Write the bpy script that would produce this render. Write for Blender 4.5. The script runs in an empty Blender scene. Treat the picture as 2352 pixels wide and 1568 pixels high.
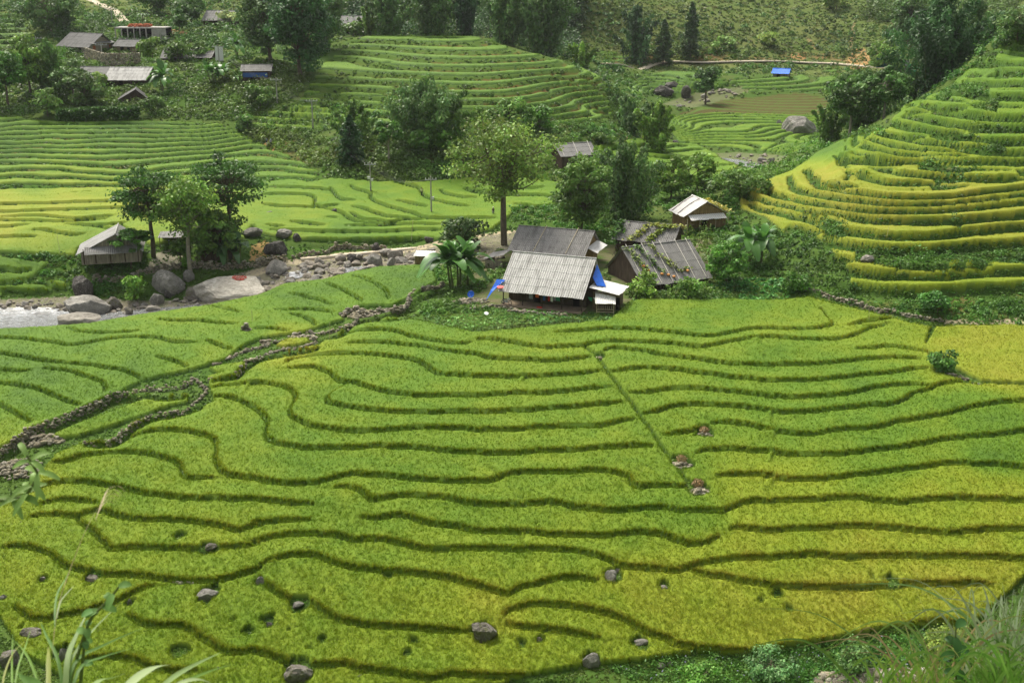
import bpy, bmesh, math, random
import numpy as np
from mathutils import Vector, Matrix

# ------------------------------------------------------------------ camera, sky, sun, exposure
SC = bpy.context.scene
COL = SC.collection
CAMH, PITCH, FPX = 50.0, math.radians(18.0), 2705.0      # traced pixels are on a 2352 x 1568 copy of the view
cd = bpy.data.cameras.new("camera")
cam = bpy.data.objects.new("camera", cd); COL.objects.link(cam)
cam.location = (0, 0, CAMH); cam.rotation_euler = (math.radians(90) - PITCH, 0, 0)
cd.sensor_width = 36.0; cd.lens = 36.0 * FPX / 2352.0
cd.clip_start = 0.2; cd.clip_end = 4000
cd.dof.use_dof = True; cd.dof.focus_distance = 140.0; cd.dof.aperture_fstop = 4.0
SC.camera = cam

SUN_EL, SUN_AZ = math.radians(56), math.radians(-32)      # azimuth from +Y (view direction), negative = left
W = bpy.data.worlds.new("World"); SC.world = W; W.use_nodes = True
nt = W.node_tree; bg = nt.nodes["Background"]
sky = nt.nodes.new("ShaderNodeTexSky"); sky.sky_type = 'NISHITA'; sky.sun_disc = False
sky.sun_elevation = SUN_EL; sky.sun_rotation = SUN_AZ
sky.dust_density = 5.0; sky.ozone_density = 0.6; sky.air_density = 0.7
hsv = nt.nodes.new("ShaderNodeHueSaturation"); hsv.inputs['Saturation'].default_value = 0.22     # thin high cloud whitens the sky
nt.links.new(sky.outputs[0], hsv.inputs['Color']); nt.links.new(hsv.outputs[0], bg.inputs[0]); bg.inputs[1].default_value = 0.13
sl = bpy.data.lights.new("sun", 'SUN'); sl.energy = 2.1; sl.angle = math.radians(16); sl.color = (1.0, 0.92, 0.76)
sun = bpy.data.objects.new("sun", sl); COL.objects.link(sun)
sdir = Vector((math.sin(SUN_AZ) * math.cos(SUN_EL), math.cos(SUN_AZ) * math.cos(SUN_EL), math.sin(SUN_EL)))
sun.rotation_euler = sdir.to_track_quat('Z', 'Y').to_euler(); sun.location = sdir * 300
SC.view_settings.view_transform = 'Standard'; SC.view_settings.look = 'None'
SC.view_settings.exposure = 0.92; SC.view_settings.gamma = 1.0
SC.cycles.max_bounces = 6; SC.cycles.diffuse_bounces = 3; SC.cycles.glossy_bounces = 2
SC.cycles.transmission_bounces = 3; SC.cycles.transparent_max_bounces = 6

# ------------------------------------------------------------------ projection helpers
CP, SP = math.cos(PITCH), math.sin(PITCH)
def ray(U, V):
    x = (U - 1176.0) / FPX; v = (V - 784.0) / FPX
    dy = CP - v * SP; dz = -SP - v * CP
    return x / dy, dz / dy                   # dx/dY, dz/dY
def at_y(U, V, Y):
    a, b = ray(U, V); return (a * Y, Y, CAMH + b * Y)
def at_z(U, V, z):
    a, b = ray(U, V); Y = (z - CAMH) / b; return (a * Y, Y, z)
def proj(x, y, z):
    dz = z - CAMH
    dep = y * CP - dz * SP; up = y * SP + dz * CP
    return 1176.0 + FPX * x / dep, 784.0 - FPX * up / dep
def px_m(y, z=0):                            # metres per traced pixel at a point
    return (y * CP - (z - CAMH) * SP) / FPX

ZX = {'A': (0, 1300), 'B': (1000, 1300), 'C': (2000, 1300), 'D': (2996, 1300), 'E': (0, 2001), 'F': (1000, 2001),
      'G': (2000, 2001), 'H': (2996, 2001), 'I': (0, 0), 'J': (1000, 0), 'K': (2000, 0), 'L': (2996, 0), 'M': (0, 630),
      'N': (1000, 630), 'O': (1800, 700), 'Q': (2996, 630)}
def trace(s):                                # "A x,y x,y B x,y" -> list of view pixels; P = plain view pixels
    out = []; ox = oy = 0.0; k = 1.0
    for t in s.split():
        if t == 'P': ox = oy = 0.0; k = 1.0
        elif t in ZX: ox, oy = ZX[t][0] * .57422, ZX[t][1] * .57422; k = .26856
        else:
            a, b = t.split(','); out.append((ox + k * float(a), oy + k * float(b)))
    return out

# ------------------------------------------------------------------ numpy noise
def vnoise(x, y, seed=0):
    xi = np.floor(x).astype(np.int64); yi = np.floor(y).astype(np.int64)
    fx = x - xi; fy = y - yi; fx = fx * fx * (3 - 2 * fx); fy = fy * fy * (3 - 2 * fy)
    def h(i, j):
        n = (i * 374761393 + j * 668265263 + seed * 1442695041) & 0x7fffffff
        n = ((n ^ (n >> 13)) * 1274126177) & 0x7fffffff
        return ((n ^ (n >> 16)) & 0xffff) / 65535.0
    a = h(xi, yi) * (1 - fx) + h(xi + 1, yi) * fx
    b = h(xi, yi + 1) * (1 - fx) + h(xi + 1, yi + 1) * fx
    return a * (1 - fy) + b * fy
def fbm(x, y, seed=0, o=4):
    s = 0; a = .5; t = 0
    for k in range(o):
        s = s + a * vnoise(x, y, seed + k * 17); t += a; x = x * 2.03; y = y * 2.03; a *= .5
    return s / t

# ------------------------------------------------------------------ base terrain from surveyed points
PZ = """0,1560,-10 600,1560,-10 1200,1560,-10 1800,1560,-10.5 2352,1560,-10
0,1300,-8 600,1300,-7.6 1200,1300,-7.4 1800,1300,-7.4 2352,1300,-7
0,1130,-6.3 600,1100,-5.2 1200,1100,-5 1800,1100,-5 2352,1100,-4.6
450,960,-4 700,950,-3.2 1200,900,-2.4 1800,900,-2.4 2352,900,-2.1 1200,780,-.8 1800,780,-.8 2352,770,-.6
0,1010,-3.8 200,920,-3.2 0,860,-3 400,860,-2.8 0,770,-2.8 200,752,-2.7 350,724,-2.6 470,708,-2.2 700,720,-1.4 660,660,-1.7
850,624,-.9 990,614,-.2 1005,655,-.2 900,700,-.7 1200,705,0 1390,720,-.1 1550,655,.5 1500,560,1.2 1165,600,.8 1600,525,3 1158,560,.8
20,730,-6 200,715,-6 350,705,-5.6 470,690,-4.8 0,690,-5.6 150,688,-5.4 640,640,-3 760,615,-2.4 850,605,-2 950,590,-1.3
0,660,-3.2 0,600,0 100,575,.3 260,590,0 440,615,-1.5 330,640,-2.4 520,660,-4 560,610,-1.4 640,575,-.3 780,560,.2
640,540,1 0,450,3 300,450,3 640,450,3 980,490,2 970,452,2.6 1133,487,2 760,412,4 700,380,5 870,420,3.6 1050,412,3.8 1230,405,4.2
1000,372,7.2 1000,335,9.6 1000,290,12 1000,230,16.3 1000,150,22 1000,85,26.5 740,150,20 650,230,15 560,276,10.4 620,305,8.6 620,332,6.4 800,335,9
860,85,26.3 1080,85,26.4 1200,150,21.6 1200,230,16.2 1240,125,23 1290,142,21.4 1380,182,17.8 1400,270,11 1300,300,9.4 1260,388,5 1380,335,5.6
0,350,6.8 300,350,6.8 0,280,11 250,275,11.3 500,285,10.4 300,500,2
60,262,12 160,215,15.3 300,190,17.6 265,152,19 260,125,23 205,112,23 420,135,21 330,80,26.5 100,60,28.5 100,0,35 520,50,28.5 480,200,17 560,180,19
600,120,24 640,60,28 800,60,27.5 800,0,35 560,0,35 300,0,34
1550,280,4.5 1500,205,8 1700,370,1.5 1620,405,1.5 1450,365,3.5 1700,300,3.5 1700,240,6 1850,252,5.6 1600,232,5 1800,178,11
1400,152,10.5 1600,146,11 1850,144,11.5 2060,158,11.5 1600,60,24 1600,0,33 2000,60,24 2000,0,33 1350,60,24 1350,0,34 1750,122,15 1950,122,15
2352,745,-.5 2100,743,-.4 1850,672,.3 1950,700,0 2000,600,5.5 2352,600,5.3 1830,562,4 1690,520,2.8 1700,455,6 1900,500,8.5 2100,540,8 2352,530,8
1900,430,11 2100,440,12 2352,440,12.5 1900,370,11.5 1820,402,9 2000,320,16 2200,320,18 2352,320,19 2080,242,21 2200,232,23.5 2352,230,25
2200,190,24.5 2300,110,31 2352,100,33 2335,30,39"""
CTL = [at_z(*map(float, t.split(','))) for t in PZ.split()]
for t in """2150,217,288 1970,312,256 2000,300,305 2080,330,330 2200,300,345 2280,180,400 2330,100,430 2120,215,335 860,88,415 1080,88,415 1000,90,430
1250,130,390 1400,190,380 1700,-60,600 1000,-60,600 400,-60,600 2300,-60,600 0,-60,600 1440,330,318""".split():
    CTL.append(at_y(*map(float, t.split(','))))
CTL += [(-60, 440, 24), (-20, 445, 24), (20, 420, 21), (62, 400, 13), (150, 300, 46), (160, 240, 36), (160, 180, 8), (150, 140, -1),
        (-140, 180, -7), (-150, 230, 4), (-180, 300, 14), (-60, 62, -13), (0, 62, -13), (60, 62, -13), (-300, 700, 110), (0, 700, 110), (330, 700, 110), (140, 470, 15), (230, 460, 40)]
CTL = np.array(CTL)
def _phi(r2): return np.sqrt(r2 + 36.0)
_n = len(CTL); _A = np.zeros((_n + 3, _n + 3))
_d2 = ((CTL[:, None, :2] - CTL[None, :, :2]) ** 2).sum(2)
_A[:_n, :_n] = _phi(_d2) - np.eye(_n) * 0.25 * 6
_A[:_n, _n] = 1; _A[:_n, _n + 1:] = CTL[:, :2] / 100; _A[_n, :_n] = 1; _A[_n + 1:, :_n] = CTL[:, :2].T / 100
_w = np.linalg.solve(_A, np.r_[CTL[:, 2], 0, 0, 0])
def hbase(x, y):
    out = np.full(x.shape, _w[_n]) + _w[_n + 1] * x / 100 + _w[_n + 2] * y / 100
    for k in range(_n):
        out += _w[k] * _phi((x - CTL[k, 0]) ** 2 + (y - CTL[k, 1]) ** 2)
    return out

# fan-shaped grid, finer near the viewer
A0, A1, NA = -0.60, 0.60, 900
Y0, Y1, NY = 64.0, 690.0, 1050
gl = np.linspace(math.log(Y0), math.log(Y1), NY); ga = np.linspace(A0, A1, NA)
GY = np.repeat(np.exp(gl)[:, None], NA, 1); GX = ga[None, :] * (GY + 20.0)
GZ = hbase(GX, GY)
def sample(G, x, y):
    x = np.asarray(x, float); y = np.asarray(y, float)
    fa = np.clip((x / (y + 20.0) - A0) / (A1 - A0) * (NA - 1), 0, NA - 1.001)
    fy = np.clip((np.log(np.maximum(y, 1e-3)) - gl[0]) / (gl[-1] - gl[0]) * (NY - 1), 0, NY - 1.001)
    i = fy.astype(int); j = fa.astype(int); p = fy - i; q = fa - j
    return (G[i, j] * (1 - q) + G[i, j + 1] * q) * (1 - p) + (G[i + 1, j] * (1 - q) + G[i + 1, j + 1] * q) * p
_ts = np.exp(np.linspace(math.log(66), math.log(680), 1800))
def hit(U, V, off=0.0, ymin=0):
    a, b = ray(U, V); f = (CAMH + b * _ts) - (sample(GZ, a * _ts, _ts) + off)
    ok = np.where((f < 0) & (_ts > ymin))[0]
    if not len(ok): return at_y(U, V, 600)
    k = ok[0]
    if k == 0: Y = _ts[0]
    else:
        g = f[k - 1] / (f[k - 1] - f[k]) if f[k - 1] > 0 else 1.0; Y = _ts[k - 1] + (_ts[k] - _ts[k - 1]) * g
    return (a * Y, Y, CAMH + b * Y - off)
def gz(x, y): return float(sample(GZ, x, y))
GU, GV = proj(GX, GY, GZ)
def inpoly(poly, u, v):
    p = np.array(poly); m = np.zeros(u.shape, bool)
    bb = (u >= p[:, 0].min()) & (u <= p[:, 0].max()) & (v >= p[:, 1].min()) & (v <= p[:, 1].max())
    uu = u[bb]; vv = v[bb]; r = np.zeros(uu.shape, bool)
    for k in range(len(p)):
        x1, y1 = p[k - 1]; x2, y2 = p[k]
        if y1 == y2: continue
        c = ((y1 > vv) != (y2 > vv)) & (uu < (x2 - x1) * (vv - y1) / (y2 - y1) + x1); r ^= c
    m[bb] = r; return m
def gmask(s, ymin=0, ymax=1e9):
    return inpoly(trace(s), GU, GV) & (GY >= ymin) & (GY <= ymax)
# ------------------------------------------------------------------ terrace edges (traced left to right, uphill on the left of travel)
EDGES = {
'fore': (0.44, 6.0, 0.20, """C 460,70 700,55 900,40 1100,40 1300,55 1500,75 1700,95 1850,100 1950,75 2150,40 2352,30 D 300,40 550,35 650,20 720,0 Q 600,1285
B 1930,125 2050,125 2200,150 C 0,140 150,165 300,185 400,200 550,190 700,180 800,160 1000,145 1200,150 1400,165 1600,185 1720,200 1850,175 2050,130 2200,115 D 0,120 200,110 400,125 600,130 720,132 850,110 950,70 1050,25 1160,0 Q 850,1450 1000,1405 1230,1385
C 880,235 970,200 1150,220 1400,260 1600,290 1800,315 2000,340 2200,350 2352,345 D 300,345 550,340 800,320 1000,300 1150,290 1300,285 1480,292
D 900,212 1080,205 1150,190 1250,190 1400,215 1520,245
C 950,405 1100,385 1250,375 1400,380 1600,405 1800,430 2000,455 2200,475 2352,485 D 250,480 500,480 800,460 1050,430 1250,405 1450,380 1550,380
C 1100,590 1250,575 1400,560 1600,550 1800,560 2000,580 2200,605 2352,625 D 200,610 350,630 550,620 750,600 900,580 1080,545 1250,520 1400,518 1540,535
C 1200,780 1350,750 1480,705 1650,685 1850,690 2050,705 2200,725 2352,745 D 200,745 380,755 600,740 900,710 1200,680 1330,640 1400,590 1550,545 1700,500 1850,490 2000,515
C 1380,945 1500,940 1620,925 1720,880
C 1780,860 1850,845 1950,845 2100,860 2250,890 2352,915 D 150,900 350,935 550,935 800,905 1100,880 1300,830 1500,800 1700,765 1850,730 2000,690 2200,665 2352,655 2600,645
C 1670,1110 1780,1080 1950,1070 2150,1080 2352,1090 D 200,1095 400,1115 650,1120 850,1100 1050,1080 1250,1060 1450,1025 1600,1000 1900,960 2150,935 2352,910 2600,890
C 1820,1310 1950,1290 2100,1290 2352,1305 D 200,1320 500,1330 800,1310 1050,1280 1300,1250 1500,1215 1700,1195 2000,1195 2200,1210 2352,1225 2600,1240
G 1500,100 1650,95 1900,100 2000,60 2100,25 2200,15 2352,18 D 200,1510 400,1510 700,1495 900,1490 1100,1515 1300,1530 1500,1505 1700,1490 2000,1500 2352,1510 2600,1510
B 840,60 1000,50 1130,45 1280,70 1400,110 1550,135 1700,160 1850,165 1900,150
B 830,160 1000,155 1130,155 1300,175 1500,195 1650,220 1800,245 1950,260 2050,285 2200,300 2352,305 C 200,305 400,315 550,310 700,290 780,275
B 300,330 380,290 500,265 650,255 850,255 1100,265 1300,290 1450,325 1530,380 1600,420 1750,435 2000,445 2200,450 2352,448 C 200,455 350,445 600,430 800,410 870,405
B 310,375 450,370 530,365 620,390 700,430 780,485 900,500 1000,535 1150,575 1300,600 1450,610 1700,615 1900,610 2100,600 2352,585 C 250,590 500,580 700,565 850,545 970,540
B 830,515 720,570 660,620 670,665 750,690 900,715 1100,740 1300,752 1600,755 1900,750 2100,748 2352,738 C 300,730 600,715 850,690 1000,675 1060,665
A 1800,550 1900,520 2050,505 2200,500 B 0,505 150,510 280,530 360,575 390,610 365,680 330,740 350,790 420,830 530,870 700,895 900,915 1200,905 1400,890 1700,890 2000,905 2352,900 C 300,885 600,875 850,870 1000,840 1160,815
A 1800,620 1900,620 2050,650 2170,710 2260,780 2300,840 B 160,850 140,930 160,985 300,1030 500,1065 700,1060 1000,1050 1250,1050 1400,1060 1700,1090 2000,1105 2352,1100 C 300,1090 600,1080 900,1060 1150,1045 1320,1045
A 1100,950 1200,930 1300,910 1450,905 1600,915 1750,945 1850,1000 1840,1080 1850,1180 1870,1240 1950,1290 2100,1320 B 0,1320 200,1360 400,1370 600,1350 750,1310 900,1285 1100,1290 1300,1310 1500,1330 1700,1345 1900,1350 2050,1340 2150,1305 C 0,1300 100,1275 300,1270 600,1265 850,1255 1000,1275 1100,1310 1150,1380 1300,1390 1450,1390 1590,1395
A 420,1180 550,1180 700,1130 850,1105 1050,1095 1200,1100 1350,1130 1470,1170 1540,1220 1560,1290 1650,1320 1850,1320
A 100,1470 250,1430 400,1370 550,1340 700,1345 900,1370 1100,1415 1250,1450 1450,1480 1700,1485 2000,1495 B 0,1490 150,1510 300,1520 450,1540 560,1551
B 700,1400 850,1395 940,1420 1000,1460 1040,1500 1100,1500 1250,1480 1500,1470 1700,1490 1850,1530 2000,1545 2352,1545 G 200,40 400,30 550,40 650,70 800,85 1000,95 1200,85 1350,75 1450,80 1560,95
E 300,50 450,20 600,10 750,25 840,50
E 250,150 380,135 480,125 580,140 660,150 740,120 820,100 900,110 1000,140 1150,165 1300,180 1500,185 1700,205 1850,220 1950,250 2050,260 2150,235 2250,215 F 0,215 200,200 400,190 540,180
E 660,160 700,210 790,290 850,340 900,390 940,430 1100,415 1300,420 1500,430 1700,430 1900,405 2050,400 2200,370 F 0,370 200,320 400,305 600,300 750,310 870,350 1000,345 1150,360 1300,385 1450,420 1600,430 1800,415 2100,425 2352,440 G 200,420 400,420 600,435 750,460 850,490 930,520 980,560 1100,585 1250,585 1400,600 1500,615 1600,590 1750,555 1900,525 2100,500 2352,495 H 300,480 600,480 850,500 1100,490 1400,490 1700,485 2000,490 2352,510 2600,515
F 930,150 1050,160 1200,140 1280,130 1380,160 1450,190 1600,215 1800,245 2000,270 2352,275 G 200,280 400,300 600,305 850,315 1050,295 1250,285 1400,305 1500,345 1600,375 1700,385 1800,370 1880,300
G 1930,250 2050,245 2200,265 2352,270 H 300,260 600,245 900,230 1200,250 1500,275 1700,290 1900,275 2100,265 2352,260 2600,258
G 1640,610 1750,650 1900,665 2050,690 2200,720 2352,740 H 200,735 450,755 700,765 1000,755 1250,745 1500,725 1750,730 1950,720 2100,740
E 0,410 100,405 250,405 350,430 430,470 490,520 560,570 700,610 850,640 1000,645 1200,660 1350,685 1550,695 1750,705 1900,690 2050,650 2180,610 2240,570 2352,525 F 80,580 150,540 280,495 420,475 550,490 700,530 850,575 1000,600 1200,620 1400,635 1600,660 1750,690 1900,730 2050,780 2200,820 G 150,760 300,730 450,690 600,670 750,680 860,700
F 60,650 130,730 250,810 350,850 500,880 620,950 720,1010 820,1050 1000,1080 1200,1095 1400,1110 1600,1120 1750,1125 1900,1130
G 20,1010 60,960 150,930 250,905 400,905 550,915 700,930 850,970 1000,1010 1100,1050 1200,1110 1300,1170 1420,1200 1480,1240 1600,1270 1800,1290 2000,1300 2200,1310 2352,1310 H 200,1275 400,1255 600,1235 800,1200 1000,1160 1150,1120 1300,1100 1500,1060 1700,1060 1850,1060
G 30,1060 150,1090 300,1105 450,1120 600,1140 750,1180 870,1200
E 120,900 200,980 280,1020 400,1020 550,990 700,965 850,920 960,890 1080,830 1240,750 1350,740
E 1060,990 1160,1040 1240,1070 1400,1070 1550,1085 1650,1130 1760,1190 1850,1260 1950,1310 2100,1320 F 0,1300 100,1310 200,1340 300,1390 400,1410 550,1430 700,1420 800,1400 900,1440 1050,1470 1200,1490 1400,1520 1550,1545 1700,1500 1900,1505 2100,1515 2352,1530 G 300,1540 500,1530 700,1520
G 860,1390 1000,1415 1200,1400 1400,1370 1500,1330
E 700,1390 800,1360 950,1350 1100,1370 1230,1420 1300,1450 1500,1480 1700,1470"""),
'left': (0.36, 6.0, 0.22, """A -250,110 0,115 150,120 300,140 450,155 550,180 650,175 800,150 950,120 1150,110 1350,120 1500,155 1700,160
A -250,240 0,250 150,275 350,310 600,335 850,360 1000,385 1100,410 1180,450 1230,480
A -250,395 0,395 150,400 280,390
A 350,380 450,385 600,405 720,435 820,475 890,520 890,580
A -250,500 0,505 130,520 280,550 420,595 550,640 690,710
A -100,660 0,690 100,750 200,800 270,850
A 1330,270 1450,300 1550,340 1610,370
A 580,30 700,60 900,75 1100,65 1200,50
A 1750,135 1850,165 1950,210 1980,220
N 200,1310 400,1305 600,1310 720,1340
N 340,1340 450,1370 540,1410 560,1450
N 330,1160 450,1195 600,1225 700,1270
N 650,1080 750,1120 850,1170 920,1210 960,1240
N 880,1010 1000,1050 1100,1100 1160,1160 1190,1220
N 30,1470 200,1470 340,1490
M 1340,1390 1500,1400 1700,1400 1850,1420 2050,1430
M 1780,1270 1900,1290 2050,1330
N 1010,1390 1150,1400 1300,1390 1420,1380"""),
'wall': (1.1, 4.0, 0.45, """A -60,1150 100,1030 220,940 300,890 400,860 600,780 800,690 950,620 1100,590 1250,590 1400,610 1600,600
A 700,1010 850,1010 960,1000 1060,930 1180,840 1300,780 1450,760 1600,720 1680,690 1760,600
A 1800,480 1880,450 2000,430 B 20,310 120,270 300,235 450,215 540,200 575,170
B 580,110 700,90 800,55 N 900,1390 1000,1380 1230,1310 1380,1260 1430,1190 1620,1110"""),
'midf': (0.5, 7.0, 0.5, """M -200,405 0,405 300,400 600,390 900,380 1150,370
M -200,475 0,470 200,465 400,455 600,450 900,440 1100,430
M -200,535 0,540 280,545 450,550 650,540 850,530 920,515
M -100,610 0,600 130,590 240,575
M 280,620 400,625 530,650 650,665 740,650
M -100,690 0,685 150,680 320,680
M 820,590 900,600 970,620
M -100,820 0,830 200,860 400,870 520,860
M -100,960 0,965 150,975 280,960
M -100,1080 0,1080 200,1070 350,1075 480,1110 600,1110
M -100,1150 0,1140 300,1150 500,1140
N 700,260 730,310 780,360 840,370 910,370
N 860,245 930,280 1030,310 1050,360 1120,400 1250,440 1400,480 1500,520 1700,525 1900,525 2100,520
N 870,420 980,440 1080,480 1200,515 1380,535
N 870,475 930,520 980,540 1100,550 1200,570 1300,545 1500,540
N 810,585 1000,585 1200,575 1400,575 1640,580
N 600,640 800,640 1000,640 1200,635 1450,625 1650,620
N 420,740 570,740 750,750 900,735 1100,720 1350,700
N 1240,210 1350,235 1450,270 1510,340 1600,375 1750,405 1880,425
N 1260,370 1400,400 1530,430
N 1640,280 1680,315 1800,340 1950,350
N 1830,265 1950,295 2100,310 2350,330
N 540,410 620,430 760,405
N 140,580 300,600
N 650,510 760,515
O 120,120 250,155 370,160 600,180 800,180 940,205 1000,220
O 550,250 700,270 780,300
O 500,100 650,115 800,110
O 780,30 900,50 1000,60
P 560,422 640,430 765,435
P 595,450 650,447 720,452 722,480
P 750,480 785,490 820,510 880,515
P 665,510 710,515 750,520
P 590,550 650,543
P 695,550 800,552 925,550 975,547
P 600,470 660,476 730,472
P 150,515 230,520 290,512
P 0,500 90,497 180,503 260,496
P 620,528 690,532 760,530"""),
'valley': (0.6, 7.0, 0.9, """K 860,1280 1050,1255 1250,1250 1450,1260 1610,1250
K 1200,1300 1400,1300 1600,1290 1750,1280
K 1260,1340 1450,1355 1650,1355 1850,1345
K 1270,1400 1500,1415 1700,1415 1900,1415 2070,1405
K 1700,1470 1800,1480 1950,1470"""),
'right': (1.35, 5.0, 1.0, """Q 500,90 555,160 600,210 640,245 800,280 1000,310 1200,335 1500,345 1700,340 1900,320 2100,290 2352,270 2600,260
Q 365,145 375,200 400,255 500,300 700,335 900,365 1200,400 1500,410 1700,400 2000,370 2200,350 2352,330 2600,320
Q 150,195 165,250 210,305 330,345 500,385 700,415 900,440 1150,460 1500,460 1800,440 2100,410 2352,380 2600,370
Q -15,265 -10,310 40,345 150,385 350,430 500,470 700,500 900,515 1100,530 1260,540 1500,545 1750,540 2000,515 2352,490 2600,480
Q 0,390 200,455 400,500 600,540 850,575
Q 330,580 500,620 630,635
Q 820,620 950,640 1150,665 1400,670 1650,660 1900,630 2100,610 2300,595 2600,580
Q 580,690 750,725 950,755 1200,780 1450,780 1700,765 2000,745 2200,735 2352,720 2600,700
Q 730,880 900,890
Q 860,960 1000,985 1200,1000 1450,1000 1650,995 1780,990
Q 1740,935 1900,935 2090,935
Q 2100,975 2352,970 2600,960
Q 880,1095 1150,1125 1400,1140 1700,1130 2000,1115 2352,1100 2600,1090
Q 810,125 900,145 1040,165
Q 640,205 800,235 950,250
Q 1000,175 1150,205 1300,220 1550,220
Q 1620,160 1900,175 2100,180 2330,170
Q 740,10 900,25 1200,45
L 720,1350 850,1385 1050,1405 1280,1400
L 880,1310 1050,1345 1250,1370 1500,1380 1780,1385
L 1010,1240 1150,1290 1300,1310 1500,1320 1700,1335 1890,1330
L 1180,1220 1300,1255 1500,1280 1700,1290 1810,1285
L 1250,1170 1350,1180 1530,1185
L 1370,1080 1500,1110 1650,1130 1860,1125
L 1490,1010 1650,1050 1850,1075 2100,1085 2352,1085 2600,1080
L 1410,950 1550,955
L 1540,910 1700,940 1880,940
L 1880,985 2100,1005 2352,1010 2600,1010
L 2060,830 2352,830 2600,830
L 1830,710 2000,715 2100,720 2352,720 2600,720
L 2080,615 2352,620 2600,620
L 1850,655 2000,655
L 2050,545 2352,550
L 1720,1240 1900,1255 2110,1250
L 2110,1210 2352,1215 2600,1215
L 1800,1375 2352,1385 2600,1385
L 2180,1310 2352,1310 2600,1310"""),
}
def catmull(p, step):
    p = np.array(p); out = []
    for i in range(len(p) - 1):
        a = p[max(i - 1, 0)]; b = p[i]; c = p[i + 1]; d = p[min(i + 2, len(p) - 1)]
        n = max(1, int(np.linalg.norm(c - b) / step))
        for k in range(n):
            t = k / n
            out.append(.5 * (2 * b + (c - a) * t + (2 * a - 5 * b + 4 * c - d) * t * t + (-a + 3 * b - 3 * c + d) * t ** 3))
    out.append(p[-1]); return np.array(out)

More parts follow.
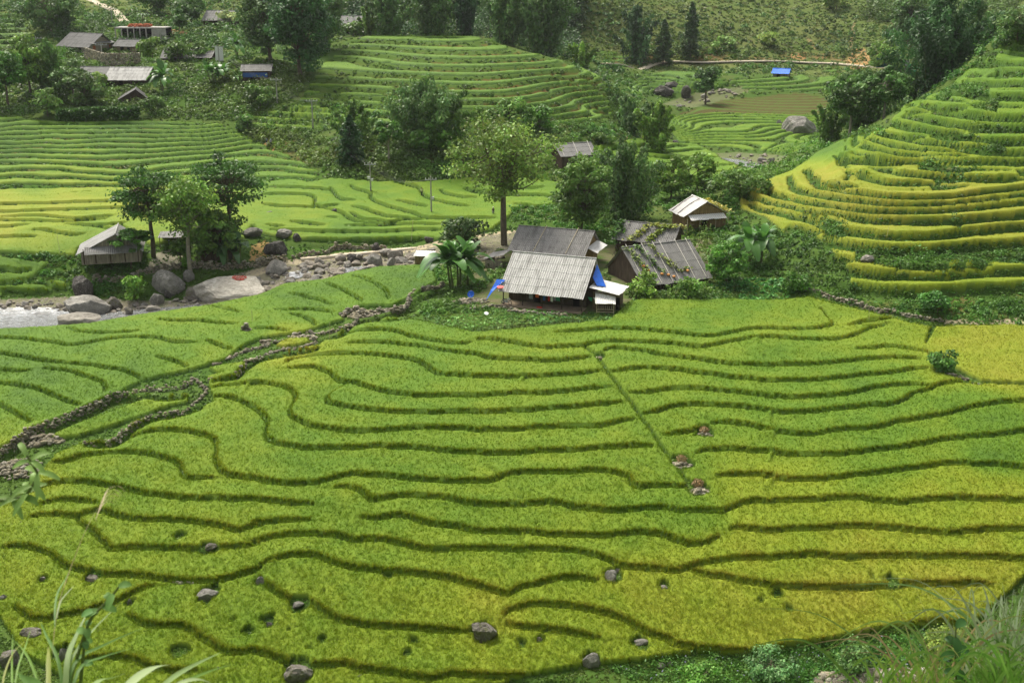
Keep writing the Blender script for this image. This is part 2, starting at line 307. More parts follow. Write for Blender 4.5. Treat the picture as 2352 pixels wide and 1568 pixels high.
SD = np.full(GX.shape, 99.0)                  # signed distance to the nearest terrace edge (uphill > 0)
GAP = np.zeros(GX.shape); STEP = np.zeros(GX.shape); BUND = np.zeros(GX.shape, bool)
EDGE_XY = {}
for gname, (s, w, gap, txt) in EDGES.items():
    EDGE_XY[gname] = []
    for ln in txt.strip().split('\n'):
        pp = [hit(u, v, 0.3 if gname != 'wall' else .6) for u, v in trace(ln)]
        pl = catmull([q[:2] for q in pp], 0.8)
        if gname == 'right' and trace(ln)[0][0] > 1900:           # carry the terrace on to the rim of the slope
            ex = []; q = pl[0].copy()
            for _ in range(11):
                e = 1.5; xx = np.array([q[0] + e, q[0] - e, q[0], q[0]]); yy = np.array([q[1], q[1], q[1] + e, q[1] - e]); hh = hbase(xx, yy); g_ = np.array([hh[0] - hh[1], hh[2] - hh[3]]); t_ = np.array([-g_[1], g_[0]]) / (np.linalg.norm(g_) + 1e-9)
                if t_[0] > 0: t_ = -t_
                q = q + t_ * .8; ex.append(q.copy())
            pl = np.concatenate([np.array(ex[::-1]), pl])
        keep = np.r_[True, np.linalg.norm(np.diff(pl, axis=0), axis=1) > 1e-4]; pl = pl[keep]
        pl = pl + np.c_[vnoise(pl[:, 0] * .5, pl[:, 1] * .5, 3) - .5, vnoise(pl[:, 0] * .5, pl[:, 1] * .5, 4) - .5] * .35
        EDGE_XY[gname].append(pl)
        R = w
        y0 = max(pl[:, 1].min() - R, Y0 + .1); y1 = min(pl[:, 1].max() + R, Y1); 
        i0 = int((math.log(y0) - gl[0]) / (gl[-1] - gl[0]) * (NY - 1)); i1 = int((math.log(y1) - gl[0]) / (gl[-1] - gl[0]) * (NY - 1)) + 2
        aa = np.r_[(pl[:, 0] - R) / (y0 + 20), (pl[:, 0] + R) / (y0 + 20), (pl[:, 0] - R) / (y1 + 20), (pl[:, 0] + R) / (y1 + 20)]
        j0 = max(0, int((aa.min() - A0) / (A1 - A0) * (NA - 1))); j1 = min(NA, int((aa.max() - A0) / (A1 - A0) * (NA - 1)) + 2)
        if j1 <= j0 or i1 <= i0: continue
        x = GX[i0:i1, j0:j1]; y = GY[i0:i1, j0:j1]
        best = np.full(x.shape, 1e9); sg = np.ones(x.shape); par = np.zeros(x.shape); acc = 0.0
        def win(q):
            ya = max(q[:, 1].min() - R, y0); yb = min(q[:, 1].max() + R, y1)
            ia = int((math.log(ya) - gl[0]) / (gl[-1] - gl[0]) * (NY - 1)) - i0; ib = int((math.log(yb) - gl[0]) / (gl[-1] - gl[0]) * (NY - 1)) + 2 - i0
            ab = np.r_[(q[:, 0] - R) / (ya + 20), (q[:, 0] + R) / (ya + 20), (q[:, 0] - R) / (yb + 20), (q[:, 0] + R) / (yb + 20)]
            return slice(max(ia, 0), ib), slice(max(0, int((ab.min() - A0) / (A1 - A0) * (NA - 1)) - j0), max(0, int((ab.max() - A0) / (A1 - A0) * (NA - 1)) + 2 - j0))
        for c0 in range(0, len(pl) - 1, 8):
            sl_ = win(pl[c0:c0 + 9]); xs = x[sl_]; ys_ = y[sl_]
            bs = best[sl_]; ss = sg[sl_]; ps = par[sl_]
            for k in range(c0, min(c0 + 8, len(pl) - 1)):
                ax, ay = pl[k]; dx, dy = pl[k + 1] - pl[k]; L2 = dx * dx + dy * dy
                t = np.clip(((xs - ax) * dx + (ys_ - ay) * dy) / L2, 0, 1)
                ex = xs - ax - t * dx; ey = ys_ - ay - t * dy; d2 = ex * ex + ey * ey
                m = d2 < bs
                bs[m] = d2[m]; cr = dx * (ys_ - ay) - dy * (xs - ax); ss[m] = np.where(cr[m] >= 0, 1, -1); ps[m] = acc + t[m] * math.sqrt(L2)
                acc += math.sqrt(L2)
        d = np.sqrt(best) * sg
        taper = np.clip(np.minimum(par, acc - par) / 2.5, 0, 1) ; taper = .25 + .75 * taper
        # a fully clipped end point means we are past the end of the edge
        amp = s * taper; t0 = .15 if s < .8 else .4
        core = np.clip(d / t0, -1, 1)
        saw = .5 * amp * core * np.clip(1 - np.abs(d) / (w * .5), 0, 1)
        saw[np.abs(d) > w * .5] = 0
        GZ[i0:i1, j0:j1] += saw
        S = SD[i0:i1, j0:j1]; m = (np.abs(d) < np.abs(S)) & (taper > .3)
        S[m] = d[m]; GAP[i0:i1, j0:j1][m] = gap; STEP[i0:i1, j0:j1][m] = s

RIGHTP0 = "P 1698,450 1740,425 1820,395 1880,352 1950,318 2040,300 2050,275 2075,240 2130,225 2180,195 2225,160 2270,120 2352,95 2520,90 2520,700 2352,690 2100,680 1960,640 1940,620 1900,575 1870,540 1800,535 1760,500 1700,480"
# contour terraces, cut where the photo shows many parallel steps
def quant(mask, step, wob, seed, riser=.35):
    n = (fbm(GX / 22, GY / 22, seed, 3) - .5) * wob
    q = GZ / step + n; f = q - np.floor(q)
    r = np.clip((f - (1 - riser)) / riser, 0, 1); r = r * r * (3 - 2 * r)
    z = (np.floor(q) + r - n) * step
    soft = 1.0
    GZ[mask] = (GZ * (1 - soft) + z * soft)[mask]
    return f
HILLP = "P 660,262 700,215 740,150 800,105 848,80 1085,80 1120,100 1175,112 1200,122 1245,128 1255,138 1290,140 1305,150 1340,158 1385,182 1400,230 1405,272 1370,280 1240,283 1100,285 960,288 850,290 760,296 690,290"
LEFTP = "P -160,268 40,272 135,280 300,281 500,285 548,300 560,315 600,335 640,352 690,372 740,402 700,425 600,432 480,440 300,440 150,448 0,450 -160,450"
VALP = "P 1545,268 1640,262 1790,264 1912,268 1925,300 1905,360 1800,352 1700,345 1610,335 1560,325 1535,300"
BRNP = "P 1556,262 1600,248 1660,230 1760,220 1830,212 1912,228 1912,264 1790,262 1640,261"
UPVP = "P 1440,205 1470,178 1540,165 1640,170 1700,200 1640,215 1560,212 1500,215 1450,218"
UPV2 = "P 1640,205 1690,180 1760,180 1820,178 1920,160 1920,205 1860,215 1780,205 1700,215"
SMALL_T = "P 1995,152 2010,135 2060,125 2080,128 2080,155 2035,158"
TOPL = "P -60,40 55,30 60,80 95,95 90,110 0,112 -60,112"
MIDH = "P 1315,150 1310,118 1390,118 1500,140 1480,146 1400,148"
LOWH = "P 548,268 640,255 700,238 760,235 760,292 700,296 640,296 560,290"
QF = {}
for nm, pol, st, wob, ymin, ymax in (('hill', HILLP, 1.35, .28, 255, 392), ('left', LEFTP, .62, 2.2, 225, 312), ('val', VALP, .32, 1.2, 285, 372),
        ('brn', BRNP, .42, .6, 340, 400), ('upv', UPVP, .7, .6, 350, 460), ('upv2', UPV2, .7, .8, 380, 460), ('small', SMALL_T, 1.2, .4, 430, 500), ('topl', TOPL, 1.3, .7, 370, 480), ('midh', MIDH, 1.3, .5, 440, 560), ('lowh', LOWH, 1.2, .8, 270, 325)):
    mk = gmask(pol, ymin, ymax); QF[nm] = (mk, quant(mk, st, wob, len(nm) * 7 + 1, .42 if nm == 'hill' else .28))
mk = gmask(RIGHTP0, 160, 330) & (np.abs(SD) > 2.6) & (GU > 1940)
q_ = GZ / 1.25 + (fbm(GX / 25, GY / 25, 77, 3) - .5) * .6; RF = q_ - np.floor(q_); r_ = np.clip((RF - .62) / .38, 0, 1); r_ = r_ * r_ * (3 - 2 * r_)
GZ = np.where(mk, GZ + (np.floor(q_) + r_ - q_) * 1.25 * np.clip((np.abs(SD) - 2.6) / 1.2, 0, 1), GZ); RMK = mk
GU, GV = proj(GX, GY, GZ)

# ------------------------------------------------------------------ where rice grows
MAINP = "P 895,735 960,742 1090,770 1400,742 1450,692 1600,695 1850,686 2050,738 2135,758 2122,800 2150,862 2240,888 2352,893 2500,893 2500,1330 2352,1330 2230,1440 2050,1442 1900,1472 1700,1502 1550,1508 1470,1520 1360,1530 1200,1556 1150,1580 200,1590 60,1510 0,1420 -160,1400 -160,1165 0,1165 60,1135 130,1050 200,1022 290,1018 300,978 450,948 492,930 478,872 600,832 730,798 795,762"
ORNGP = "P 2150,756 2352,752 2520,750 2520,884 2352,884 2255,880 2180,842 2122,805"
LEFTFP = "P -160,752 0,762 100,757 200,750 350,724 470,708 600,676 655,656 740,648 802,632 850,620 990,612 1003,650 950,682 905,706 830,706 775,728 790,738 700,766 600,780 555,800 520,830 445,852 330,878 220,932 100,978 30,1020 -160,1100"
POCKP = "P 428,912 330,926 200,972 108,1012 180,1008 282,975 392,936 432,928"
STRIPP = "P 630,800 660,785 705,783 712,792 660,800"
STRIP2 = "P 478,850 560,838 560,848 500,862"
MIDFP = "P -160,452 0,450 300,440 480,440 700,425 760,414 870,422 980,422 1080,412 1240,405 1300,430 1300,470 1180,482 1170,500 1130,530 1050,548 1000,552 720,558 600,540 580,520 560,552 400,560 345,566 280,520 178,575 170,592 60,585 0,582 -160,580"
LOWLP = "P -160,590 0,592 120,600 80,640 30,655 150,650 150,672 0,680 -160,680"
VALLP = "P 1370,340 1500,315 1600,335 1640,355 1700,375 1690,390 1640,412 1540,412 1470,420 1400,400 1380,370"
RIGHTP = "P 1698,450 1740,425 1820,395 1880,352 1950,318 2040,300 2050,275 2075,240 2130,225 2180,195 2225,160 2270,120 2352,95 2520,90 2520,720 2352,718 2100,700 1960,660 1940,630 1900,575 1870,540 1800,535 1760,500 1700,480"
RBUSH = ["Q 920,770 1500,800 2352,750 2600,750 2600,925 2352,925 2090,915 1740,900 1500,950 1200,950 900,900", "Q 1000,1150 1700,1150 2352,1120 2600,1120 2600,1500 1100,1300",
  "L 1640,720 2050,730 2050,860 1900,850 1650,830", "L 1950,900 2120,880 2120,980 1880,920", "L 1880,1090 2352,1095 2352,1160 1900,1160", "L 1550,1145 1900,1160 1950,1225 1720,1230 1550,1190",
  "L 1830,1265 2200,1260 2170,1330 1900,1325", "L 1450,1400 1800,1440 2000,1470 1800,1500 1450,1470", "Q 1560,200 1980,180 2050,215 1600,245", "Q 640,560 820,600 820,700 640,690", "Q 500,180 620,190 620,260 520,250",
  "L 2040,650 2352,650 2352,680 2040,680", "L 1400,860 1700,855 1900,900 1700,885", "L 1900,400 2100,420 2000,560 1900,600", "Q 0,640 600,700 870,960 870,1100 300,1000", "L 2050,420 2130,450 2080,600 2030,600", "Q 1720,530 1820,530 1820,610 1740,610"]
HOUSEX = "P 1090,580 1440,560 1640,545 1650,665 1440,700 1400,720 1080,705"
yards = gmask(HOUSEX, 150, 215)
RICE = np.zeros(GX.shape); ZONE = np.zeros(GX.shape, int)
def addrice(pol, z, ymin=0, ymax=1e9):
    m = gmask(pol, ymin, ymax); RICE[m] = 1; ZONE[m] = z; return m
addrice(MAINP, 1, 0, 175); addrice(ORNGP, 1, 0, 170); addrice(LEFTFP, 2, 0, 202); addrice(POCKP, 1, 0, 160); addrice(STRIPP, 1); addrice(STRIP2, 1)
addrice(MIDFP, 3, 195, 262); addrice(LOWLP, 3, 180, 205); addrice(VALLP, 4, 255, 320)
addrice(RIGHTP, 6, 160, 330)
RICE[RMK & (RF > .56)] = 0
for p_ in RBUSH: RICE[gmask(p_, 150, 340)] = 0
for nm, z in (('hill', 5), ('left', 3), ('val', 4), ('upv', 4), ('upv2', 4), ('small', 4), ('topl', 5), ('midh', 5), ('lowh', 5)):
    mk, f = QF[nm]; lim = {'hill': .50, 'left': .64}.get(nm, .60)
    RICE[mk] = ((f[mk] < lim) & (f[mk] > .02)); ZONE[mk] = z
# bare patches of the far left terraces, ragged rows
rag = fbm(GX / 9, GY / 9, 91, 3)
mk = QF['hill'][0]; RICE[mk & (rag < .30)] = 0
mk = gmask("P 690,240 760,180 860,175 960,210 950,262 880,275 760,280 690,270", 255, 392); RICE[mk & (rag < .52)] = 0
RICE[yards] = 0
RICE[(SD > -GAP) & (SD < .08)] = 0
# the grassy lane down the slope and the odd holes in the crop
LANE = [hit(u, v, .3)[:2] for u, v in trace("C 720,190 830,270 900,370 950,440 1050,580 1130,680 1200,790 1290,900 1350,1000 1420,1100 1520,1220 1590,1340 1640,1400")]
def dist_pl(pl, x, y):
    best = np.full(x.shape, 1e9)
    for k in range(len(pl) - 1):
        ax, ay = pl[k]; dx = pl[k + 1][0] - ax; dy = pl[k + 1][1] - ay; L2 = dx * dx + dy * dy + 1e-9
        t = np.clip(((x - ax) * dx + (y - ay) * dy) / L2, 0, 1)
        best = np.minimum(best, (x - ax - t * dx) ** 2 + (y - ay - t * dy) ** 2)
    return np.sqrt(best)
near = GY < 185
ld = np.full(GX.shape, 99.); ld[near] = dist_pl(LANE, GX[near], GY[near]); RICE[ld < .26] = 0
for s_ in ("G 1400,730 70", "H 240,800 70", "H 100,860 40", "H 340,930 55", "H 1220,690 90", "E 1540,1290 120", "E 2120,1130 70", "E 2290,1020 80", "F 620,1190 55", "F 1400,1200 60", "F 1180,660 50", "E 1540,310 80", "C 850,270 70", "C 1750,930 110", "C 1560,1180 120", "C 1690,1400 130", "G 960,650 110",
           "F 80,710 70", "F 1990,1130 130", "E 1780,810 130", "F 400,1480 160", "G 780,1370 110", "G 1190,1230 110", "G 340,1195 60", "E 1790,400 90", "E 780,680 90", "E 1110,880 60", "F 170,1060 70", "F 420,900 110", "F 1340,1310 60", "G 180,1230 60", "E 540,1310 120", "E 370,680 60"):
    k_, c_, r_ = s_.split(); u, v = trace(k_ + ' ' + c_)[0]; hx, hy, hz = hit(u, v, .3); r = float(r_) * .26856 * px_m(hy, hz) * .8
    dd = np.hypot(GX - hx, (GY - hy) * .8) + (vnoise(GX * 2, GY * 2, 5) - .5) * .5 * r; RICE[dd < r] = 0
RICE[(fbm(GX / 1.3, GY / 1.3, 33, 2) < .10) & (ZONE == 1) & (GV > 1200)] = 0

# ripeness: 0 fresh green .. 1 straw yellow, from what the photo shows at surveyed places
RIPE = np.array([tuple(map(float, t.split(','))) for t in """0,800,.10 300,850,.12 700,700,.08 950,640,.02 600,780,.18 400,940,.35 660,795,.75 150,900,.08 1000,760,.2 1300,720,.18 1700,720,.22 1250,800,.38 1800,760,.4 2050,760,.42
600,900,.35 400,1000,.28 900,900,.25 1300,900,.3 1800,820,.24 2000,900,.16 2250,950,.18 1700,950,.25 1100,1000,.35 700,1050,.25 300,1100,.35 1000,1060,.22 1500,1060,.34 2000,1050,.22 2250,1060,.12 2250,790,.72 2300,860,.76
2200,1110,.62 1800,1140,.62 2300,1180,.66 2000,1240,.74 1700,1290,.66 1500,1200,.32 1200,1130,.36 900,1180,.38 500,1130,.36 200,1200,.42 500,1230,.5 100,1380,.55 300,1300,.45 800,1290,.38 1200,1270,.4 900,1380,.46 1200,1350,.5 1500,1350,.7 1900,1400,.85 2200,1350,.82 1700,1470,.75 1300,1420,.55 1000,1500,.5 600,1450,.42 400,1400,.4 300,1550,.45 1140,1400,.8 20,1110,.6
0,470,.75 150,470,.78 300,460,.7 100,530,.5 0,520,.8 250,540,.36 500,500,.4 700,500,.42 900,460,.36 800,440,.3 1100,520,.35 800,545,.22 1250,430,.3 0,350,.12 300,300,.1 300,360,.22 600,380,.2 100,420,.42 50,620,.1
1000,100,.22 1000,180,.15 1200,220,.14 700,270,.34 1600,300,.32 1800,310,.3 1880,340,.12 1500,340,.26 1600,390,.3 1600,180,.1 1850,180,.12
1750,450,.92 2000,480,.86 2200,430,.85 2340,500,.8 2000,560,.7 2200,610,.62 2300,680,.45 1900,410,.9 2100,390,.75 2200,350,.6 2000,330,.5 2100,280,.32 2300,300,.3 2200,250,.3 2200,200,.24 2300,150,.18 2300,110,.16 40,60,.12""".split()])
GRIPE = np.zeros(GX.shape); wsum = np.zeros(GX.shape)
wu = (fbm(GX / 12, GY / 12, 7, 2) - .5) * 90
for a, b, c in RIPE:
    w_ = 1.0 / (((GU + wu - a) / 1.6) ** 2 + (GV - b) ** 2 + 150) ** 1.6; GRIPE += w_ * c; wsum += w_
GRIPE = np.clip(GRIPE / wsum * np.where(GY > 240, .74, np.where(GV > 1150, .74, .82)) - .02 + .05 * (GY < 200) + (fbm(GX / 3, GY / 3, 8, 4) - .5) * .26 + (fbm(GX / .7, GY / .7, 9, 2) - .5) * .06, 0, 1)
def ricecol(t):
    t = t[..., None]
    g = np.array([.128, .240, .011]); m = np.array([.250, .318, .015]); y = np.array([.40, .325, .04])
    d = np.array([.072, .158, .011])          # young dark green rice
    return np.where(t < .2, d + (g - d) * t * 5, np.where(t < .5, g + (m - g) * (t - .2) / .3, m + (y - m) * (t - .5) * 2))
# ------------------------------------------------------------------ mesh and material helpers
def mesh_np(name, co, faces, mat, col=None, parent=None, smooth=False):
    """faces: (n,3) or (n,4) int array; col: per-vertex rgb"""
    me = bpy.data.meshes.new(name); co = np.ascontiguousarray(co, np.float32); faces = np.ascontiguousarray(faces, np.int32)
    me.vertices.add(len(co)); me.vertices.foreach_set('co', co.ravel())
    k = faces.shape[1]; me.loops.add(faces.size); me.loops.foreach_set('vertex_index', faces.ravel())
    me.polygons.add(len(faces)); me.polygons.foreach_set('loop_start', np.arange(0, faces.size, k, dtype=np.int32))
    if smooth: me.polygons.foreach_set('use_smooth', np.ones(len(faces), bool))
    me.update(calc_edges=True)
    if col is not None:
        a = me.attributes.new('col', 'FLOAT_COLOR', 'POINT'); c4 = np.ones((len(co), 4), np.float32); c4[:, :3] = col; a.data.foreach_set('color', c4.ravel())
    me.materials.append(mat)
    o = bpy.data.objects.new(name, me); COL.objects.link(o)
    if parent: o.parent = parent
    return o
def tag(o, label, cat=None, group=None, kind=None):
    o['label'] = label
    if cat: o['category'] = cat
    if group: o['group'] = group
    if kind: o['kind'] = kind
    return o
def thing(name, label, cat, loc=(0, 0, 0), rot=0, group=None):
    o = bpy.data.objects.new(name, None); COL.objects.link(o); o.location = loc; o.rotation_euler = (0, 0, rot); o.empty_display_size = .3
    return tag(o, label, cat, group)

class NM:                                       # tiny node-material builder
    def __init__(s, name, rough=.8, spec=.3):
        s.m = bpy.data.materials.new(name); s.m.use_nodes = True; s.t = s.m.node_tree; s.b = s.t.nodes['Principled BSDF']; s.o = s.t.nodes['Material Output']
        s.b.inputs['Roughness'].default_value = rough; s.b.inputs['Specular IOR Level'].default_value = spec
        s.gen = None
    def n(s, typ, **kw):
        x = s.t.nodes.new(typ)
        for k, v in kw.items():
            if k in x.inputs: x.inputs[k].default_value = v
            else: setattr(x, k, v)
        return x
    def l(s, a, b): s.t.links.new(a, b)
    def pos(s): 
        if not s.gen: s.gen = s.n('ShaderNodeTexCoord')
        return s.gen.outputs['Object']
    def noise(s, scale, detail=4, rough=.6, vec=None):
        x = s.n('ShaderNodeTexNoise', Scale=scale, Detail=detail, Roughness=rough); s.l(vec or s.pos(), x.inputs['Vector']); return x.outputs[0]
    def ramp(s, f, stops):
        r = s.n('ShaderNodeValToRGB'); e = r.color_ramp.elements
        while len(e) < len(stops): e.new(.5)
        for k, (p, c) in enumerate(stops):
            e[k].position = p; e[k].color = (*c, 1) if len(c) == 3 else c
        s.l(f, r.inputs[0]); return r.outputs[0]
    def mix(s, f, a, b, mode='MIX'):
        x = s.n('ShaderNodeMix', data_type='RGBA', blend_type=mode)
        for v, i in ((f, 0), (a, 6), (b, 7)):
            if isinstance(v, (int, float)): x.inputs[i].default_value = v
            elif isinstance(v, tuple): x.inputs[i].default_value = (*v, 1)
            else: s.l(v, x.inputs[i])
        return x.outputs[2]
    def attr(s, name='col'):
        x = s.n('ShaderNodeAttribute'); x.attribute_name = name; return x.outputs['Color']
    def scaled(s, sx, sy, sz):
        mp = s.n('ShaderNodeMapping'); mp.inputs['Scale'].default_value = (sx, sy, sz); s.l(s.pos(), mp.inputs['Vector']); return mp.outputs[0]
    def bump(s, h, strength=.5, dist=.05):
        x = s.n('ShaderNodeBump', Strength=strength, Distance=dist); s.l(h, x.inputs['Height']); s.l(x.outputs[0], s.b.inputs['Normal'])
    def col(s, c):
        if isinstance(c, tuple): s.b.inputs['Base Color'].default_value = (*c, 1)
        else: s.l(c, s.b.inputs['Base Color'])
        return s
    def translucent(s, c, f):
        """leaf-like mix of the base shader with light that passes through"""
        tr = s.n('ShaderNodeBsdfTranslucent'); mx = s.n('ShaderNodeMixShader'); mx.inputs[0].default_value = f
        if isinstance(c, tuple): tr.inputs[0].default_value = (*c, 1)
        else: s.l(c, tr.inputs[0])
        s.l(s.b.outputs[0], mx.inputs[1]); s.l(tr.outputs[0], mx.inputs[2]); s.l(mx.outputs[0], s.o.inputs[0])
def leafmat(name, rough=.6, tr=.3, spec=.25):
    m = NM(name, rough, spec); c = m.attr(); m.col(c); m.translucent(c, tr); return m.m
def solid(name, c, rough=.8, spec=.3, var=.25, scale=3.0, bump=.2):
    m = NM(name, rough, spec); f = m.noise(scale, 5, .65)
    m.col(m.ramp(f, [(.3, tuple(v * (1 - var) for v in c)), (.7, tuple(min(1, v * (1 + var)) for v in c))])); m.bump(m.noise(scale * 6), bump, .03); return m.m

M_RICE = leafmat('rice_leaf', .55, .42); M_LEAF = leafmat('leaf', .5, .28); M_GLOSSLEAF = leafmat('glossy_leaf', .35, .3, .4)
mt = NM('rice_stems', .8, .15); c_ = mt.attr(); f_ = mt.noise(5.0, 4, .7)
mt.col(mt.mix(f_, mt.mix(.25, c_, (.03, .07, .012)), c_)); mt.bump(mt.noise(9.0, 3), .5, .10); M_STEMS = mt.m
mt = NM('ground_soil', .95, .02); c_ = mt.attr(); f_ = mt.noise(.9, 6, .7); f2 = mt.noise(7.0, 3, .7)
mt.col(mt.mix(f2, mt.mix(f_, mt.mix(.5, c_, (.02, .035, .01)), c_), mt.mix(.25, c_, (.16, .17, .06)))); mt.bump(mt.noise(3.0, 5), .6, .15); M_GROUND = mt.m

# ------------------------------------------------------------------ ground sheet
n1 = fbm(GX / 6, GY / 6, 21, 4); n2 = fbm(GX / 1.5, GY / 1.5, 22, 3); n3 = fbm(GX / 25, GY / 25, 23, 3)
def C3(*c): return np.array(c, float)
grass = C3(.045, .105, .016); dry = C3(.13, .14, .045); soil = C3(.17, .085, .04); dark = C3(.03, .055, .016)
GC = grass + (dry - grass) * np.clip((n1 - .35) * 1.6, 0, 1)[..., None] * .7
lush = C3(.055, .13, .018)
m = (GY < 210)[..., None] * np.clip(n3 * 1.4, 0, 1)[..., None]; GC = GC * (1 - m * .8) + lush * m * .8
def paint(mask, c, f=1.0):
    f = (mask * f)[..., None]; GC[:] = GC * (1 - f) + C3(*c) * f
BEDP = "P -160,690 0,688 140,683 300,690 420,690 430,660 560,625 600,612 695,598 842,577 960,566 1050,560 1130,540 1200,530 1230,545 1160,575 1110,590 1020,606 990,612 883,616 802,632 740,648 655,657 600,682 470,708 350,726 150,756 0,764 -160,764"
BED2P = "P 1640,352 1700,350 1780,356 1850,365 1880,372 1840,390 1740,392 1660,372"
BED3P = "P 1520,240 1560,225 1620,208 1700,200 1720,210 1660,235 1590,248"
bed = gmask(BEDP, 176, 240) | gmask(BED2P, 270, 330) | gmask(BED3P, 340, 430)
RICE[bed] = 0
paint(bed, (.26, .23, .17), np.clip(.5 + n2 * .6, 0, 1) * np.where(GY > 260, .45, 1))
# hill terraces: olive risers with red earth showing
mk, f = QF['hill']; paint(mk, (.06, .12, .018), .9); 
paint(mk & (f > .60) & (f < .78), (.19, .085, .035), np.clip((n1 - .33) * 2.6, 0, .85) * np.clip((GX + 45) / 45, .15, 1))
mk, f = QF['left']; paint(mk, (.055, .135, .018), .8); paint(mk & (f > .6), (.15, .08, .035), np.clip((n1 - .5) * 2.5, 0, .5))
paint(QF['brn'][0], (.095, .07, .03), .85); paint(QF['brn'][0] & (QF['brn'][1] < .42), (.075, .14, .025), .85)
# far hillside: pale dry grass
far = (GY > 440); paint(far, (.10, .145, .038), .8); paint(far, (.135, .155, .05), np.clip((fbm(GX / 14, GY / 6, 31, 4) - .45) * 2.5, 0, .8))
paint(gmask("P 1340,146 1500,148 1700,138 1900,136 1990,150 2000,135 1940,118 1800,120 1600,122 1450,130", 430, 520), (.20, .12, .055), np.clip((fbm(GX / 8, GY / 8, 33, 3) - .38) * 3, 0, .9))
paint(gmask("P 1940,150 1960,112 1985,110 2000,130 1990,158 1960,160", 430, 520), (.42, .25, .11), .95)
paint(gmask("P 1815,135 1820,122 1850,122 1850,138", 430, 520), (.40, .23, .10), .9)
paint(gmask("P 1845,80 1870,100 1880,115 1870,112", 430, 560), (.3, .2, .1), .8)
# earth banks
paint(gmask("P 560,300 640,305 760,325 860,335 1060,330 1240,335 1290,400 1050,412 870,415 760,402 690,372", 250, 300), (.10, .065, .03), np.clip((n1 - .40) * 2.5, 0, .8))
paint(gmask("P 1330,315 1440,300 1560,330 1440,340", 260, 330), (.17, .09, .04), np.clip((n1 - .3) * 2, 0, .8))
paint(gmask("P 1940,690 2352,655 2400,740 2160,752 2060,735", 150, 180), (.22, .12, .05), np.clip((n1 - .46) * 3, 0, .9))
paint(gmask(RIGHTP, 160, 330), (.035, .095, .014), .85); paint(gmask(RIGHTP, 160, 330) & (SD < -.6) & (SD > -3), (.12, .075, .03), np.clip((n1 - .5) * 3, 0, .7))
paint(yards, (.16, .13, .09), np.clip(n2 * 1.6 - .3, 0, .9))
# bare yard by the riverside hut, sand mound, footpaths
paint(gmask("P 330,620 362,580 415,566 420,600 345,628", 190, 215), (.34, .31, .25), .95)
paint(gmask("P 572,600 578,565 600,555 640,556 650,592 615,602", 200, 225), (.42, .27, .11), .97)
def strip(txt, w, c, off=.2):
    p_ = [hit(u, v, off)[:2] for u, v in trace(txt)]; y_ = [q[1] for q in p_]; m_ = (GY > min(y_) - 8) & (GY < max(y_) + 8)
    d_ = np.full(GX.shape, 99.); d_[m_] = dist_pl(p_, GX[m_], GY[m_]); d_ += (n2 - .5) * w * .8
    paint(d_ < w, c, .95); RICE[d_ < w] = 0; return p_
PATH_RIVER = strip("N 20,985 130,955 290,890 450,872 620,850 800,820 1000,812 1300,790 1450,765 1560,740 1640,712", 1.0, (.52, .44, .30))
strip("N 1960,665 2080,645 2250,622", .8, (.48, .40, .27))
strip("J 130,1215 180,1250 200,1300", .5, (.32, .17, .07)); strip("Q 1700,1390 1900,1395 2352,1385", .7, (.40, .34, .22))
strip("L 860,420 880,330 900,200", .6, (.3, .22, .12)); strip("L 1230,60 1225,160 1240,230", .8, (.33, .24, .13))
# weeds in the gully and along the lane
gul = gmask("H 0,1320 700,1225 1000,1180 1350,1140 1500,1130 2352,1100 2352,1700 -300,1700 G 860,1440 1500,1340 2352,1330", 64, 130)
RICE[gul] = 0; paint(gul, (.05, .12, .018), .9)

idx = np.arange(NY * NA).reshape(NY, NA)
quads = np.stack([idx[:-1, :-1], idx[:-1, 1:], idx[1:, 1:], idx[1:, :-1]], -1).reshape(-1, 4)
GZR = GZ + (fbm(GX / .8, GY / .8, 41, 3) - .5) * .12
o = mesh_np('ground', np.stack([GX, GY, GZR], -1).reshape(-1, 3), quads, M_GROUND, GC.reshape(-1, 3), smooth=True)
tag(o, 'terraced valley floor and hillsides of grass and red earth', 'ground', kind='structure')

# slope under the viewpoint, below the frame, and outer hills
def sheet(name, xs, ys, fz, mat, colf, label, cat):
    X, Y = np.meshgrid(xs, ys); Z = fz(X, Y); i = np.arange(X.size).reshape(X.shape)
    q = np.stack([i[:-1, :-1], i[:-1, 1:], i[1:, 1:], i[1:, :-1]], -1).reshape(-1, 4)
    return tag(mesh_np(name, np.stack([X, Y, Z], -1).reshape(-1, 3), q, mat, colf(X, Y), smooth=True), label, cat, kind='structure')
def near_z(x, y):
    return np.maximum(48.3 - .80 * np.maximum(y, -4) * (1 + .0 * x), -13.5) - np.clip(-y, 0, 60) * -.25 + (fbm(x / 3, y / 3, 51, 3) - .5) * .8 * np.clip(y / 20, 0, 1)
sheet('near_slope', np.linspace(-110, 110, 140), np.linspace(-60, 84, 110), near_z, M_GROUND,
      lambda X, Y: (C3(.05, .12, .016) + C3(.05, .04, .02) * fbm(X / 5, Y / 5, 3)[..., None]).reshape(-1, 3), 'grassy slope dropping away below the viewpoint', 'ground')

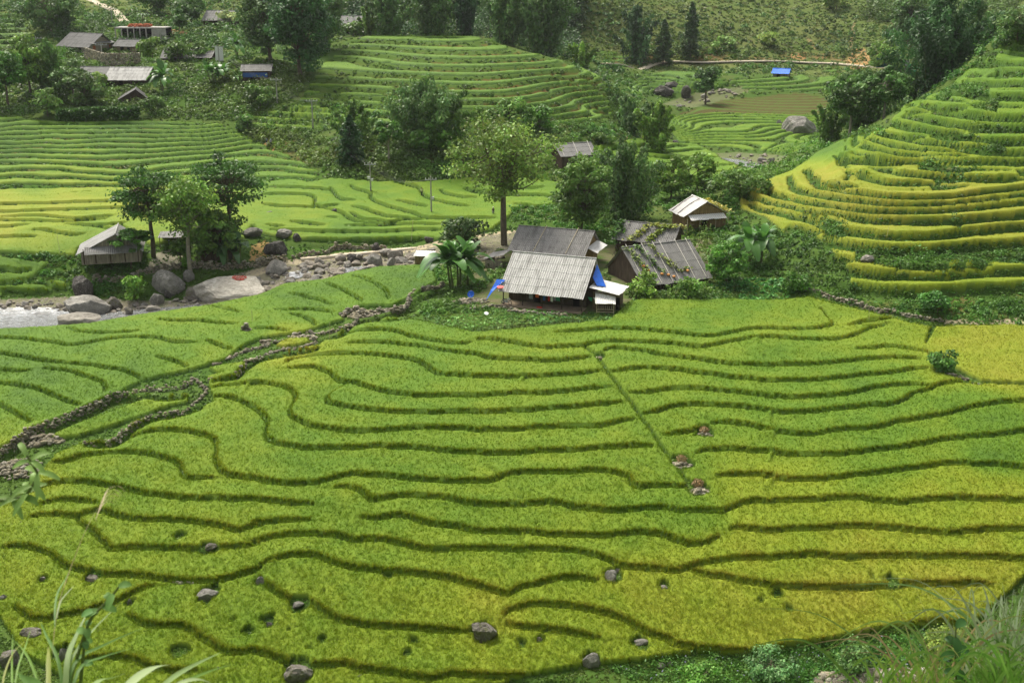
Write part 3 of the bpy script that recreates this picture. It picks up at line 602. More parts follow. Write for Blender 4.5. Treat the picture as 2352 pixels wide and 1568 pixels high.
# ------------------------------------------------------------------ rice: dense stems plus blades
HR = .62
RICE *= 1
rm = RICE > .5
hcrop = HR * np.where(ZONE == 6, .72, 1.0) * (.85 + .3 * fbm(GX / 2.2, GY / 2.2, 61, 3))
def canopy(zone, name, label):
    mz = rm & (ZONE == zone)
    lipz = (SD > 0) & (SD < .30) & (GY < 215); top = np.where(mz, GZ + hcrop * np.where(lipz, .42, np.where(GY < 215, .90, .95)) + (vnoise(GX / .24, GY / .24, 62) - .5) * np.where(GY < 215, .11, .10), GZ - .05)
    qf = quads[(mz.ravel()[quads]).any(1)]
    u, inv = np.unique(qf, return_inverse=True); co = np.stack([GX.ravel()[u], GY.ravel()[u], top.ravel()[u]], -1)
    cc = ricecol(GRIPE.ravel()[u]) * np.where(GY.ravel()[u] < 215, .74, .80)[:, None]; cc[~mz.ravel()[u]] = (.028, .075, .010)      # green stem bases, darkened to paint shade down the terrace faces
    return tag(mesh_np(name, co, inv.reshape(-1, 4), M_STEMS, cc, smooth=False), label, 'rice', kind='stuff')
rng = np.random.default_rng(5)
PA = np.zeros(GX.shape)                                  # picture area of every grid cell
PA[:-1, :-1] = np.abs((GU[:-1, 1:] - GU[:-1, :-1]) * (GV[1:, :-1] - GV[:-1, :-1])) / 5.27
PA *= (GU > -220) & (GU < 2570) & (GV < 1680)
def blades(zone, name, label, dens, nb):
    mz = rm & (ZONE == zone)
    lam = np.clip(PA, .0, 3) * dens * mz
    lip = mz & (SD > 0) & (SD < .4); lam[lip] *= 2.6 if zone != 6 else 1.2
    lam[:, -1] = 0; lam[-1] = 0
    cnt = rng.poisson(lam); ii, jj = np.nonzero(cnt); rep = cnt[ii, jj]; ii = np.repeat(ii, rep); jj = np.repeat(jj, rep)
    p = rng.random(len(ii)); q = rng.random(len(ii))
    ln = gl[ii] + p * (gl[1] - gl[0]); y = np.exp(ln); a = ga[jj] + q * (ga[1] - ga[0]); x = a * (y + 20)
    x += (vnoise(x * 3, y * 3, 70) - .5) * .3
    z = sample(GZ, x, y); ripe = np.clip(sample(GRIPE, x, y) + rng.normal(0, .06, len(x)), 0, 1); h = sample(hcrop, x, y) * rng.uniform(.85, 1.2, len(x))
    isl = lip[ii, jj]; ripe = np.clip(ripe + isl * rng.uniform(0, .30 if zone != 6 else .1, len(x)), 0, 1)
    n = len(x); N = n * nb
    X = np.repeat(x, nb); Y = np.repeat(y, nb); Z = np.repeat(z, nb); H = np.repeat(h, nb) * rng.uniform(.75, 1.12, N); Rp = np.clip(np.repeat(ripe, nb) + rng.normal(0, .08, N), 0, 1)
    pm = np.hypot(Y, 40) / FPX * 2.3                     # metres per render pixel
    wd = np.maximum(.03, pm * .20) * rng.uniform(.7, 1.3, N)
    th = rng.uniform(0, 2 * np.pi, N); lean = rng.uniform(.04, .38, N) * H
    rad = np.maximum(.05, pm * .5) * rng.random(N)
    ph = rng.uniform(0, 2 * np.pi, N)
    bx = X + np.cos(ph) * rad; by = Y + np.sin(ph) * rad
    c0 = np.stack([bx - np.sin(th) * wd * .5, by + np.cos(th) * wd * .5, Z + H * .25], -1)
    c1 = np.stack([bx + np.sin(th) * wd * .5, by - np.cos(th) * wd * .5, Z + H * .25], -1)
    mx = bx + np.cos(th) * lean * .45; my = by + np.sin(th) * lean * .45
    c2 = np.stack([mx + np.sin(th) * wd * .5, my - np.cos(th) * wd * .5, Z + H * .82], -1)
    c3 = np.stack([mx - np.sin(th) * wd * .5, my + np.cos(th) * wd * .5, Z + H * .82], -1)
    c4 = np.stack([bx + np.cos(th) * lean * 1.25, by + np.sin(th) * lean * 1.25, Z + H * rng.uniform(.9, 1.08, N)], -1)
    co = np.stack([c0, c1, c2, c3, c4], 1).reshape(-1, 3)
    b = np.arange(N)[:, None] * 5
    f = np.concatenate([b + np.array([[0, 1, 2]]), b + np.array([[0, 2, 3]]), b + np.array([[3, 2, 4]])], 1).reshape(-1, 3)
    c = ricecol(Rp) * rng.uniform(.86, 1.16, N)[:, None]; c = np.repeat(c, 5, 0)
    return tag(mesh_np(name, co, f, M_RICE, c), label, 'rice', kind='stuff'), N
CANOPY = {1: ('foreground terraces', 1.3, 7), 2: ('bright green plots left of the stone walls', 1.1, 7), 3: ('valley floor and left terraces across the river', .8, 4), 4: ('small plots far up the valley', .7, 4),
          5: ('terraced hill in the middle', .7, 4), 6: ('steep terraces on the right slope', .9, 4)}
for z_, (nm_, de, nb_) in CANOPY.items():
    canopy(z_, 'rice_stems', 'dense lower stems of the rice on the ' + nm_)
    _, N_ = blades(z_, 'rice_crop', 'rice leaves and ears covering the ' + nm_, de, nb_)
    print('rice', z_, N_)
# ------------------------------------------------------------------ vegetation builders
def tube_np(path, radii, n=7):
    path = np.asarray(path, float); k = len(path); radii = np.asarray(radii, float)
    t = np.gradient(path, axis=0); t /= np.linalg.norm(t, axis=1)[:, None] + 1e-9
    ref = np.where(np.abs(t[:, 2:3]) > .9, np.array([[1., 0, 0]]), np.array([[0, 0, 1.]]))
    u = np.cross(t, ref); u /= np.linalg.norm(u, axis=1)[:, None] + 1e-9; v = np.cross(t, u)
    a = np.linspace(0, 2 * np.pi, n, endpoint=False)
    co = path[:, None, :] + radii[:, None, None] * (np.cos(a)[None, :, None] * u[:, None, :] + np.sin(a)[None, :, None] * v[:, None, :])
    i = np.arange(k * n).reshape(k, n); j = np.roll(i, -1, 1)
    f = np.stack([i[:-1], j[:-1], j[1:], i[1:]], -1).reshape(-1, 4)
    return co.reshape(-1, 3), f
class NB:                                       # joins numpy pieces into one quad mesh
    def __init__(s): s.c = []; s.f = []; s.k = []; s.n = 0
    def add(s, co, f, col=(.5, .5, .5)):
        s.c.append(co); s.f.append(np.asarray(f) + s.n); s.n += len(co)
        col = np.asarray(col, float); s.k.append(np.broadcast_to(col, (len(co), 3)) if col.ndim == 1 else col)
    def tube(s, path, radii, n=7, col=(.5, .5, .5)): s.add(*tube_np(path, radii, n), col)
    def build(s, name, mat, parent=None, smooth=False):
        return mesh_np(name, np.concatenate(s.c), np.concatenate(s.f), mat, np.concatenate(s.k), parent, smooth)
def leaves(nb, P, size, col, rs, nrm=None, aspect=1.7, droop=0.0, bias=.6):
    """diamond leaves at points P; size per leaf; nrm: preferred normal"""
    n = len(P); size = np.broadcast_to(size, (n,)) * rs.uniform(.65, 1.35, n)
    d = rs.normal(size=(n, 3))
    if nrm is not None: d = d * (1 - bias) + nrm * bias * 1.4
    d[:, 2] = np.abs(d[:, 2]) * .8 + .15
    d /= np.linalg.norm(d, axis=1)[:, None]
    t = rs.normal(size=(n, 3)); t[:, 2] -= droop * 1.5
    t -= d * (t * d).sum(1)[:, None]; t /= np.linalg.norm(t, axis=1)[:, None] + 1e-9
    b = np.cross(d, t)
    L = (size * .5 * aspect ** .5)[:, None]; Wd = (size * .5 / aspect ** .5)[:, None]
    co = np.stack([P - t * L, P + b * Wd, P + t * L, P - b * Wd], 1).reshape(-1, 3)
    f = np.arange(n * 4).reshape(n, 4)
    nb.add(co, f, np.repeat(col, 4, 0))
def clump_pts(c, r, n, rs, shell=.45):
    d = rs.normal(size=(n, 3)); d /= np.linalg.norm(d, axis=1)[:, None]
    rad = rs.random(n) ** shell * .35 + .65 * rs.random(n) ** (1 / 3)
    return np.asarray(c) + d * rad[:, None] * np.asarray(r), d
def shade(col, n, rs, v=.25):
    c = np.asarray(col)[None, :] * rs.uniform(1 - v, 1 + v, (n, 1)); c[:, 0] *= rs.uniform(.85, 1.2, n); return c
DG = (.092, .175, .028); MG = (.135, .24, .034); LG = (.16, .28, .035); YG = (.20, .28, .03); BG = (.085, .165, .040)
M_BARK = solid('bark', (.13, .105, .075), .9, .1, .4, 2.5, .6); M_PALEBARK = solid('pale_bark', (.26, .235, .18), .9, .1, .3, 2.5, .5)
M_CULM = solid('bamboo_culm', (.12, .14, .05), .6, .2, .3, 2)
def tree(name, label, cat, base, hpx, wpx, col=MG, seed=0, kind='broad', group=None, trunk=.35, bark=None, air=.0, lean=0.0, flat=.55, tip=None, dens=1.0):
    """base: world point; hpx, wpx: size on the picture"""
    rs = np.random.default_rng(seed + 11); col = np.asarray(col) * (1.22 if col in (DG, MG, BG) else 1.5); x, y, z = base; pm = px_m(y, z); H = hpx * pm * 1.02; Wd = wpx * pm
    root = thing(name, label, cat, (x, y, z - .1), 0, group)
    pr = pm * 2.3; ls = max(.22, pr * 2.7)
    area = hpx * wpx / 5.27
    nb = NB(); tb = NB()
    if kind == 'bamboo':
        nc = int(np.clip(area / 60, 12, 60)); N = int(area * 2.2 / nc) + 10
        for k in range(nc):
            a = rs.uniform(0, 2 * np.pi); out = np.array([math.cos(a), math.sin(a), 0]); q = rs.random() ** .7
            h = H * (rs.uniform(.45, 1.0) if q > .3 else rs.uniform(.8, 1.0)) / .90; sp = Wd * .50 * q * rs.uniform(.75, 1.05)
            b0 = out * Wd * .34 * q * rs.random(); t = np.linspace(0, 1, 9)[:, None]
            path = b0 + out * sp * t ** 1.25 + np.array([0, 0, 1]) * h * (t * 1.18 - (.22 + .25 * q) * t ** 3)
            if k < 26: tb.tube(path, np.linspace(.07, .012, 9) * max(1, pr * 3), 5)
            tt = rs.uniform(.04, 1, N) ** .85
            c = np.stack([np.interp(tt, t[:, 0], path[:, i]) for i in range(3)], -1)
            rad = (Wd * .125 + .15) * (1.25 - tt * .8) * rs.uniform(.7, 1.2)
            P, d = clump_pts([0, 0, 0], [1, 1, 1.1], N, rs); P = c + P * rad[:, None]; P[:, 2] -= rad * .45; P[:, 2] = np.maximum(P[:, 2], .05)
            cc = shade(np.asarray(col) * rs.uniform(.55, 1.5), N, rs)
            leaves(nb, P, ls, cc, rs, d + out * .5, 2.6, .9, .45)
    elif kind == 'conifer':
        nl = int(np.clip(hpx / 5, 9, 26)); tb.tube([(0, 0, 0), (0, 0, H * .5), (0, 0, H)], [.3, .2, .04], 6)
        for k in range(nl):
            f = k / (nl - 1); zz = H * (.14 + .86 * f); R = Wd * .5 * (1 - f ** 2.2) ** .8 * rs.uniform(.6, 1.15) + .25; na = 7
            for j in range(na):
                a = rs.uniform(0, 6.28); N = int(area * 1.7 / nl / na * (1.6 - f)) + 4; tt = rs.random(N) ** .7
                P = np.stack([np.cos(a) * R * tt, np.sin(a) * R * tt, zz - R * .35 * tt ** 1.5], -1) + rs.normal(size=(N, 3)) * np.array([R * .1, R * .1, H * .012])
                leaves(nb, P, ls, shade(np.asarray(col) * rs.uniform(.75, 1.25), N, rs), rs, np.array([[0, 0, 1.]]), 2.0, .5, .4)
    else:
        ch0 = H * trunk; ch = H - ch0; cz = ch0 + ch * .5
        nc = int(np.clip(area / 48, 10, 70)); pts = []
        for k in range(nc):
            for _ in range(20):
                d = rs.normal(size=3); d /= np.linalg.norm(d); rr = rs.random() ** (.30)
                p = np.array([d[0] * Wd * .5 * rr, d[1] * Wd * .5 * rr, d[2] * ch * .5 * rr])
                if kind == 'layer' and abs(p[2] / ch * 4 - round(p[2] / ch * 4)) > .14: continue
                wob = .75 + .5 * vnoise(np.array([d[0] * 2 + seed]), np.array([d[2] * 2 + d[1]]), seed)[0]
                p *= min(1, wob); 
                if p[2] < -ch * .2 and np.hypot(p[0], p[1]) > Wd * .38: continue
                break
            pts.append(p + np.array([lean * H * .5, 0, cz]))
        th = [(0, 0, 0), (lean * H * .1 + rs.normal() * .1, rs.normal() * .1, ch0 * .55), (lean * H * .3, rs.normal() * .15, ch0), (lean * H * .5, 0, cz + ch * .2)]
        if trunk < .05: th = [(0, 0, 0), (0, 0, cz * .5), (0, 0, cz), (0, 0, cz * 1.2)]
        r0 = np.clip(H * .023, .07, .55); path = catmull(th, H / 10); tb.tube(path, np.linspace(r0 * 1.15, r0 * .3, len(path)), 8)
        crad = (Wd * .5 * ch * .5) ** .5 * np.clip(1.9 / nc ** .42, .2, .8)
        N = int(area * (1.55 - air * .7) * dens / nc) + 8
        for p in pts:
            s0 = path[min(len(path) - 1, int(len(path) * rs.uniform(.45, .95)))]
            mid = (s0 + p) / 2 + np.array([0, 0, -.06 * H * rs.random()])
            lp = catmull([s0, mid, p], H / 14); tb.tube(lp, np.linspace(r0 * .34, r0 * .07, len(lp)), 5)
            rr = crad * rs.uniform(.65, 1.2)
            P, d = clump_pts(p, [rr, rr, rr * flat], N, rs)
            if air: P += rs.normal(size=P.shape) * rr * air * .5
            P[:, 2] = np.maximum(P[:, 2], .02)
            base_c = np.asarray(col) * rs.uniform(.6, 1.4)
            if tip is not None and rs.random() < .4: base_c = np.asarray(tip) * rs.uniform(.8, 1.2)
            leaves(nb, P, ls, shade(base_c, N, rs), rs, d + np.array([0, 0, .5]), 1.7, .25, .5)
    tb.build('trunk' if kind != 'bamboo' else 'culms', (bark or M_BARK) if kind != 'bamboo' else M_CULM, root, True); nb.build('crown', M_LEAF, root)
    return root
def px_base(U, V, Y=None):
    if Y is None: return hit(U, V)
    a, b = ray(U, V); return (a * Y, Y, gz(a * Y, Y))
def ribbon(nb, path, widths, side, col, fold=.15):
    """leaf blade with a raised fold along its midrib"""
    path = np.asarray(path, float); k = len(path); t = np.gradient(path, axis=0); t /= np.linalg.norm(t, axis=1)[:, None] + 1e-9
    s = np.cross(t, np.asarray(side, float)); s /= np.linalg.norm(s, axis=1)[:, None] + 1e-9; nrm = np.cross(s, t)
    w = np.asarray(widths)[:, None]
    co = np.stack([path - s * w + nrm * w * fold * 2, path, path + s * w + nrm * w * fold * 2], 1).reshape(-1, 3)
    i = np.arange(k * 3).reshape(k, 3)
    f = np.concatenate([np.stack([i[:-1, a], i[1:, a], i[1:, a + 1], i[:-1, a + 1]], -1) for a in (0, 1)])
    nb.add(co, f, col)
def banana(label, base, hpx, wpx, seed, group='banana plants', nl=None, col=(.075, .19, .03)):
    rs = np.random.default_rng(seed); x, y, z = base; pm = px_m(y, z); H = hpx * pm; Wd = wpx * pm
    root = thing('banana_plant', label, 'banana plant', (x, y, z - .05), 0, group); tb = NB(); nst = max(2, int(Wd / 1.6)); nl = nl or 7
    for s in range(nst):
        b = np.array([rs.uniform(-.22, .22) * Wd, rs.uniform(-.15, .15) * Wd, 0]); hs = H * rs.uniform(.38, .55)
        top = b + np.array([b[0] * .3, b[1] * .3, hs])
        tb.tube([b, (b + top) / 2, top], [.20, .16, .10], 8, (.2, .2, .08))
        for k in range(nl):
            a = rs.uniform(0, 6.283); up = rs.uniform(.15, 1.0); L = H * rs.uniform(.5, .72); out = np.array([math.cos(a), math.sin(a), 0])
            t = np.linspace(0, 1, 9)[:, None]
            path = top + out * L * (t * (1.08 - up * .75)) + np.array([0, 0, 1]) * L * (t * (.35 + up * .75) - t ** 2 * (1.05 - up * .75))
            w = L * .17 * np.sin(np.clip(np.linspace(.04, 1, 9) * 1.0, 0, 1) * np.pi * .93 + .1) ** .6
            nb = NB(); c = np.asarray(col) * rs.uniform(.6, 1.5)
            ribbon(nb, path, w, np.cross(out, [0, 0, 1]) * 0 + np.array([0, 0, 1.]) + out * .4, c, .12)
            nb.build('leaf', M_GLOSSLEAF, root, True)
    tb.build('stem', M_CULM, root, True); return root

def scatter(name, label, mask, dens, rpx, nl, col, seed, hfac=.7, cat='undergrowth', lsf=1.9, flower=None, cov=None):
    """stuff: leafy clumps over a masked piece of ground; dens = clumps per picture pixel"""
    rs = np.random.default_rng(seed)
    if cat == 'undergrowth': rpx *= 1.55; nl = int(nl * 2.3); dens *= .75
    lam = np.clip(PA, 0, 4) * dens * mask
    if cov is not None: lam = lam * cov
    lam[:, -1] = 0; lam[-1] = 0; cnt = rs.poisson(lam); ii, jj = np.nonzero(cnt); rep = cnt[ii, jj]; ii = np.repeat(ii, rep); jj = np.repeat(jj, rep)
    n = len(ii)
    if n == 0: return
    y = np.exp(gl[ii] + rs.random(n) * (gl[1] - gl[0])); x = (ga[jj] + rs.random(n) * (ga[1] - ga[0])) * (y + 20); z = sample(GZ, x, y)
    pm = px_m(y, z) * 2.3; r = np.minimum(pm * rpx * np.clip(rs.lognormal(-.15, .5, n), .35, 2.3), 3.6)
    tint = np.asarray(col)[None] * np.c_[.85 + .5 * vnoise(x / 7, y / 7, seed + 9), np.ones(n), np.ones(n)] * (.62 + .8 * vnoise(x / 4, y / 4, seed))[:, None] * rs.uniform(.75, 1.3, n)[:, None]
    hb = .6 + .9 * vnoise(x / 5, y / 5, seed + 3)
    P, d = clump_pts([0, 0, 0], [1, 1, 1], n * nl, rs); R = np.repeat(r, nl)[:, None]
    P = P * R * np.array([1, 1, hfac]) * np.c_[np.ones(n * nl), np.ones(n * nl), np.repeat(hb, nl)]
    P[:, 2] = np.abs(P[:, 2] + R[:, 0] * hfac * .45); P += np.repeat(np.stack([x, y, z], -1), nl, 0)
    c = np.repeat(tint, nl, 0) * rs.uniform(.75, 1.3, (n * nl, 1))
    if flower is not None: m = rs.random(n * nl) < .02; c[m] = flower
    nb = NB(); leaves(nb, P, np.repeat(np.maximum(.12, pm * lsf), nl), c, rs, d + np.array([0, 0, .6]), 1.8, .2, .45)
    return tag(nb.build(name, M_LEAF), label, cat, kind='stuff')

# ------------------------------------------------------------------ ground cover
UG_BANK = gmask("P 548,285 600,300 690,312 760,318 860,322 1000,330 1080,326 1240,318 1290,330 1300,400 1240,400 1050,412 870,418 760,405 690,375 640,348 600,335 560,312", 245, 305)
UG_VILL = gmask("P -160,270 -160,120 60,100 130,108 380,110 470,112 560,130 720,150 690,215 645,240 560,262 540,282 370,270 140,262 40,268", 300, 460)
UG_HILL = gmask("P -160,110 -160,-40 850,-40 850,60 760,100 690,130 560,125 450,112 130,108 60,100", 330, 640)
UG_RIGHT = gmask("P 1640,470 1690,455 1700,480 1760,520 1800,540 1870,545 1900,575 1940,630 1960,665 2100,702 2352,712 2352,736 2170,738 1990,715 1850,668 1740,630 1650,600", 150, 240) | sum(gmask(p_, 150, 340) for p_ in RBUSH).astype(bool)
UG_RTOP = gmask("P 2060,225 2140,195 2200,170 2260,120 2300,40 2330,-20 2520,-20 2520,100 2340,96 2260,130 2230,165 2180,200 2130,230 2085,240", 200, 420)
UG_REDGE = gmask("P 1640,420 1700,380 1800,350 1880,320 1900,280 1960,300 2050,300 2040,315 1950,330 1880,362 1820,402 1740,432 1690,470 1640,500", 190, 330)
UG_ROAD = gmask("P 1550,168 1600,150 1800,147 1900,150 1990,165 1990,200 1930,215 1900,160 1800,165 1700,178 1640,170", 370, 460) | gmask("P 1300,150 1330,135 1420,150 1440,180 1480,165 1500,220 1440,260 1400,230 1370,180", 300, 460)
UG_ABOVE = gmask("P 1300,135 1420,100 1500,110 1600,115 1750,118 1900,118 2000,108 2060,60 2080,130 2000,142 1900,135 1760,136 1560,144 1400,146", 455, 540)
UG_FAR = gmask("P 1300,140 1290,-40 2100,-40 2080,60 2000,110 1900,118 1600,118 1480,108 1400,110", 440, 680)
UG_RIV = gmask("P -160,600 60,590 180,590 330,598 335,640 290,640 300,690 150,676 90,660 -160,660 0,655 120,640", 180, 212)
UG_YARD = (gmask("P 1080,560 1130,545 1180,560 1150,600 1080,640 960,690 1000,650 1000,610 1040,600", 170, 220) | gmask("P 1420,660 1640,640 1700,640 1640,700 1450,692", 160, 185) | gmask("P 1550,520 1680,500 1760,560 1720,640 1640,650 1640,580", 180, 225) | gmask("P 1180,470 1290,470 1420,500 1420,545 1280,525 1170,515", 200, 235) | gmask("P 1380,380 1440,400 1640,415 1640,480 1420,500 1300,480 1300,430 1250,400", 215, 285))
UG_TARO = gmask("P 1625,655 1720,640 1800,645 1840,672 1780,695 1690,705 1640,690", 160, 190)
UG_GARD = gmask("P 960,715 1080,705 1180,712 1400,722 1420,735 1230,745 1120,762 1090,768 1000,745", 155, 178)
UG_MIDR = gmask("P 1100,330 1240,285 1400,290 1500,315 1440,330 1300,325 1250,360 1230,400 1100,345", 255, 320) | gmask("P 600,270 700,245 800,240 900,262 860,300 760,300 690,310 600,300", 262, 325)
FRE = (RICE < .5) & ~bed
scatter('undergrowth', 'dense shrubs and creepers on the bank under the middle hill', UG_BANK & FRE, .11, 3.0, 14, DG, 101, .9)
scatter('undergrowth', 'bushes and gardens between the village houses', UG_VILL & FRE, .12, 2.6, 13, (.085, .175, .026), 102, .5, flower=(.5, .5, .4))
scatter('undergrowth', 'scrub and woodland on the slope above the village', UG_HILL & FRE, .10, 3.8, 13, (0.063, 0.147, 0.027), 103, .9, cov=np.clip(fbm(GX / 18, GY / 18, 104, 3) * 3 - .9, 0, 1))
scatter('undergrowth', 'tangled weeds and bushes between the terraces of the right slope', UG_RIGHT & FRE & (SD > -90), .075, 3.4, 15, (0.068, 0.173, 0.024), 105, .6, cov=np.clip(fbm(GX / 5, GY / 5, 106, 3) * 3 - .95, 0, 1))
scatter('undergrowth', 'bushes along the upper rim of the right slope', UG_RTOP & FRE, .075, 3.4, 14, (0.068, 0.180, 0.027), 107, .8)
scatter('undergrowth', 'light green bushes along the lower rim of the right slope', UG_REDGE & FRE, .10, 3.0, 14, (0.090, 0.217, 0.027), 108, .9)
scatter('undergrowth', 'bushes below the far road', UG_ROAD & FRE, .08, 2.6, 12, (0.075, 0.173, 0.030), 109, .8)
scatter('undergrowth', 'dark scrub on the cutting above the far road', UG_ABOVE & FRE, .10, 2.8, 12, DG, 110, .8, cov=np.clip(fbm(GX / 10, GY / 10, 111, 3) * 3.2 - 1.0, 0, 1))
scatter('undergrowth', 'low shrubs dotted over the dry grass hillside', UG_FAR & FRE, .022, 2.3, 12, (0.072, 0.147, 0.033), 112, .55, cov=np.clip(fbm(GX / 9, GY / 5, 113, 3) * 3.4 - 1.1, 0, 1))
scatter('undergrowth', 'weeds on the grassy bank below the riverside hut', UG_RIV & FRE, .06, 2.8, 14, (0.068, 0.188, 0.022), 114, .6)
scatter('undergrowth', 'weeds and shrubs around the farm yards', UG_YARD & FRE & ~yards, .07, 3.0, 14, (0.075, 0.195, 0.026), 115, .7)
scatter('taro_leaves', 'broad bluish green taro leaves beside the farm', UG_TARO & FRE, .14, 2.2, 10, (0.090, 0.255, 0.053), 116, .6, 'vegetable garden', 3.0)
scatter('vegetable_leaves', 'pale green vegetable bed in front of the grey roofed house', UG_GARD & FRE, .16, 1.5, 9, (0.150, 0.345, 0.083), 117, .55, 'vegetable garden', 2.2)
scatter('undergrowth', 'maize and shrubs at the foot of the terraced hill', UG_MIDR & FRE, .07, 2.4, 12, (0.093, 0.210, 0.033), 118, .9)
scatter('weeds', 'lush low weeds filling the gully below the last terrace', gul & (GV > 1380), .045, 5.0, 18, (0.085, 0.21, 0.03), 119, .45, flower=(.35, .33, .5))
HOLES = (ZONE == 1) & (RICE < .5) & (GY < 175)
scatter('grass', 'short green grass on the terrace banks and lanes', (HOLES | ((ZONE == 2) & (RICE < .5))) & FRE, .12, 1.5, 10, (0.105, 0.22, 0.025), 120, .35, 'grass', 1.5)
scatter('grass', 'tufted grass on the risers of the hill and right slope', ((ZONE == 6) | (ZONE == 3)) & (RICE < .5) & FRE, .06, 1.2, 10, (0.083, 0.217, 0.021), 121, .4, 'grass', 1.5)

UG_BACK = gmask("P 760,100 800,-60 1340,-60 1330,130 1290,150 1240,120 1100,88 860,84", 392, 560)
scatter('woodland', 'dark wood filling the gaps behind the terraced hill', UG_BACK & (GY > 398) & (RICE < .5), .11, 6.5, 34, (.045, .11, .028), 130, 1.5, 'woodland')
UG_TRTOP = gmask("P 1960,40 2100,-60 2420,-60 2300,60 2240,130 2100,120 2060,60", 380, 640)
scatter('woodland', 'dark wood at the top right behind the bamboo', UG_TRTOP & (RICE < .5), .09, 6.5, 34, BG, 131, 1.4, 'woodland')
REST = (RICE < .5) & ~bed & ~yards & (GY > 178) & ~QF['brn'][0]
scatter('grass', 'rough grass covering the open banks and slopes', REST, .085, 1.7, 12, (.075, .15, .022), 132, .4, 'grass', 1.6)
scatter('grass', 'dry olive grass tufts of the far hillside', REST & (GY > 430), .10, 1.7, 10, (.14, .195, .055), 133, .22, 'grass', 1.6)
NEARREST = (RICE < .5) & (GY < 182) & ~bed & ~yards
scatter('grass', 'green grass and small weeds between the near rice plots and walls', NEARREST & (GV < 1600), .15, 1.7, 12, (.095, .19, .025), 134, .45, 'grass', 1.6)
YRD = gmask("P 1425,668 1470,662 1640,650 1680,690 1450,702", 165, 184) | gmask("P 1560,520 1620,530 1640,550 1580,548", 195, 225) | gmask("P 1000,690 1100,700 1130,712 1080,722 960,722", 165, 180)
scatter('undergrowth', 'tall garden plants in front of the pole laden roof and beside the porch', YRD & (RICE < .5), .09, 2.6, 15, (.11, .21, .03), 140, 1.0)
# ------------------------------------------------------------------ stone
def rockmat(name, a, b, c, sc=1.2, moss=0.0, spots=(.62, .60, .54), attr=False):
    m = NM(name, .9, .15); n1_ = m.noise(sc, 6, .7); n2_ = m.noise(sc * 3.3, 5, .7); n3_ = m.noise(sc * 9, 3, .6)
    k = m.ramp(n1_, [(.32, a), (.5, b), (.68, c)])
    k = m.mix(m.ramp(n2_, [(.55, (0, 0, 0)), (.68, (.75, .75, .75))]), k, spots)
    k = m.mix(m.ramp(n3_, [(.35, (.5, .5, .5)), (.6, (0, 0, 0))]), k, tuple(v * .45 for v in a))
    if moss:
        k = m.mix(m.ramp(m.noise(sc * 1.7, 4, .6), [(.5, (0, 0, 0)), (.62, (moss, moss, moss))]), k, (.10, .11, .035))
    k = m.mix(m.ramp(m.noise(.35, 4, .6, m.scaled(1, 1, 2.2)), [(.42, (0, 0, 0)), (.62, (.45, .45, .45))]), k, tuple(v * .6 for v in b))
    if attr: k = m.mix(1.0, k, m.attr(), 'MULTIPLY')
    m.col(k); m.bump(m.noise(sc * 5, 6, .7), 1.0, .2); return m.m
M_DROCK = rockmat('dark_rock', (.055, .05, .045), (.11, .10, .09), (.21, .20, .18), 2.4)
M_GROCK = rockmat('grey_rock', (.15, .14, .125), (.30, .285, .25), (.47, .45, .40), 2.2)
M_PROCK = rockmat('pale_rock', (.22, .20, .165), (.33, .305, .26), (.48, .44, .37), 2.0)
M_SLAB = rockmat('slab_rock', (.26, .24, .20), (.42, .395, .335), (.56, .52, .45), 1.6)
M_MROCK = rockmat('mossy_rock', (.12, .105, .085), (.22, .20, .17), (.33, .31, .27), 1.6, .8)
M_COB = rockmat('cobble_stone', (.20, .17, .13), (.36, .32, .26), (.50, .45, .37), 2.2)
M_WALLS = rockmat('wall_stone', (.13, .115, .09), (.29, .27, .22), (.50, .47, .40), 3.2, .45, attr=True)
_rockmesh = {}
def rock_mesh(seed, sub=4, rough=.28, mat=None):
    key = (seed, sub, mat.name if mat else '')
    if key in _rockmesh: return _rockmesh[key]
    bm = bmesh.new(); bmesh.ops.create_icosphere(bm, subdivisions=sub, radius=1.0)
    rs = np.random.default_rng(seed); off = rs.uniform(0, 50, 3)
    pl = rs.normal(size=(15, 3)); pl /= np.linalg.norm(pl, axis=1)[:, None]; pd = rs.uniform(.52, .95, 15)
    for v in bm.verts:
        p = np.array(v.co); p = p * (1 + rough * (fbm(np.array([p[0] * 1.5 + off[0]]), np.array([p[1] * 1.5 + p[2] * 1.3 + off[1]]), seed, 3)[0] - .5) * 2)
        for q, d in zip(pl, pd):
            t = p @ q - d
            if t > 0: p = p - q * t * .9
        p = p * (1 + .07 * (fbm(np.array([p[0] * 5 + off[2]]), np.array([p[1] * 5 + p[2] * 4]), seed + 5, 3)[0] - .5) * 2); v.co = p
    me = bpy.data.meshes.new('rock'); bm.to_mesh(me); bm.free()
    for f in me.polygons: f.use_smooth = False
    if mat: me.materials.append(mat)
    _rockmesh[key] = me; return me
def boulder(name, label, U, V, wpx, hpx, seed, mat, group=None, rot=0, depth=.8, sink=.36, tilt=0, Y=None, sub=4, cat='boulder'):
    x, y, z = px_base(U, V, Y); pm = px_m(y, z); w = wpx * pm / 2 * 1.08; h = hpx * pm / 2 * 1.05
    o = bpy.data.objects.new(name, rock_mesh(seed, sub, .28, mat)); COL.objects.link(o)
    o.scale = (w, w * depth, h * (1 + sink)); o.rotation_euler = (tilt, tilt * .5, rot); o.location = (x, y + w * depth * .5, gz(x, y + w * depth * .3) * .5 + z * .5 + h * (1 - sink))
    return tag(o, label, cat, group)
BG_ = 'boulders along the stream'
boulder('boulder', 'dark upright boulder standing on the left stream bank', 190, 688, 56, 60, 3, M_DROCK, BG_, .4, .8)
boulder('boulder', 'big grey domed boulder in the shallow water, left end of the stream', 192, 728, 108, 44, 4, M_GROCK, BG_, .1, .75)
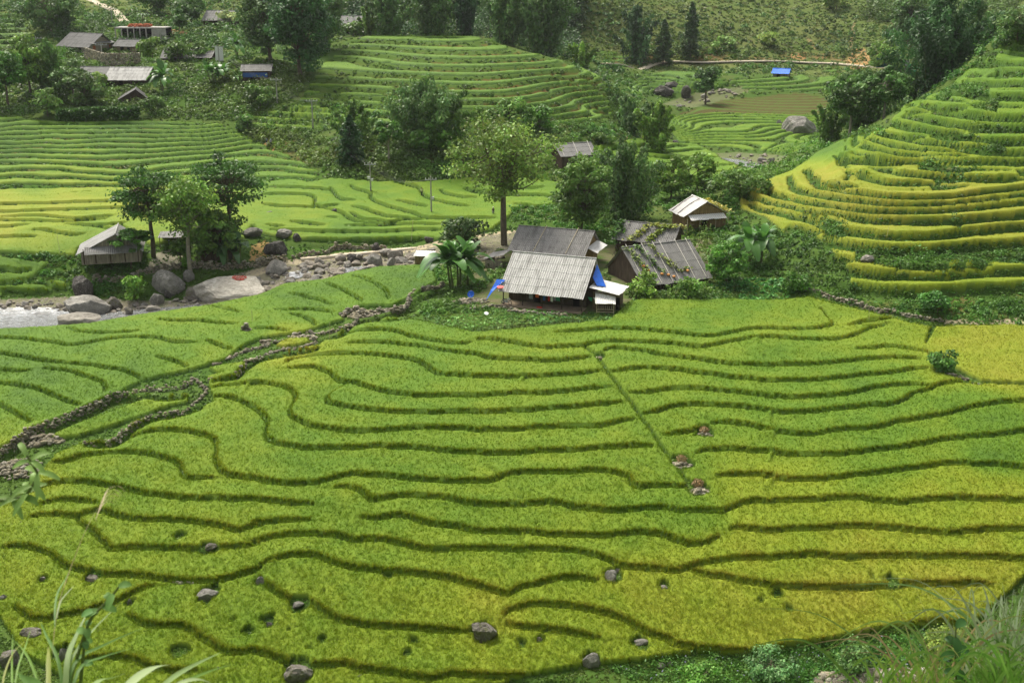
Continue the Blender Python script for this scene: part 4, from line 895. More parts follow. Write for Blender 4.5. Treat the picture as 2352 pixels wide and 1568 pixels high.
boulder('boulder', 'pale flat rock slab at the water edge below the big grey domed boulder', 170, 748, 110, 24, 5, M_PROCK, BG_, .2, .6)
boulder('boulder', 'large grey block boulder beside the light trunked tree', 380, 672, 78, 54, 6, M_GROCK, BG_, -.2, .8)
boulder('boulder', 'rounded grey boulder below the dry stone wall by the tree foot', 430, 648, 28, 26, 7, M_GROCK, BG_, .5, .8)
slab = boulder('rock_slab', 'huge pale sloping rock slab with red peppers spread to dry on top', 512, 692, 182, 46, 8, M_SLAB, None, .06, 1.15, .4, cat='rock slab')
boulder('boulder', 'brown cracked rock at the left foot of the huge pale slab', 465, 688, 80, 30, 9, M_MROCK, BG_, .3, .6)
boulder('boulder', 'dark rounded boulder lying on the tan sand mound', 634, 588, 50, 36, 10, M_DROCK, BG_, .3, .8)
boulder('boulder', 'low grey rock at the field edge above the sand mound', 648, 547, 44, 18, 11, M_GROCK, BG_, .3, .8)
boulder('boulder', 'dark grey rock behind the low rock above the sand mound', 682, 554, 22, 16, 12, M_DROCK, BG_)
boulder('boulder', 'jagged grey rock leaning beside the dark leafed trees', 582, 545, 44, 24, 13, M_GROCK, BG_, .2, .6, .2, .3)
boulder('boulder', 'grey boulder at the upstream end of the pale slab', 634, 630, 50, 30, 14, M_GROCK, BG_, .1)
boulder('boulder', 'tall grey boulder among the stream stones below the footpath', 862, 614, 36, 32, 15, M_GROCK, BG_, .5)
boulder('boulder', 'dark grey boulder left of the tall stream boulder', 812, 602, 30, 20, 16, M_DROCK, BG_, .2)
boulder('boulder', 'grey boulder right of the tall stream boulder', 898, 612, 24, 22, 17, M_GROCK, BG_, .9)
boulder('boulder', 'pale rock slab behind the tall stream boulder', 908, 594, 44, 22, 18, M_PROCK, BG_, .2)
boulder('boulder', 'dark boulder at the bend of the footpath', 984, 558, 22, 16, 19, M_DROCK, BG_, .2)
boulder('boulder', 'dark rock beside the low wall above the footpath', 862, 575, 22, 16, 20, M_DROCK, BG_, .2)
boulder('boulder', 'flat grey rock lying in the yellow green valley field', 617, 494, 26, 8, 21, M_GROCK, 'rocks in the valley fields')
boulder('boulder', 'small dark rock in the middle of the valley field', 770, 488, 17, 8, 22, M_DROCK, 'rocks in the valley fields')
boulder('boulder', 'brown boulder between stream stones below the grey block', 360, 700, 34, 30, 23, M_GROCK, BG_, .3)
boulder('boulder', 'round brown boulder right of the big grey domed boulder', 262, 712, 38, 28, 24, M_MROCK, BG_, .3)
boulder('boulder', 'reddish brown boulder in the white water', 296, 725, 24, 20, 25, M_MROCK, BG_, .3)
boulder('boulder', 'low boulder right of the reddish brown boulder', 350, 716, 34, 14, 26, M_PROCK, BG_, .3)
boulder('boulder', 'dark low boulder under the brown cracked rock', 385, 684, 30, 18, 27, M_DROCK, BG_, .3)
FG_ = 'boulders in the rice'
boulder('boulder', 'big mossy boulder standing in the lower rice terrace', 1110, 1478, 60, 52, 30, M_MROCK, FG_, .3)
boulder('boulder', 'dark mossy boulder at the bottom edge of the rice', 678, 1572, 70, 44, 31, M_MROCK, FG_, .5)
boulder('boulder', 'pointed grey rock leaning at the lower terrace lip', 1360, 1532, 46, 30, 32, M_GROCK, FG_, .4, .6, .3, .25)
boulder('boulder', 'low grey rock in the last small terrace', 1474, 1482, 32, 12, 33, M_GROCK, FG_)
boulder('boulder', 'pale brown stone at the weedy lower edge', 1518, 1536, 22, 15, 34, M_PROCK, FG_)
boulder('boulder', 'reddish stone next to the pale brown stone at the weedy edge', 1538, 1530, 12, 12, 35, M_MROCK, FG_)
boulder('boulder', 'grey boulder with a grass cap between two terraces', 1404, 1336, 34, 24, 36, M_GROCK, FG_, .2)
boulder('boulder', 'small pale stone on the grass topped boulder', 1420, 1314, 18, 8, 37, M_PROCK, FG_)
boulder('boulder', 'small pale stone in a gap of the ripe rice', 1526, 1356, 20, 14, 38, M_PROCK, FG_)
boulder('boulder', 'pale grey boulder on the weedy strip at the left', 474, 1380, 50, 26, 39, M_GROCK, FG_, .2)
boulder('boulder', 'flat brown rock on the upper left terrace edge', 482, 1266, 32, 14, 40, M_MROCK, FG_, .4, .6, .3, .2)
boulder('boulder', 'grey stone at the right end of the weedy strip', 598, 1343, 20, 18, 41, M_GROCK, FG_)
boulder('boulder', 'small upright stone at the left end of the weedy strip', 298, 1388, 11, 14, 42, M_GROCK, FG_)
boulder('boulder', 'flat dark rock in the left rice below a terrace edge', 212, 1336, 38, 12, 43, M_MROCK, FG_)
boulder('boulder', 'round stone in the yellow rice at the left', 98, 1334, 15, 12, 44, M_PROCK, FG_)
boulder('boulder', 'dark rock at the lower left among weeds', 264, 1415, 26, 14, 45, M_DROCK, FG_)
boulder('boulder', 'grey mottled boulder behind the long grass leaves at lower left', 146, 1520, 30, 34, 46, M_GROCK, FG_)
boulder('boulder', 'brown slanting rock left of the long grass leaves', 66, 1472, 52, 30, 47, M_MROCK, FG_, .3)
boulder('boulder', 'large brown boulder at the lower left corner', 22, 1528, 46, 40, 48, M_MROCK, FG_, .3)
boulder('boulder', 'grey boulder at the left picture edge', 8, 1386, 22, 24, 49, M_GROCK, FG_, .3)
boulder('boulder', 'small dark stone in the rice left of the big terrace bay', 618, 1440, 18, 10, 50, M_DROCK, FG_)
boulder('boulder', 'two toned stone on the grassy lane below the bay', 682, 1396, 30, 14, 51, M_GROCK, FG_)
boulder('boulder', 'flat pale stone at the edge of the lowest left terrace', 790, 1466, 34, 10, 52, M_PROCK, FG_)
boulder('boulder', 'small dark boulder at the bottom left of the middle', 502, 1550, 16, 18, 53, M_DROCK, FG_)
boulder('boulder', 'grey stone at the bottom beside the dark mossy boulder', 822, 1566, 34, 16, 54, M_GROCK, FG_)
boulder('boulder', 'brown stone in the rice below the middle terrace', 1092, 1206, 14, 6, 55, M_MROCK, FG_)
boulder('boulder', 'small grey stone on the rice lip at centre', 1122, 1120, 10, 9, 56, M_GROCK, FG_)
boulder('boulder', 'thin dark rock lying in the lowest middle terrace', 1238, 1472, 20, 8, 57, M_MROCK, FG_)
FAR_ = 'boulders far up the valley'
boulder('boulder', 'left dark boulder of the trio on the far field', 1530, 222, 52, 26, 60, M_DROCK, FAR_, .2)
boulder('boulder', 'middle dark boulder of the trio on the far field', 1541, 205, 30, 18, 61, M_DROCK, FAR_, .2)
boulder('boulder', 'right tilted dark boulder of the trio on the far field', 1578, 226, 28, 30, 62, M_DROCK, FAR_, .9)
boulder('boulder', 'huge dark grey boulder with a grass patch in the far rice', 1838, 308, 94, 46, 63, M_GROCK, FAR_, .1, .7)
boulder('boulder', 'small grey rock left of the huge dark boulder', 1790, 286, 12, 10, 64, M_GROCK, FAR_)
boulder('boulder', 'grey boulder on the upper stream bend', 1752, 375, 20, 16, 65, M_GROCK, FAR_)
boulder('boulder', 'grey boulder right of its twin on the upper stream bend', 1772, 375, 18, 14, 66, M_GROCK, FAR_)
boulder('boulder', 'pale brown rock face showing on the right slope', 1996, 604, 34, 16, 67, M_PROCK, None, .3)
boulder('boulder', 'dark rock at the valley field corner below the bamboo', 1553, 330, 16, 8, 68, M_DROCK, FAR_)
# grass on boulder tops and red peppers drying on the slab
def on_top(o, pts_uv, r): 
    return None
sb = slab
bpy.context.view_layer.update()
def drape(o, u, v):
    """point of object o's surface under the view ray through a traced pixel"""
    a, b = ray(u, v); d = Vector((a, 1, b)).normalized(); mi = o.matrix_world.inverted(); og = mi @ Vector((0, 0, CAMH)); dd = (mi.to_3x3() @ d).normalized()
    ok, loc, nr, _ = o.ray_cast(og, dd); return (np.array(o.matrix_world @ loc) if ok else None)
rs = np.random.default_rng(77); nb = NB(); pts = []
for k in range(300):
    a = rs.uniform(0, 6.28); q = rs.random() ** .5; p = drape(sb, 550 + math.cos(a) * 17 * q, 637 + math.sin(a) * 8 * q)
    if p is not None: pts.append(p + np.array([0, 0, .05]))
if pts: leaves(nb, np.array(pts), .2, np.array([[.42, .035, .015]]) * rs.uniform(.6, 1.4, (len(pts), 1)), rs, np.array([[0, 0, 1.]]), 2.4, 0, .6); tag(nb.build('red_peppers', M_LEAF), 'red peppers spread to dry on the pale rock slab', 'peppers', kind='stuff')

# cobbles of the stream bed: separate copies of a few shapes
rs = np.random.default_rng(9)
def cobbles(poly, n, smin, smax, label, group, ymin=0, ymax=1e9, name='river_stone'):
    p = np.array(trace(poly)); k = 0; tries = 0
    while k < n and tries < n * 60:
        tries += 1; u = rs.uniform(p[:, 0].min(), p[:, 0].max()); v = rs.uniform(p[:, 1].min(), p[:, 1].max())
        if not inpoly(p, np.array([u]), np.array([v]))[0]: continue
        x, y, z = hit(u, v)
        if not ymin < y < ymax: continue
        s = smin + (smax - smin) * rs.random() ** 2.2; mat_ = (M_COB, M_PROCK, M_GROCK, M_COB)[rs.integers(4)]
        o = bpy.data.objects.new(name, rock_mesh(200 + int(rs.integers(5)), 2, .25, mat_)); COL.objects.link(o)
        o.location = (x, y, z + s * .22); o.scale = (s * rs.uniform(.75, 1.2), s * rs.uniform(.7, 1.1), s * rs.uniform(.45, .8)); o.rotation_euler = (rs.normal() * .25, rs.normal() * .25, rs.uniform(0, 6.28))
        tag(o, label, 'stone', group); k += 1
cobbles("P 565,640 695,604 842,584 930,575 1000,580 990,606 883,614 802,630 740,646 655,655 600,678", 150, .35, 1.45, 'rounded pale stone among the heap of stream stones below the footpath', 'stones in the stream bed', 176, 240)
cobbles("P -20,692 120,688 150,700 240,706 340,694 420,690 460,690 460,704 350,720 240,724 150,720 130,712 60,712 0,712", 95, .28, .85, 'rounded tan stone on the gravel bank of the left stream', 'stones in the left stream', 176, 215)
cobbles("P 1645,358 1700,354 1780,358 1870,370 1830,388 1740,390 1680,374", 34, .35, .95, 'pale stone in the upper stream bend', 'stones in the upper stream', 270, 330)
cobbles("P 1530,236 1620,208 1710,200 1700,215 1640,236 1560,248", 34, .5, 1.5, 'grey stone on the far stony strip below the three dark boulders', 'stones on the far strip', 340, 420)
nb = NB(); bi = np.argwhere(bed & (GX < 60) & (GY < 240)); sel = bi[rs.integers(0, len(bi), 5200)]
gx = GX[sel[:, 0], sel[:, 1]] + rs.normal(size=len(sel)) * .1; gy = GY[sel[:, 0], sel[:, 1]] + rs.normal(size=len(sel)) * .2; g0 = sample(GZ, gx, gy)
s = rs.uniform(.07, .26, len(gx)); oc = np.array([[1, 0, 0], [0, 1, 0], [-1, 0, 0], [0, -1, 0], [.1, 0, .75]]); jit = rs.uniform(.7, 1.3, (len(gx), 5, 3))
co = (oc[None] * jit * s[:, None, None] + np.stack([gx, gy, g0], -1)[:, None]).reshape(-1, 3); b = np.arange(len(gx))[:, None] * 5
f = np.concatenate([b + np.array([[i, (i + 1) % 4, 4, 4]]) for i in range(4)], 1).reshape(-1, 4)[:, :3]
tag(mesh_np('gravel', co, f, M_COB), 'small loose stones of the stream bed', 'gravel', kind='stuff')

# water
mt = NM('stream_water', .12, .5); w1 = mt.noise(.55, 5, .65, mt.scaled(.7, 1.6, 1)); w2 = mt.noise(2.2, 4, .7, mt.scaled(.5, 1.8, 1))
mt.col(mt.mix(mt.ramp(w2, [(.53, (0, 0, 0)), (.68, (1, 1, 1))]), mt.ramp(w1, [(.35, (.07, .07, .06)), (.65, (.22, .235, .24))]), (.70, .72, .74))); mt.bump(w2, .7, .12); M_WATER = mt.m
def water(poly, label, lift, ymin, ymax):
    mk = gmask(poly, ymin, ymax); q = quads[mk.ravel()[quads].all(1)]; u, inv = np.unique(q, return_inverse=True)
    zz = GZ.ravel()[u]; co = np.stack([GX.ravel()[u], GY.ravel()[u], zz + lift], -1)
    if len(q): tag(mesh_np('stream', co, inv.reshape(-1, 4), M_WATER, smooth=True), label, 'stream', kind='structure')
water("P -160,706 0,707 60,706 130,708 150,716 240,722 280,716 340,710 470,700 470,712 350,728 150,760 -160,770", 'shallow stream with white riffles over stones at the left', .16, 165, 215)
water("P 790,617 830,612 870,614 905,612 900,622 850,628 790,636", 'pool of the stream between heaps of stones', .14, 190, 225)
water("P 655,627 700,620 720,626 690,640 650,645", 'narrow run of the stream between boulders', .12, 190, 225)
water("P 1650,362 1700,368 1760,380 1800,378 1810,388 1740,392 1690,380", 'stream bend far up the valley', .15, 270, 330)

# ------------------------------------------------------------------ dry stone walls
def ico(sub):
    bm = bmesh.new(); bmesh.ops.create_icosphere(bm, subdivisions=sub, radius=1.0); v = np.array([x.co[:] for x in bm.verts]); f = np.array([[q.index for q in p.verts] for p in bm.faces]); bm.free(); return v, f
ICV, ICF = ico(1)
def stones_mesh(name, C, S, label, cat, mat=None, seed=1, kind=None, group=None):
    rs = np.random.default_rng(seed); n = len(C)
    V = ICV[None] * (1 + .55 * (rs.random((n, len(ICV), 1)) - .5)); a = rs.uniform(0, 6.28, n); ca, sa = np.cos(a)[:, None], np.sin(a)[:, None]
    V = V * S[:, None, :]; X = V[..., 0] * ca - V[..., 1] * sa; Yv = V[..., 0] * sa + V[..., 1] * ca
    co = (np.stack([X, Yv, V[..., 2]], -1) + C[:, None]).reshape(-1, 3); f = (ICF[None] + np.arange(n)[:, None, None] * len(ICV)).reshape(-1, 3)
    tint = np.repeat(rs.uniform(.75, 1.9, (n, 1)) * np.array([[1.0, .97, .9]]) ** rs.uniform(0, 2.5, (n, 1)), len(ICV), 0)
    o = mesh_np(name, co, f, mat or M_WALLS, tint); return tag(o, label, cat, group, kind)
def stone_wall(label, txt, width, height, size, seed, off=.3, name='dry_stone_wall', mat=None, top=True):
    rs = np.random.default_rng(seed); pl = catmull([hit(u, v, off)[:2] for u, v in trace(txt)], .3); C = []; S = []
    for (x, y) in pl:
        g = min(gz(x, y), gz(x, y - .8)); h = height * .85 * rs.uniform(.55, 1.2) + max(0, gz(x, y + .8) - g)
        nrow = max(1, int(h / (size * .62))); ncol = max(1, int(width / size * .9))
        for r in range(nrow + 1):
            for c in range(ncol):
                s = size * rs.uniform(.26, .78)
                C.append((x + rs.normal() * .12, y - .45 + (c + .5) / ncol * width + rs.normal() * .1 + r * .05, g + r * size * .62 + rs.normal() * .05)); S.append((s * rs.uniform(.9, 1.4), s * rs.uniform(.7, 1.1), s * rs.uniform(.5, .85)))
    return stones_mesh(name, np.array(C), np.array(S), label, 'stone wall', mat, seed)
stone_wall('long dry stone wall curving up from the left edge between rice fields', "A -60,1150 100,1030 220,940 300,890 400,860 600,780 800,690 950,610 1100,570 1250,550 1400,545 1550,525 1640,480", .65, .75, .38, 1)
stone_wall('lower dry stone wall enclosing the small rice pocket', "A 700,1010 850,1000 960,985 1060,915 1180,830 1300,770 1450,750 1600,705 1690,640 1760,560 1700,490 1650,450", .65, .5, .38, 2)
stone_wall('dry stone wall rising from the rice pocket to the yellow strip', "A 1780,480 1880,440 2000,425 2090,330 B -20,300 120,255 230,220 380,195 500,170 560,140 540,110", 1.0, .5, .48, 3)
stone_wall('dry stone wall on the upper side of the yellow strip', "A 1830,340 1950,280 2100,215 2300,165 B 100,140 300,130 380,80 480,50 560,70 680,60 800,20 N 830,1440 920,1400", 1.1, .45, .5, 4)
stone_wall('stone wall and rubble from the mound to the banana plants', "N 780,1355 900,1300 1000,1330 1120,1310 1230,1300 1340,1260 1370,1190 1430,1140 1600,1110 1650,1080", 1.3, .7, .5, 5)
stone_wall('mossy dry stone wall on the left stream bank', "M 800,1050 950,1050 1100,1040 1190,1000 1280,970 1400,950 1540,935", .8, .8, .5, 6)
stone_wall('dry stone terrace wall below the dark leafed trees', "M 1640,930 1800,935 1950,940 2100,930 2260,915 2352,895 N 60,920 200,890 300,870", .8, 1.3, .5, 7)
stone_wall('low stone wall along the upper side of the footpath', "N 370,850 500,825 650,810 740,770 900,770 1050,770 1150,770", .8, .7, .5, 8)
stone_wall('stone wall climbing along the foot of the right slope', "Q 490,1110 600,1145 700,1190 830,1225 950,1260 1080,1295 1250,1320 1400,1355 1550,1380 1650,1390", .9, .5, .5, 9)
stone_wall('stone edging beside the bush at the right', "D 1700,410 1800,430 P 2262,886 2300,889 2360,892 2420,892", .8, .25, .4, 10)
stone_wall('stone footing in front of the grey roofed house', "N 1900,1290 2000,1270 2100,1260 2250,1290 2352,1310 O 500,1155 700,1170 1000,1190", .9, .35, .45, 11)
rs = np.random.default_rng(31)
def rubble(label, U, V, wpx, hpx, n, size, seed, group=None, hgt=.5, name='stone_heap', mat=None, cat='stone heap'):
    rs = np.random.default_rng(seed); x, y, z = hit(U, V, .2); pm = px_m(y, z); C = []; S = []
    for k in range(n):
        a = rs.uniform(0, 6.28); q = rs.random() ** .6; px = x + math.cos(a) * q * wpx * pm / 2; py = y + math.sin(a) * q * hpx * pm * .9
        s = size * rs.uniform(.35, .8); C.append((px, py, gz(px, py) + hgt * (1 - q) * rs.random() + s * .2)); S.append((s * rs.uniform(.8, 1.5), s, s * rs.uniform(.5, .9)))
    return stones_mesh(name, np.array(C), np.array(S), label, cat, mat, seed, None, group)
HG = 'stone heaps in the rice'
rubble('stone heap at the lower end of the grassy lane', 1605, 1128, 46, 16, 60, .45, 1, HG); rubble('stone heap with dry straw beside the grassy lane', 1565, 1066, 40, 16, 46, .42, 2, HG)
rubble('small stone heap in the rice right of the lane', 1618, 998, 34, 12, 34, .35, 3, HG); rubble('little pile of pale stones near the top of the lane', 1376, 822, 14, 8, 14, .35, 4, HG)
rubble('round cairn of stacked dark stones standing in the left rice field', 566, 762, 34, 12, 130, .42, 5, None, 1.6, 'stone_cairn', None, 'cairn')
rubble('grassy mound of loose stones beside the stone wall', 835, 722, 70, 26, 190, .42, 6, None, .9)
rubble('stone heap where the two walls meet above the yellow strip', 700, 775, 60, 18, 90, .42, 7, None, .6)
rubble('loose stones at the lower left wall end', 90, 1010, 120, 30, 150, .5, 8, None, .8)
rubble('rubble of dark stones by the left picture edge under the leafy stem', 40, 1075, 110, 44, 120, .5, 9, None, .6)
rubble('short row of pale stones at the left edge of the lower terraces', 40, 1206, 90, 8, 26, .5, 10, HG)
rubble('row of stones in the weedy strip of the lower left', 400, 1345, 130, 8, 22, .5, 11, HG)
rubble('brush and stones at the corner of the orange field', 2150, 835, 40, 24, 50, .5, 12, HG)
rubble('stones below the banana plants', 1080, 690, 90, 24, 90, .5, 13, None, .4); rubble('stony ground behind the banana plants', 1125, 590, 70, 30, 90, .6, 14, None, .5)
rubble('broken grey stones piled at the bottom right behind the tall grass', 2040, 1556, 340, 30, 330, .75, 15, None, .35, 'stone_heap', M_WALLS)
for k, (u, v, w_) in enumerate(((1604, 1112, 26), (1566, 1056, 24), (1618, 990, 22))):     # dry straw lying on the heaps
    x, y, z = hit(u, v + 6, .2); pm = px_m(y, z); nb = NB(); P, d = clump_pts((x, y + .4, z + .55), (w_ * pm * .5, .7, .3), 260, rs); leaves(nb, P, .3, shade((.30, .22, .10), 260, rs), rs, d, 3.5, .2)
    tag(nb.build('dry_straw', M_LEAF), ('dry straw on the heap at the lower end of the lane', 'dry straw on the middle heap beside the lane', 'dry straw on the small heap right of the lane')[k], 'straw', kind='stuff')
# ------------------------------------------------------------------ building materials
def plankmat(name, a, b, sc=1.0):
    m = NM(name, .9, .1); st = m.noise(2.2 * sc, 4, .7, m.scaled(3.2, 3.2, .25)); n_ = m.noise(.7, 5, .7)
    c = m.ramp(st, [(.3, tuple(v * .5 for v in a)), (.5, a), (.68, b)]); m.col(m.mix(m.ramp(n_, [(.45, (0, 0, 0)), (.7, (.6, .6, .6))]), c, tuple(v * .55 for v in a)))
    m.bump(st, .5, .05); return m.m
def roofmat(name, a, b, stain, amount=.6, sx=.35, rough=.8):
    """weathered fibre cement: streaks run down the slope (object y)"""
    m = NM(name, rough, .15); s1 = m.noise(1.0, 5, .7, m.scaled(1.6, .28, .28)); s2 = m.noise(sx, 5, .7); s3 = m.noise(7.0, 3, .7)
    c = m.mix(s2, a, b); c = m.mix(m.ramp(s1, [(.46, (0, 0, 0)), (.68, (amount,) * 3)]), c, stain); c = m.mix(m.ramp(s3, [(.5, (0, 0, 0)), (.7, (.35, .35, .35))]), c, stain)
    m.col(c); m.bump(s3, .3, .02); return m.m
M_RLIGHT = roofmat('light_grey_roofing', (.40, .395, .375), (.56, .55, .52), (.17, .165, .15), .75)
M_RDARK = roofmat('dark_grey_roofing', (.17, .166, .157), (.26, .254, .24), (.07, .067, .062), .65)
M_RMID = roofmat('grey_roofing', (.19, .187, .178), (.28, .275, .26), (.09, .088, .08), .6)
M_RWHITE = roofmat('white_roofing', (.66, .65, .62), (.78, .77, .74), (.36, .33, .27), .45)
M_RTHATCH = plankmat('thatch', (.12, .11, .095), (.20, .19, .165), 2)
M_RBLUE = solid('blue_sheet', (.02, .17, .72), .5, .4, .2, .8, .1)
M_PLANK = plankmat('weathered_planks', (.155, .115, .075), (.26, .20, .135)); M_DPLANK = plankmat('dark_planks', (.075, .055, .038), (.13, .098, .068))
M_BAMBOO = plankmat('bamboo_weave', (.24, .165, .075), (.36, .26, .13)); M_GPLANK = plankmat('grey_planks', (.24, .21, .165), (.36, .325, .265))
M_MUD = solid('pale_render', (.30, .265, .20), .95, .05, .25, .8, .3); M_EARTHW = solid('earth_wall', (.22, .175, .12), .95, .05, .3, .8, .3)
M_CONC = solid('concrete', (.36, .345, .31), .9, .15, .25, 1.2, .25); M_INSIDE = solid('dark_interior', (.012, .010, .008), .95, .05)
M_POLE = solid('dry_bamboo_pole', (.46, .39, .26), .7, .2, .2, 4); M_WPOLE = solid('bleached_pole', (.60, .57, .50), .7, .2, .2, 4); M_DWOOD = solid('dark_wood', (.06, .045, .032), .9, .1)
M_TARP = solid('blue_tarpaulin', (.015, .13, .62), .45, .4, .25, 1.5, .4); M_WHITE = solid('white_plastic', (.72, .72, .70), .5, .4, .06); M_RED = solid('red_plastic', (.60, .035, .02), .5, .4, .1)
M_ORANGE = solid('orange_cloth', (.75, .17, .03), .8, .1, .1); M_BLUEC = solid('blue_cloth', (.05, .12, .35), .8, .1, .2); M_GREENC = solid('green_cloth', (.05, .25, .14), .8, .1, .2); M_GREYC = solid('grey_cloth', (.28, .28, .33), .8, .1, .2)
M_BLACK = solid('black_metal', (.02, .02, .022), .4, .5, .1); M_METAL = solid('grey_metal', (.35, .36, .37), .4, .5, .1); M_SKIN = solid('skin', (.33, .19, .12), .6, .3, .05); M_HAIR = solid('dark_hair', (.012, .010, .009), .6, .3, .1)
M_PALESHIRT = solid('pale_yellow_cloth', (.62, .66, .36), .8, .1, .05); M_DARKC = solid('dark_cloth', (.02, .022, .035), .85, .1, .1); M_PUMP = solid('pumpkin_skin', (.68, .30, .08), .55, .3, .15, 3)
M_SIGN = solid('dark_green_paint', (.02, .12, .10), .5, .3, .08); M_SIGNG = solid('green_paint', (.05, .30, .13), .5, .3, .08); M_BRICK = solid('red_brick', (.36, .12, .06), .9, .1, .3, 1)

class MB:                                       # polygon collector for built things
    def __init__(s): s.v = []; s.f = []
    def box(s, c, d, rz=0.0, taper=1.0):
        cx, cy, cz = c; dx, dy, dz = d[0] / 2, d[1] / 2, d[2] / 2; b = len(s.v); ca, sa = math.cos(rz), math.sin(rz)
        for z_ in (-1, 1):
            k = taper if z_ > 0 else 1
            for x_, y_ in ((-1, -1), (1, -1), (1, 1), (-1, 1)):
                px, py = x_ * dx * k, y_ * dy * k; s.v.append((cx + px * ca - py * sa, cy + px * sa + py * ca, cz + z_ * dz))
        s.f += [(b, b + 3, b + 2, b + 1), (b + 4, b + 5, b + 6, b + 7)] + [(b + i, b + (i + 1) % 4, b + 4 + (i + 1) % 4, b + 4 + i) for i in range(4)]; return s
    def bar(s, p, q, r, r2=None, n=7):
        co, f = tube_np([p, q], [r, r if r2 is None else r2], n); b = len(s.v); s.v += [tuple(c) for c in co]; s.f += [tuple(int(i) + b for i in g) for g in f]
        s.f.append(tuple(range(b + n - 1, b - 1, -1))); s.f.append(tuple(range(b + n, b + 2 * n))); return s
    def path(s, pts, r, n=6):
        co, f = tube_np(pts, np.full(len(pts), r) if np.isscalar(r) else r, n); b = len(s.v); s.v += [tuple(c) for c in co]; s.f += [tuple(int(i) + b for i in g) for g in f]; return s
    def poly(s, pts, th=(0, 0, 0)):                # slab: polygon extruded along th
        b = len(s.v); n = len(pts); s.v += [tuple(p) for p in pts] + [tuple(np.add(p, th)) for p in pts]
        s.f += [tuple(range(b, b + n)), tuple(range(b + 2 * n - 1, b + n - 1, -1))] + [(b + (i + 1) % n, b + i, b + n + i, b + n + (i + 1) % n) for i in range(n)]; return s
    def sheet(s, o, u, v, pitch=.3, amp=.035, rows=4, th=.03, seed=0, rag=.06):
        """corrugated roofing: o corner at the ridge, u along the ridge, v down the slope; lapped rows"""
        rs = np.random.default_rng(seed); o, u, v = map(lambda q: np.array(q, float), (o, u, v)); L = np.linalg.norm(u); nrm = np.cross(u, v); nrm /= np.linalg.norm(nrm)
        if nrm[2] < 0: nrm = -nrm
        nx = max(4, int(L / pitch * 4)); t = np.linspace(0, 1, nx + 1); wave = np.sin(t * L / pitch * 2 * np.pi) * amp
        for r in range(rows):
            t0 = r / rows; t1 = (r + 1) / rows + .03; rg = (rs.random(nx // 12 + 2) - .5) * rag
            drop = np.repeat(rg, 12)[:nx + 1] if len(np.repeat(rg, 12)) > nx else np.zeros(nx + 1)
            A = o + u * t[:, None] + v * t0 + nrm * (wave + .055 * (rows - r) * 0 + .0)[:, None]
            B = o + u * t[:, None] + v * (t1 + drop / np.linalg.norm(v) * 3)[:, None] + nrm * (wave + .03)[:, None]
            b = len(s.v); n = nx + 1; dn = nrm * th
            for P in (A, B, A - dn, B - dn): s.v += [tuple(p) for p in P]
            for i in range(nx):
                s.f += [(b + i, b + n + i, b + n + i + 1, b + i + 1), (b + 2 * n + i, b + 2 * n + i + 1, b + 3 * n + i + 1, b + 3 * n + i), (b + n + i, b + 3 * n + i, b + 3 * n + i + 1, b + n + i + 1)]
        return s
    def build(s, name, mat, parent=None, label=None):
        me = bpy.data.meshes.new(name); me.from_pydata(s.v, [], s.f); bm = bmesh.new(); bm.from_mesh(me); bmesh.ops.recalc_face_normals(bm, faces=bm.faces); bm.to_mesh(me); bm.free()
        me.materials.append(mat); o = bpy.data.objects.new(name, me); COL.objects.link(o)
        if parent: o.parent = parent
        if label: o['label'] = label
        return o
def planks(mb, x0, y0, x1, y1, z0, z1, w=.28, th=.05, top=None, seed=0):
    """vertical board wall from (x0,y0) to (x1,y1); top(t) gives the height along it"""
    L = math.hypot(x1 - x0, y1 - y0); n = max(1, int(L / w)); rz = math.atan2(y1 - y0, x1 - x0); rs = np.random.default_rng(seed)
    for k in range(n):
        t = (k + .5) / n; zt = top(t) if top else z1
        if zt - z0 < .05: continue
        o_ = .012 * (k % 2); mb.box((x0 + (x1 - x0) * t - math.sin(rz) * o_, y0 + (y1 - y0) * t + math.cos(rz) * o_, (z0 + zt) / 2), (L / n - .012, th, zt - z0), rz)
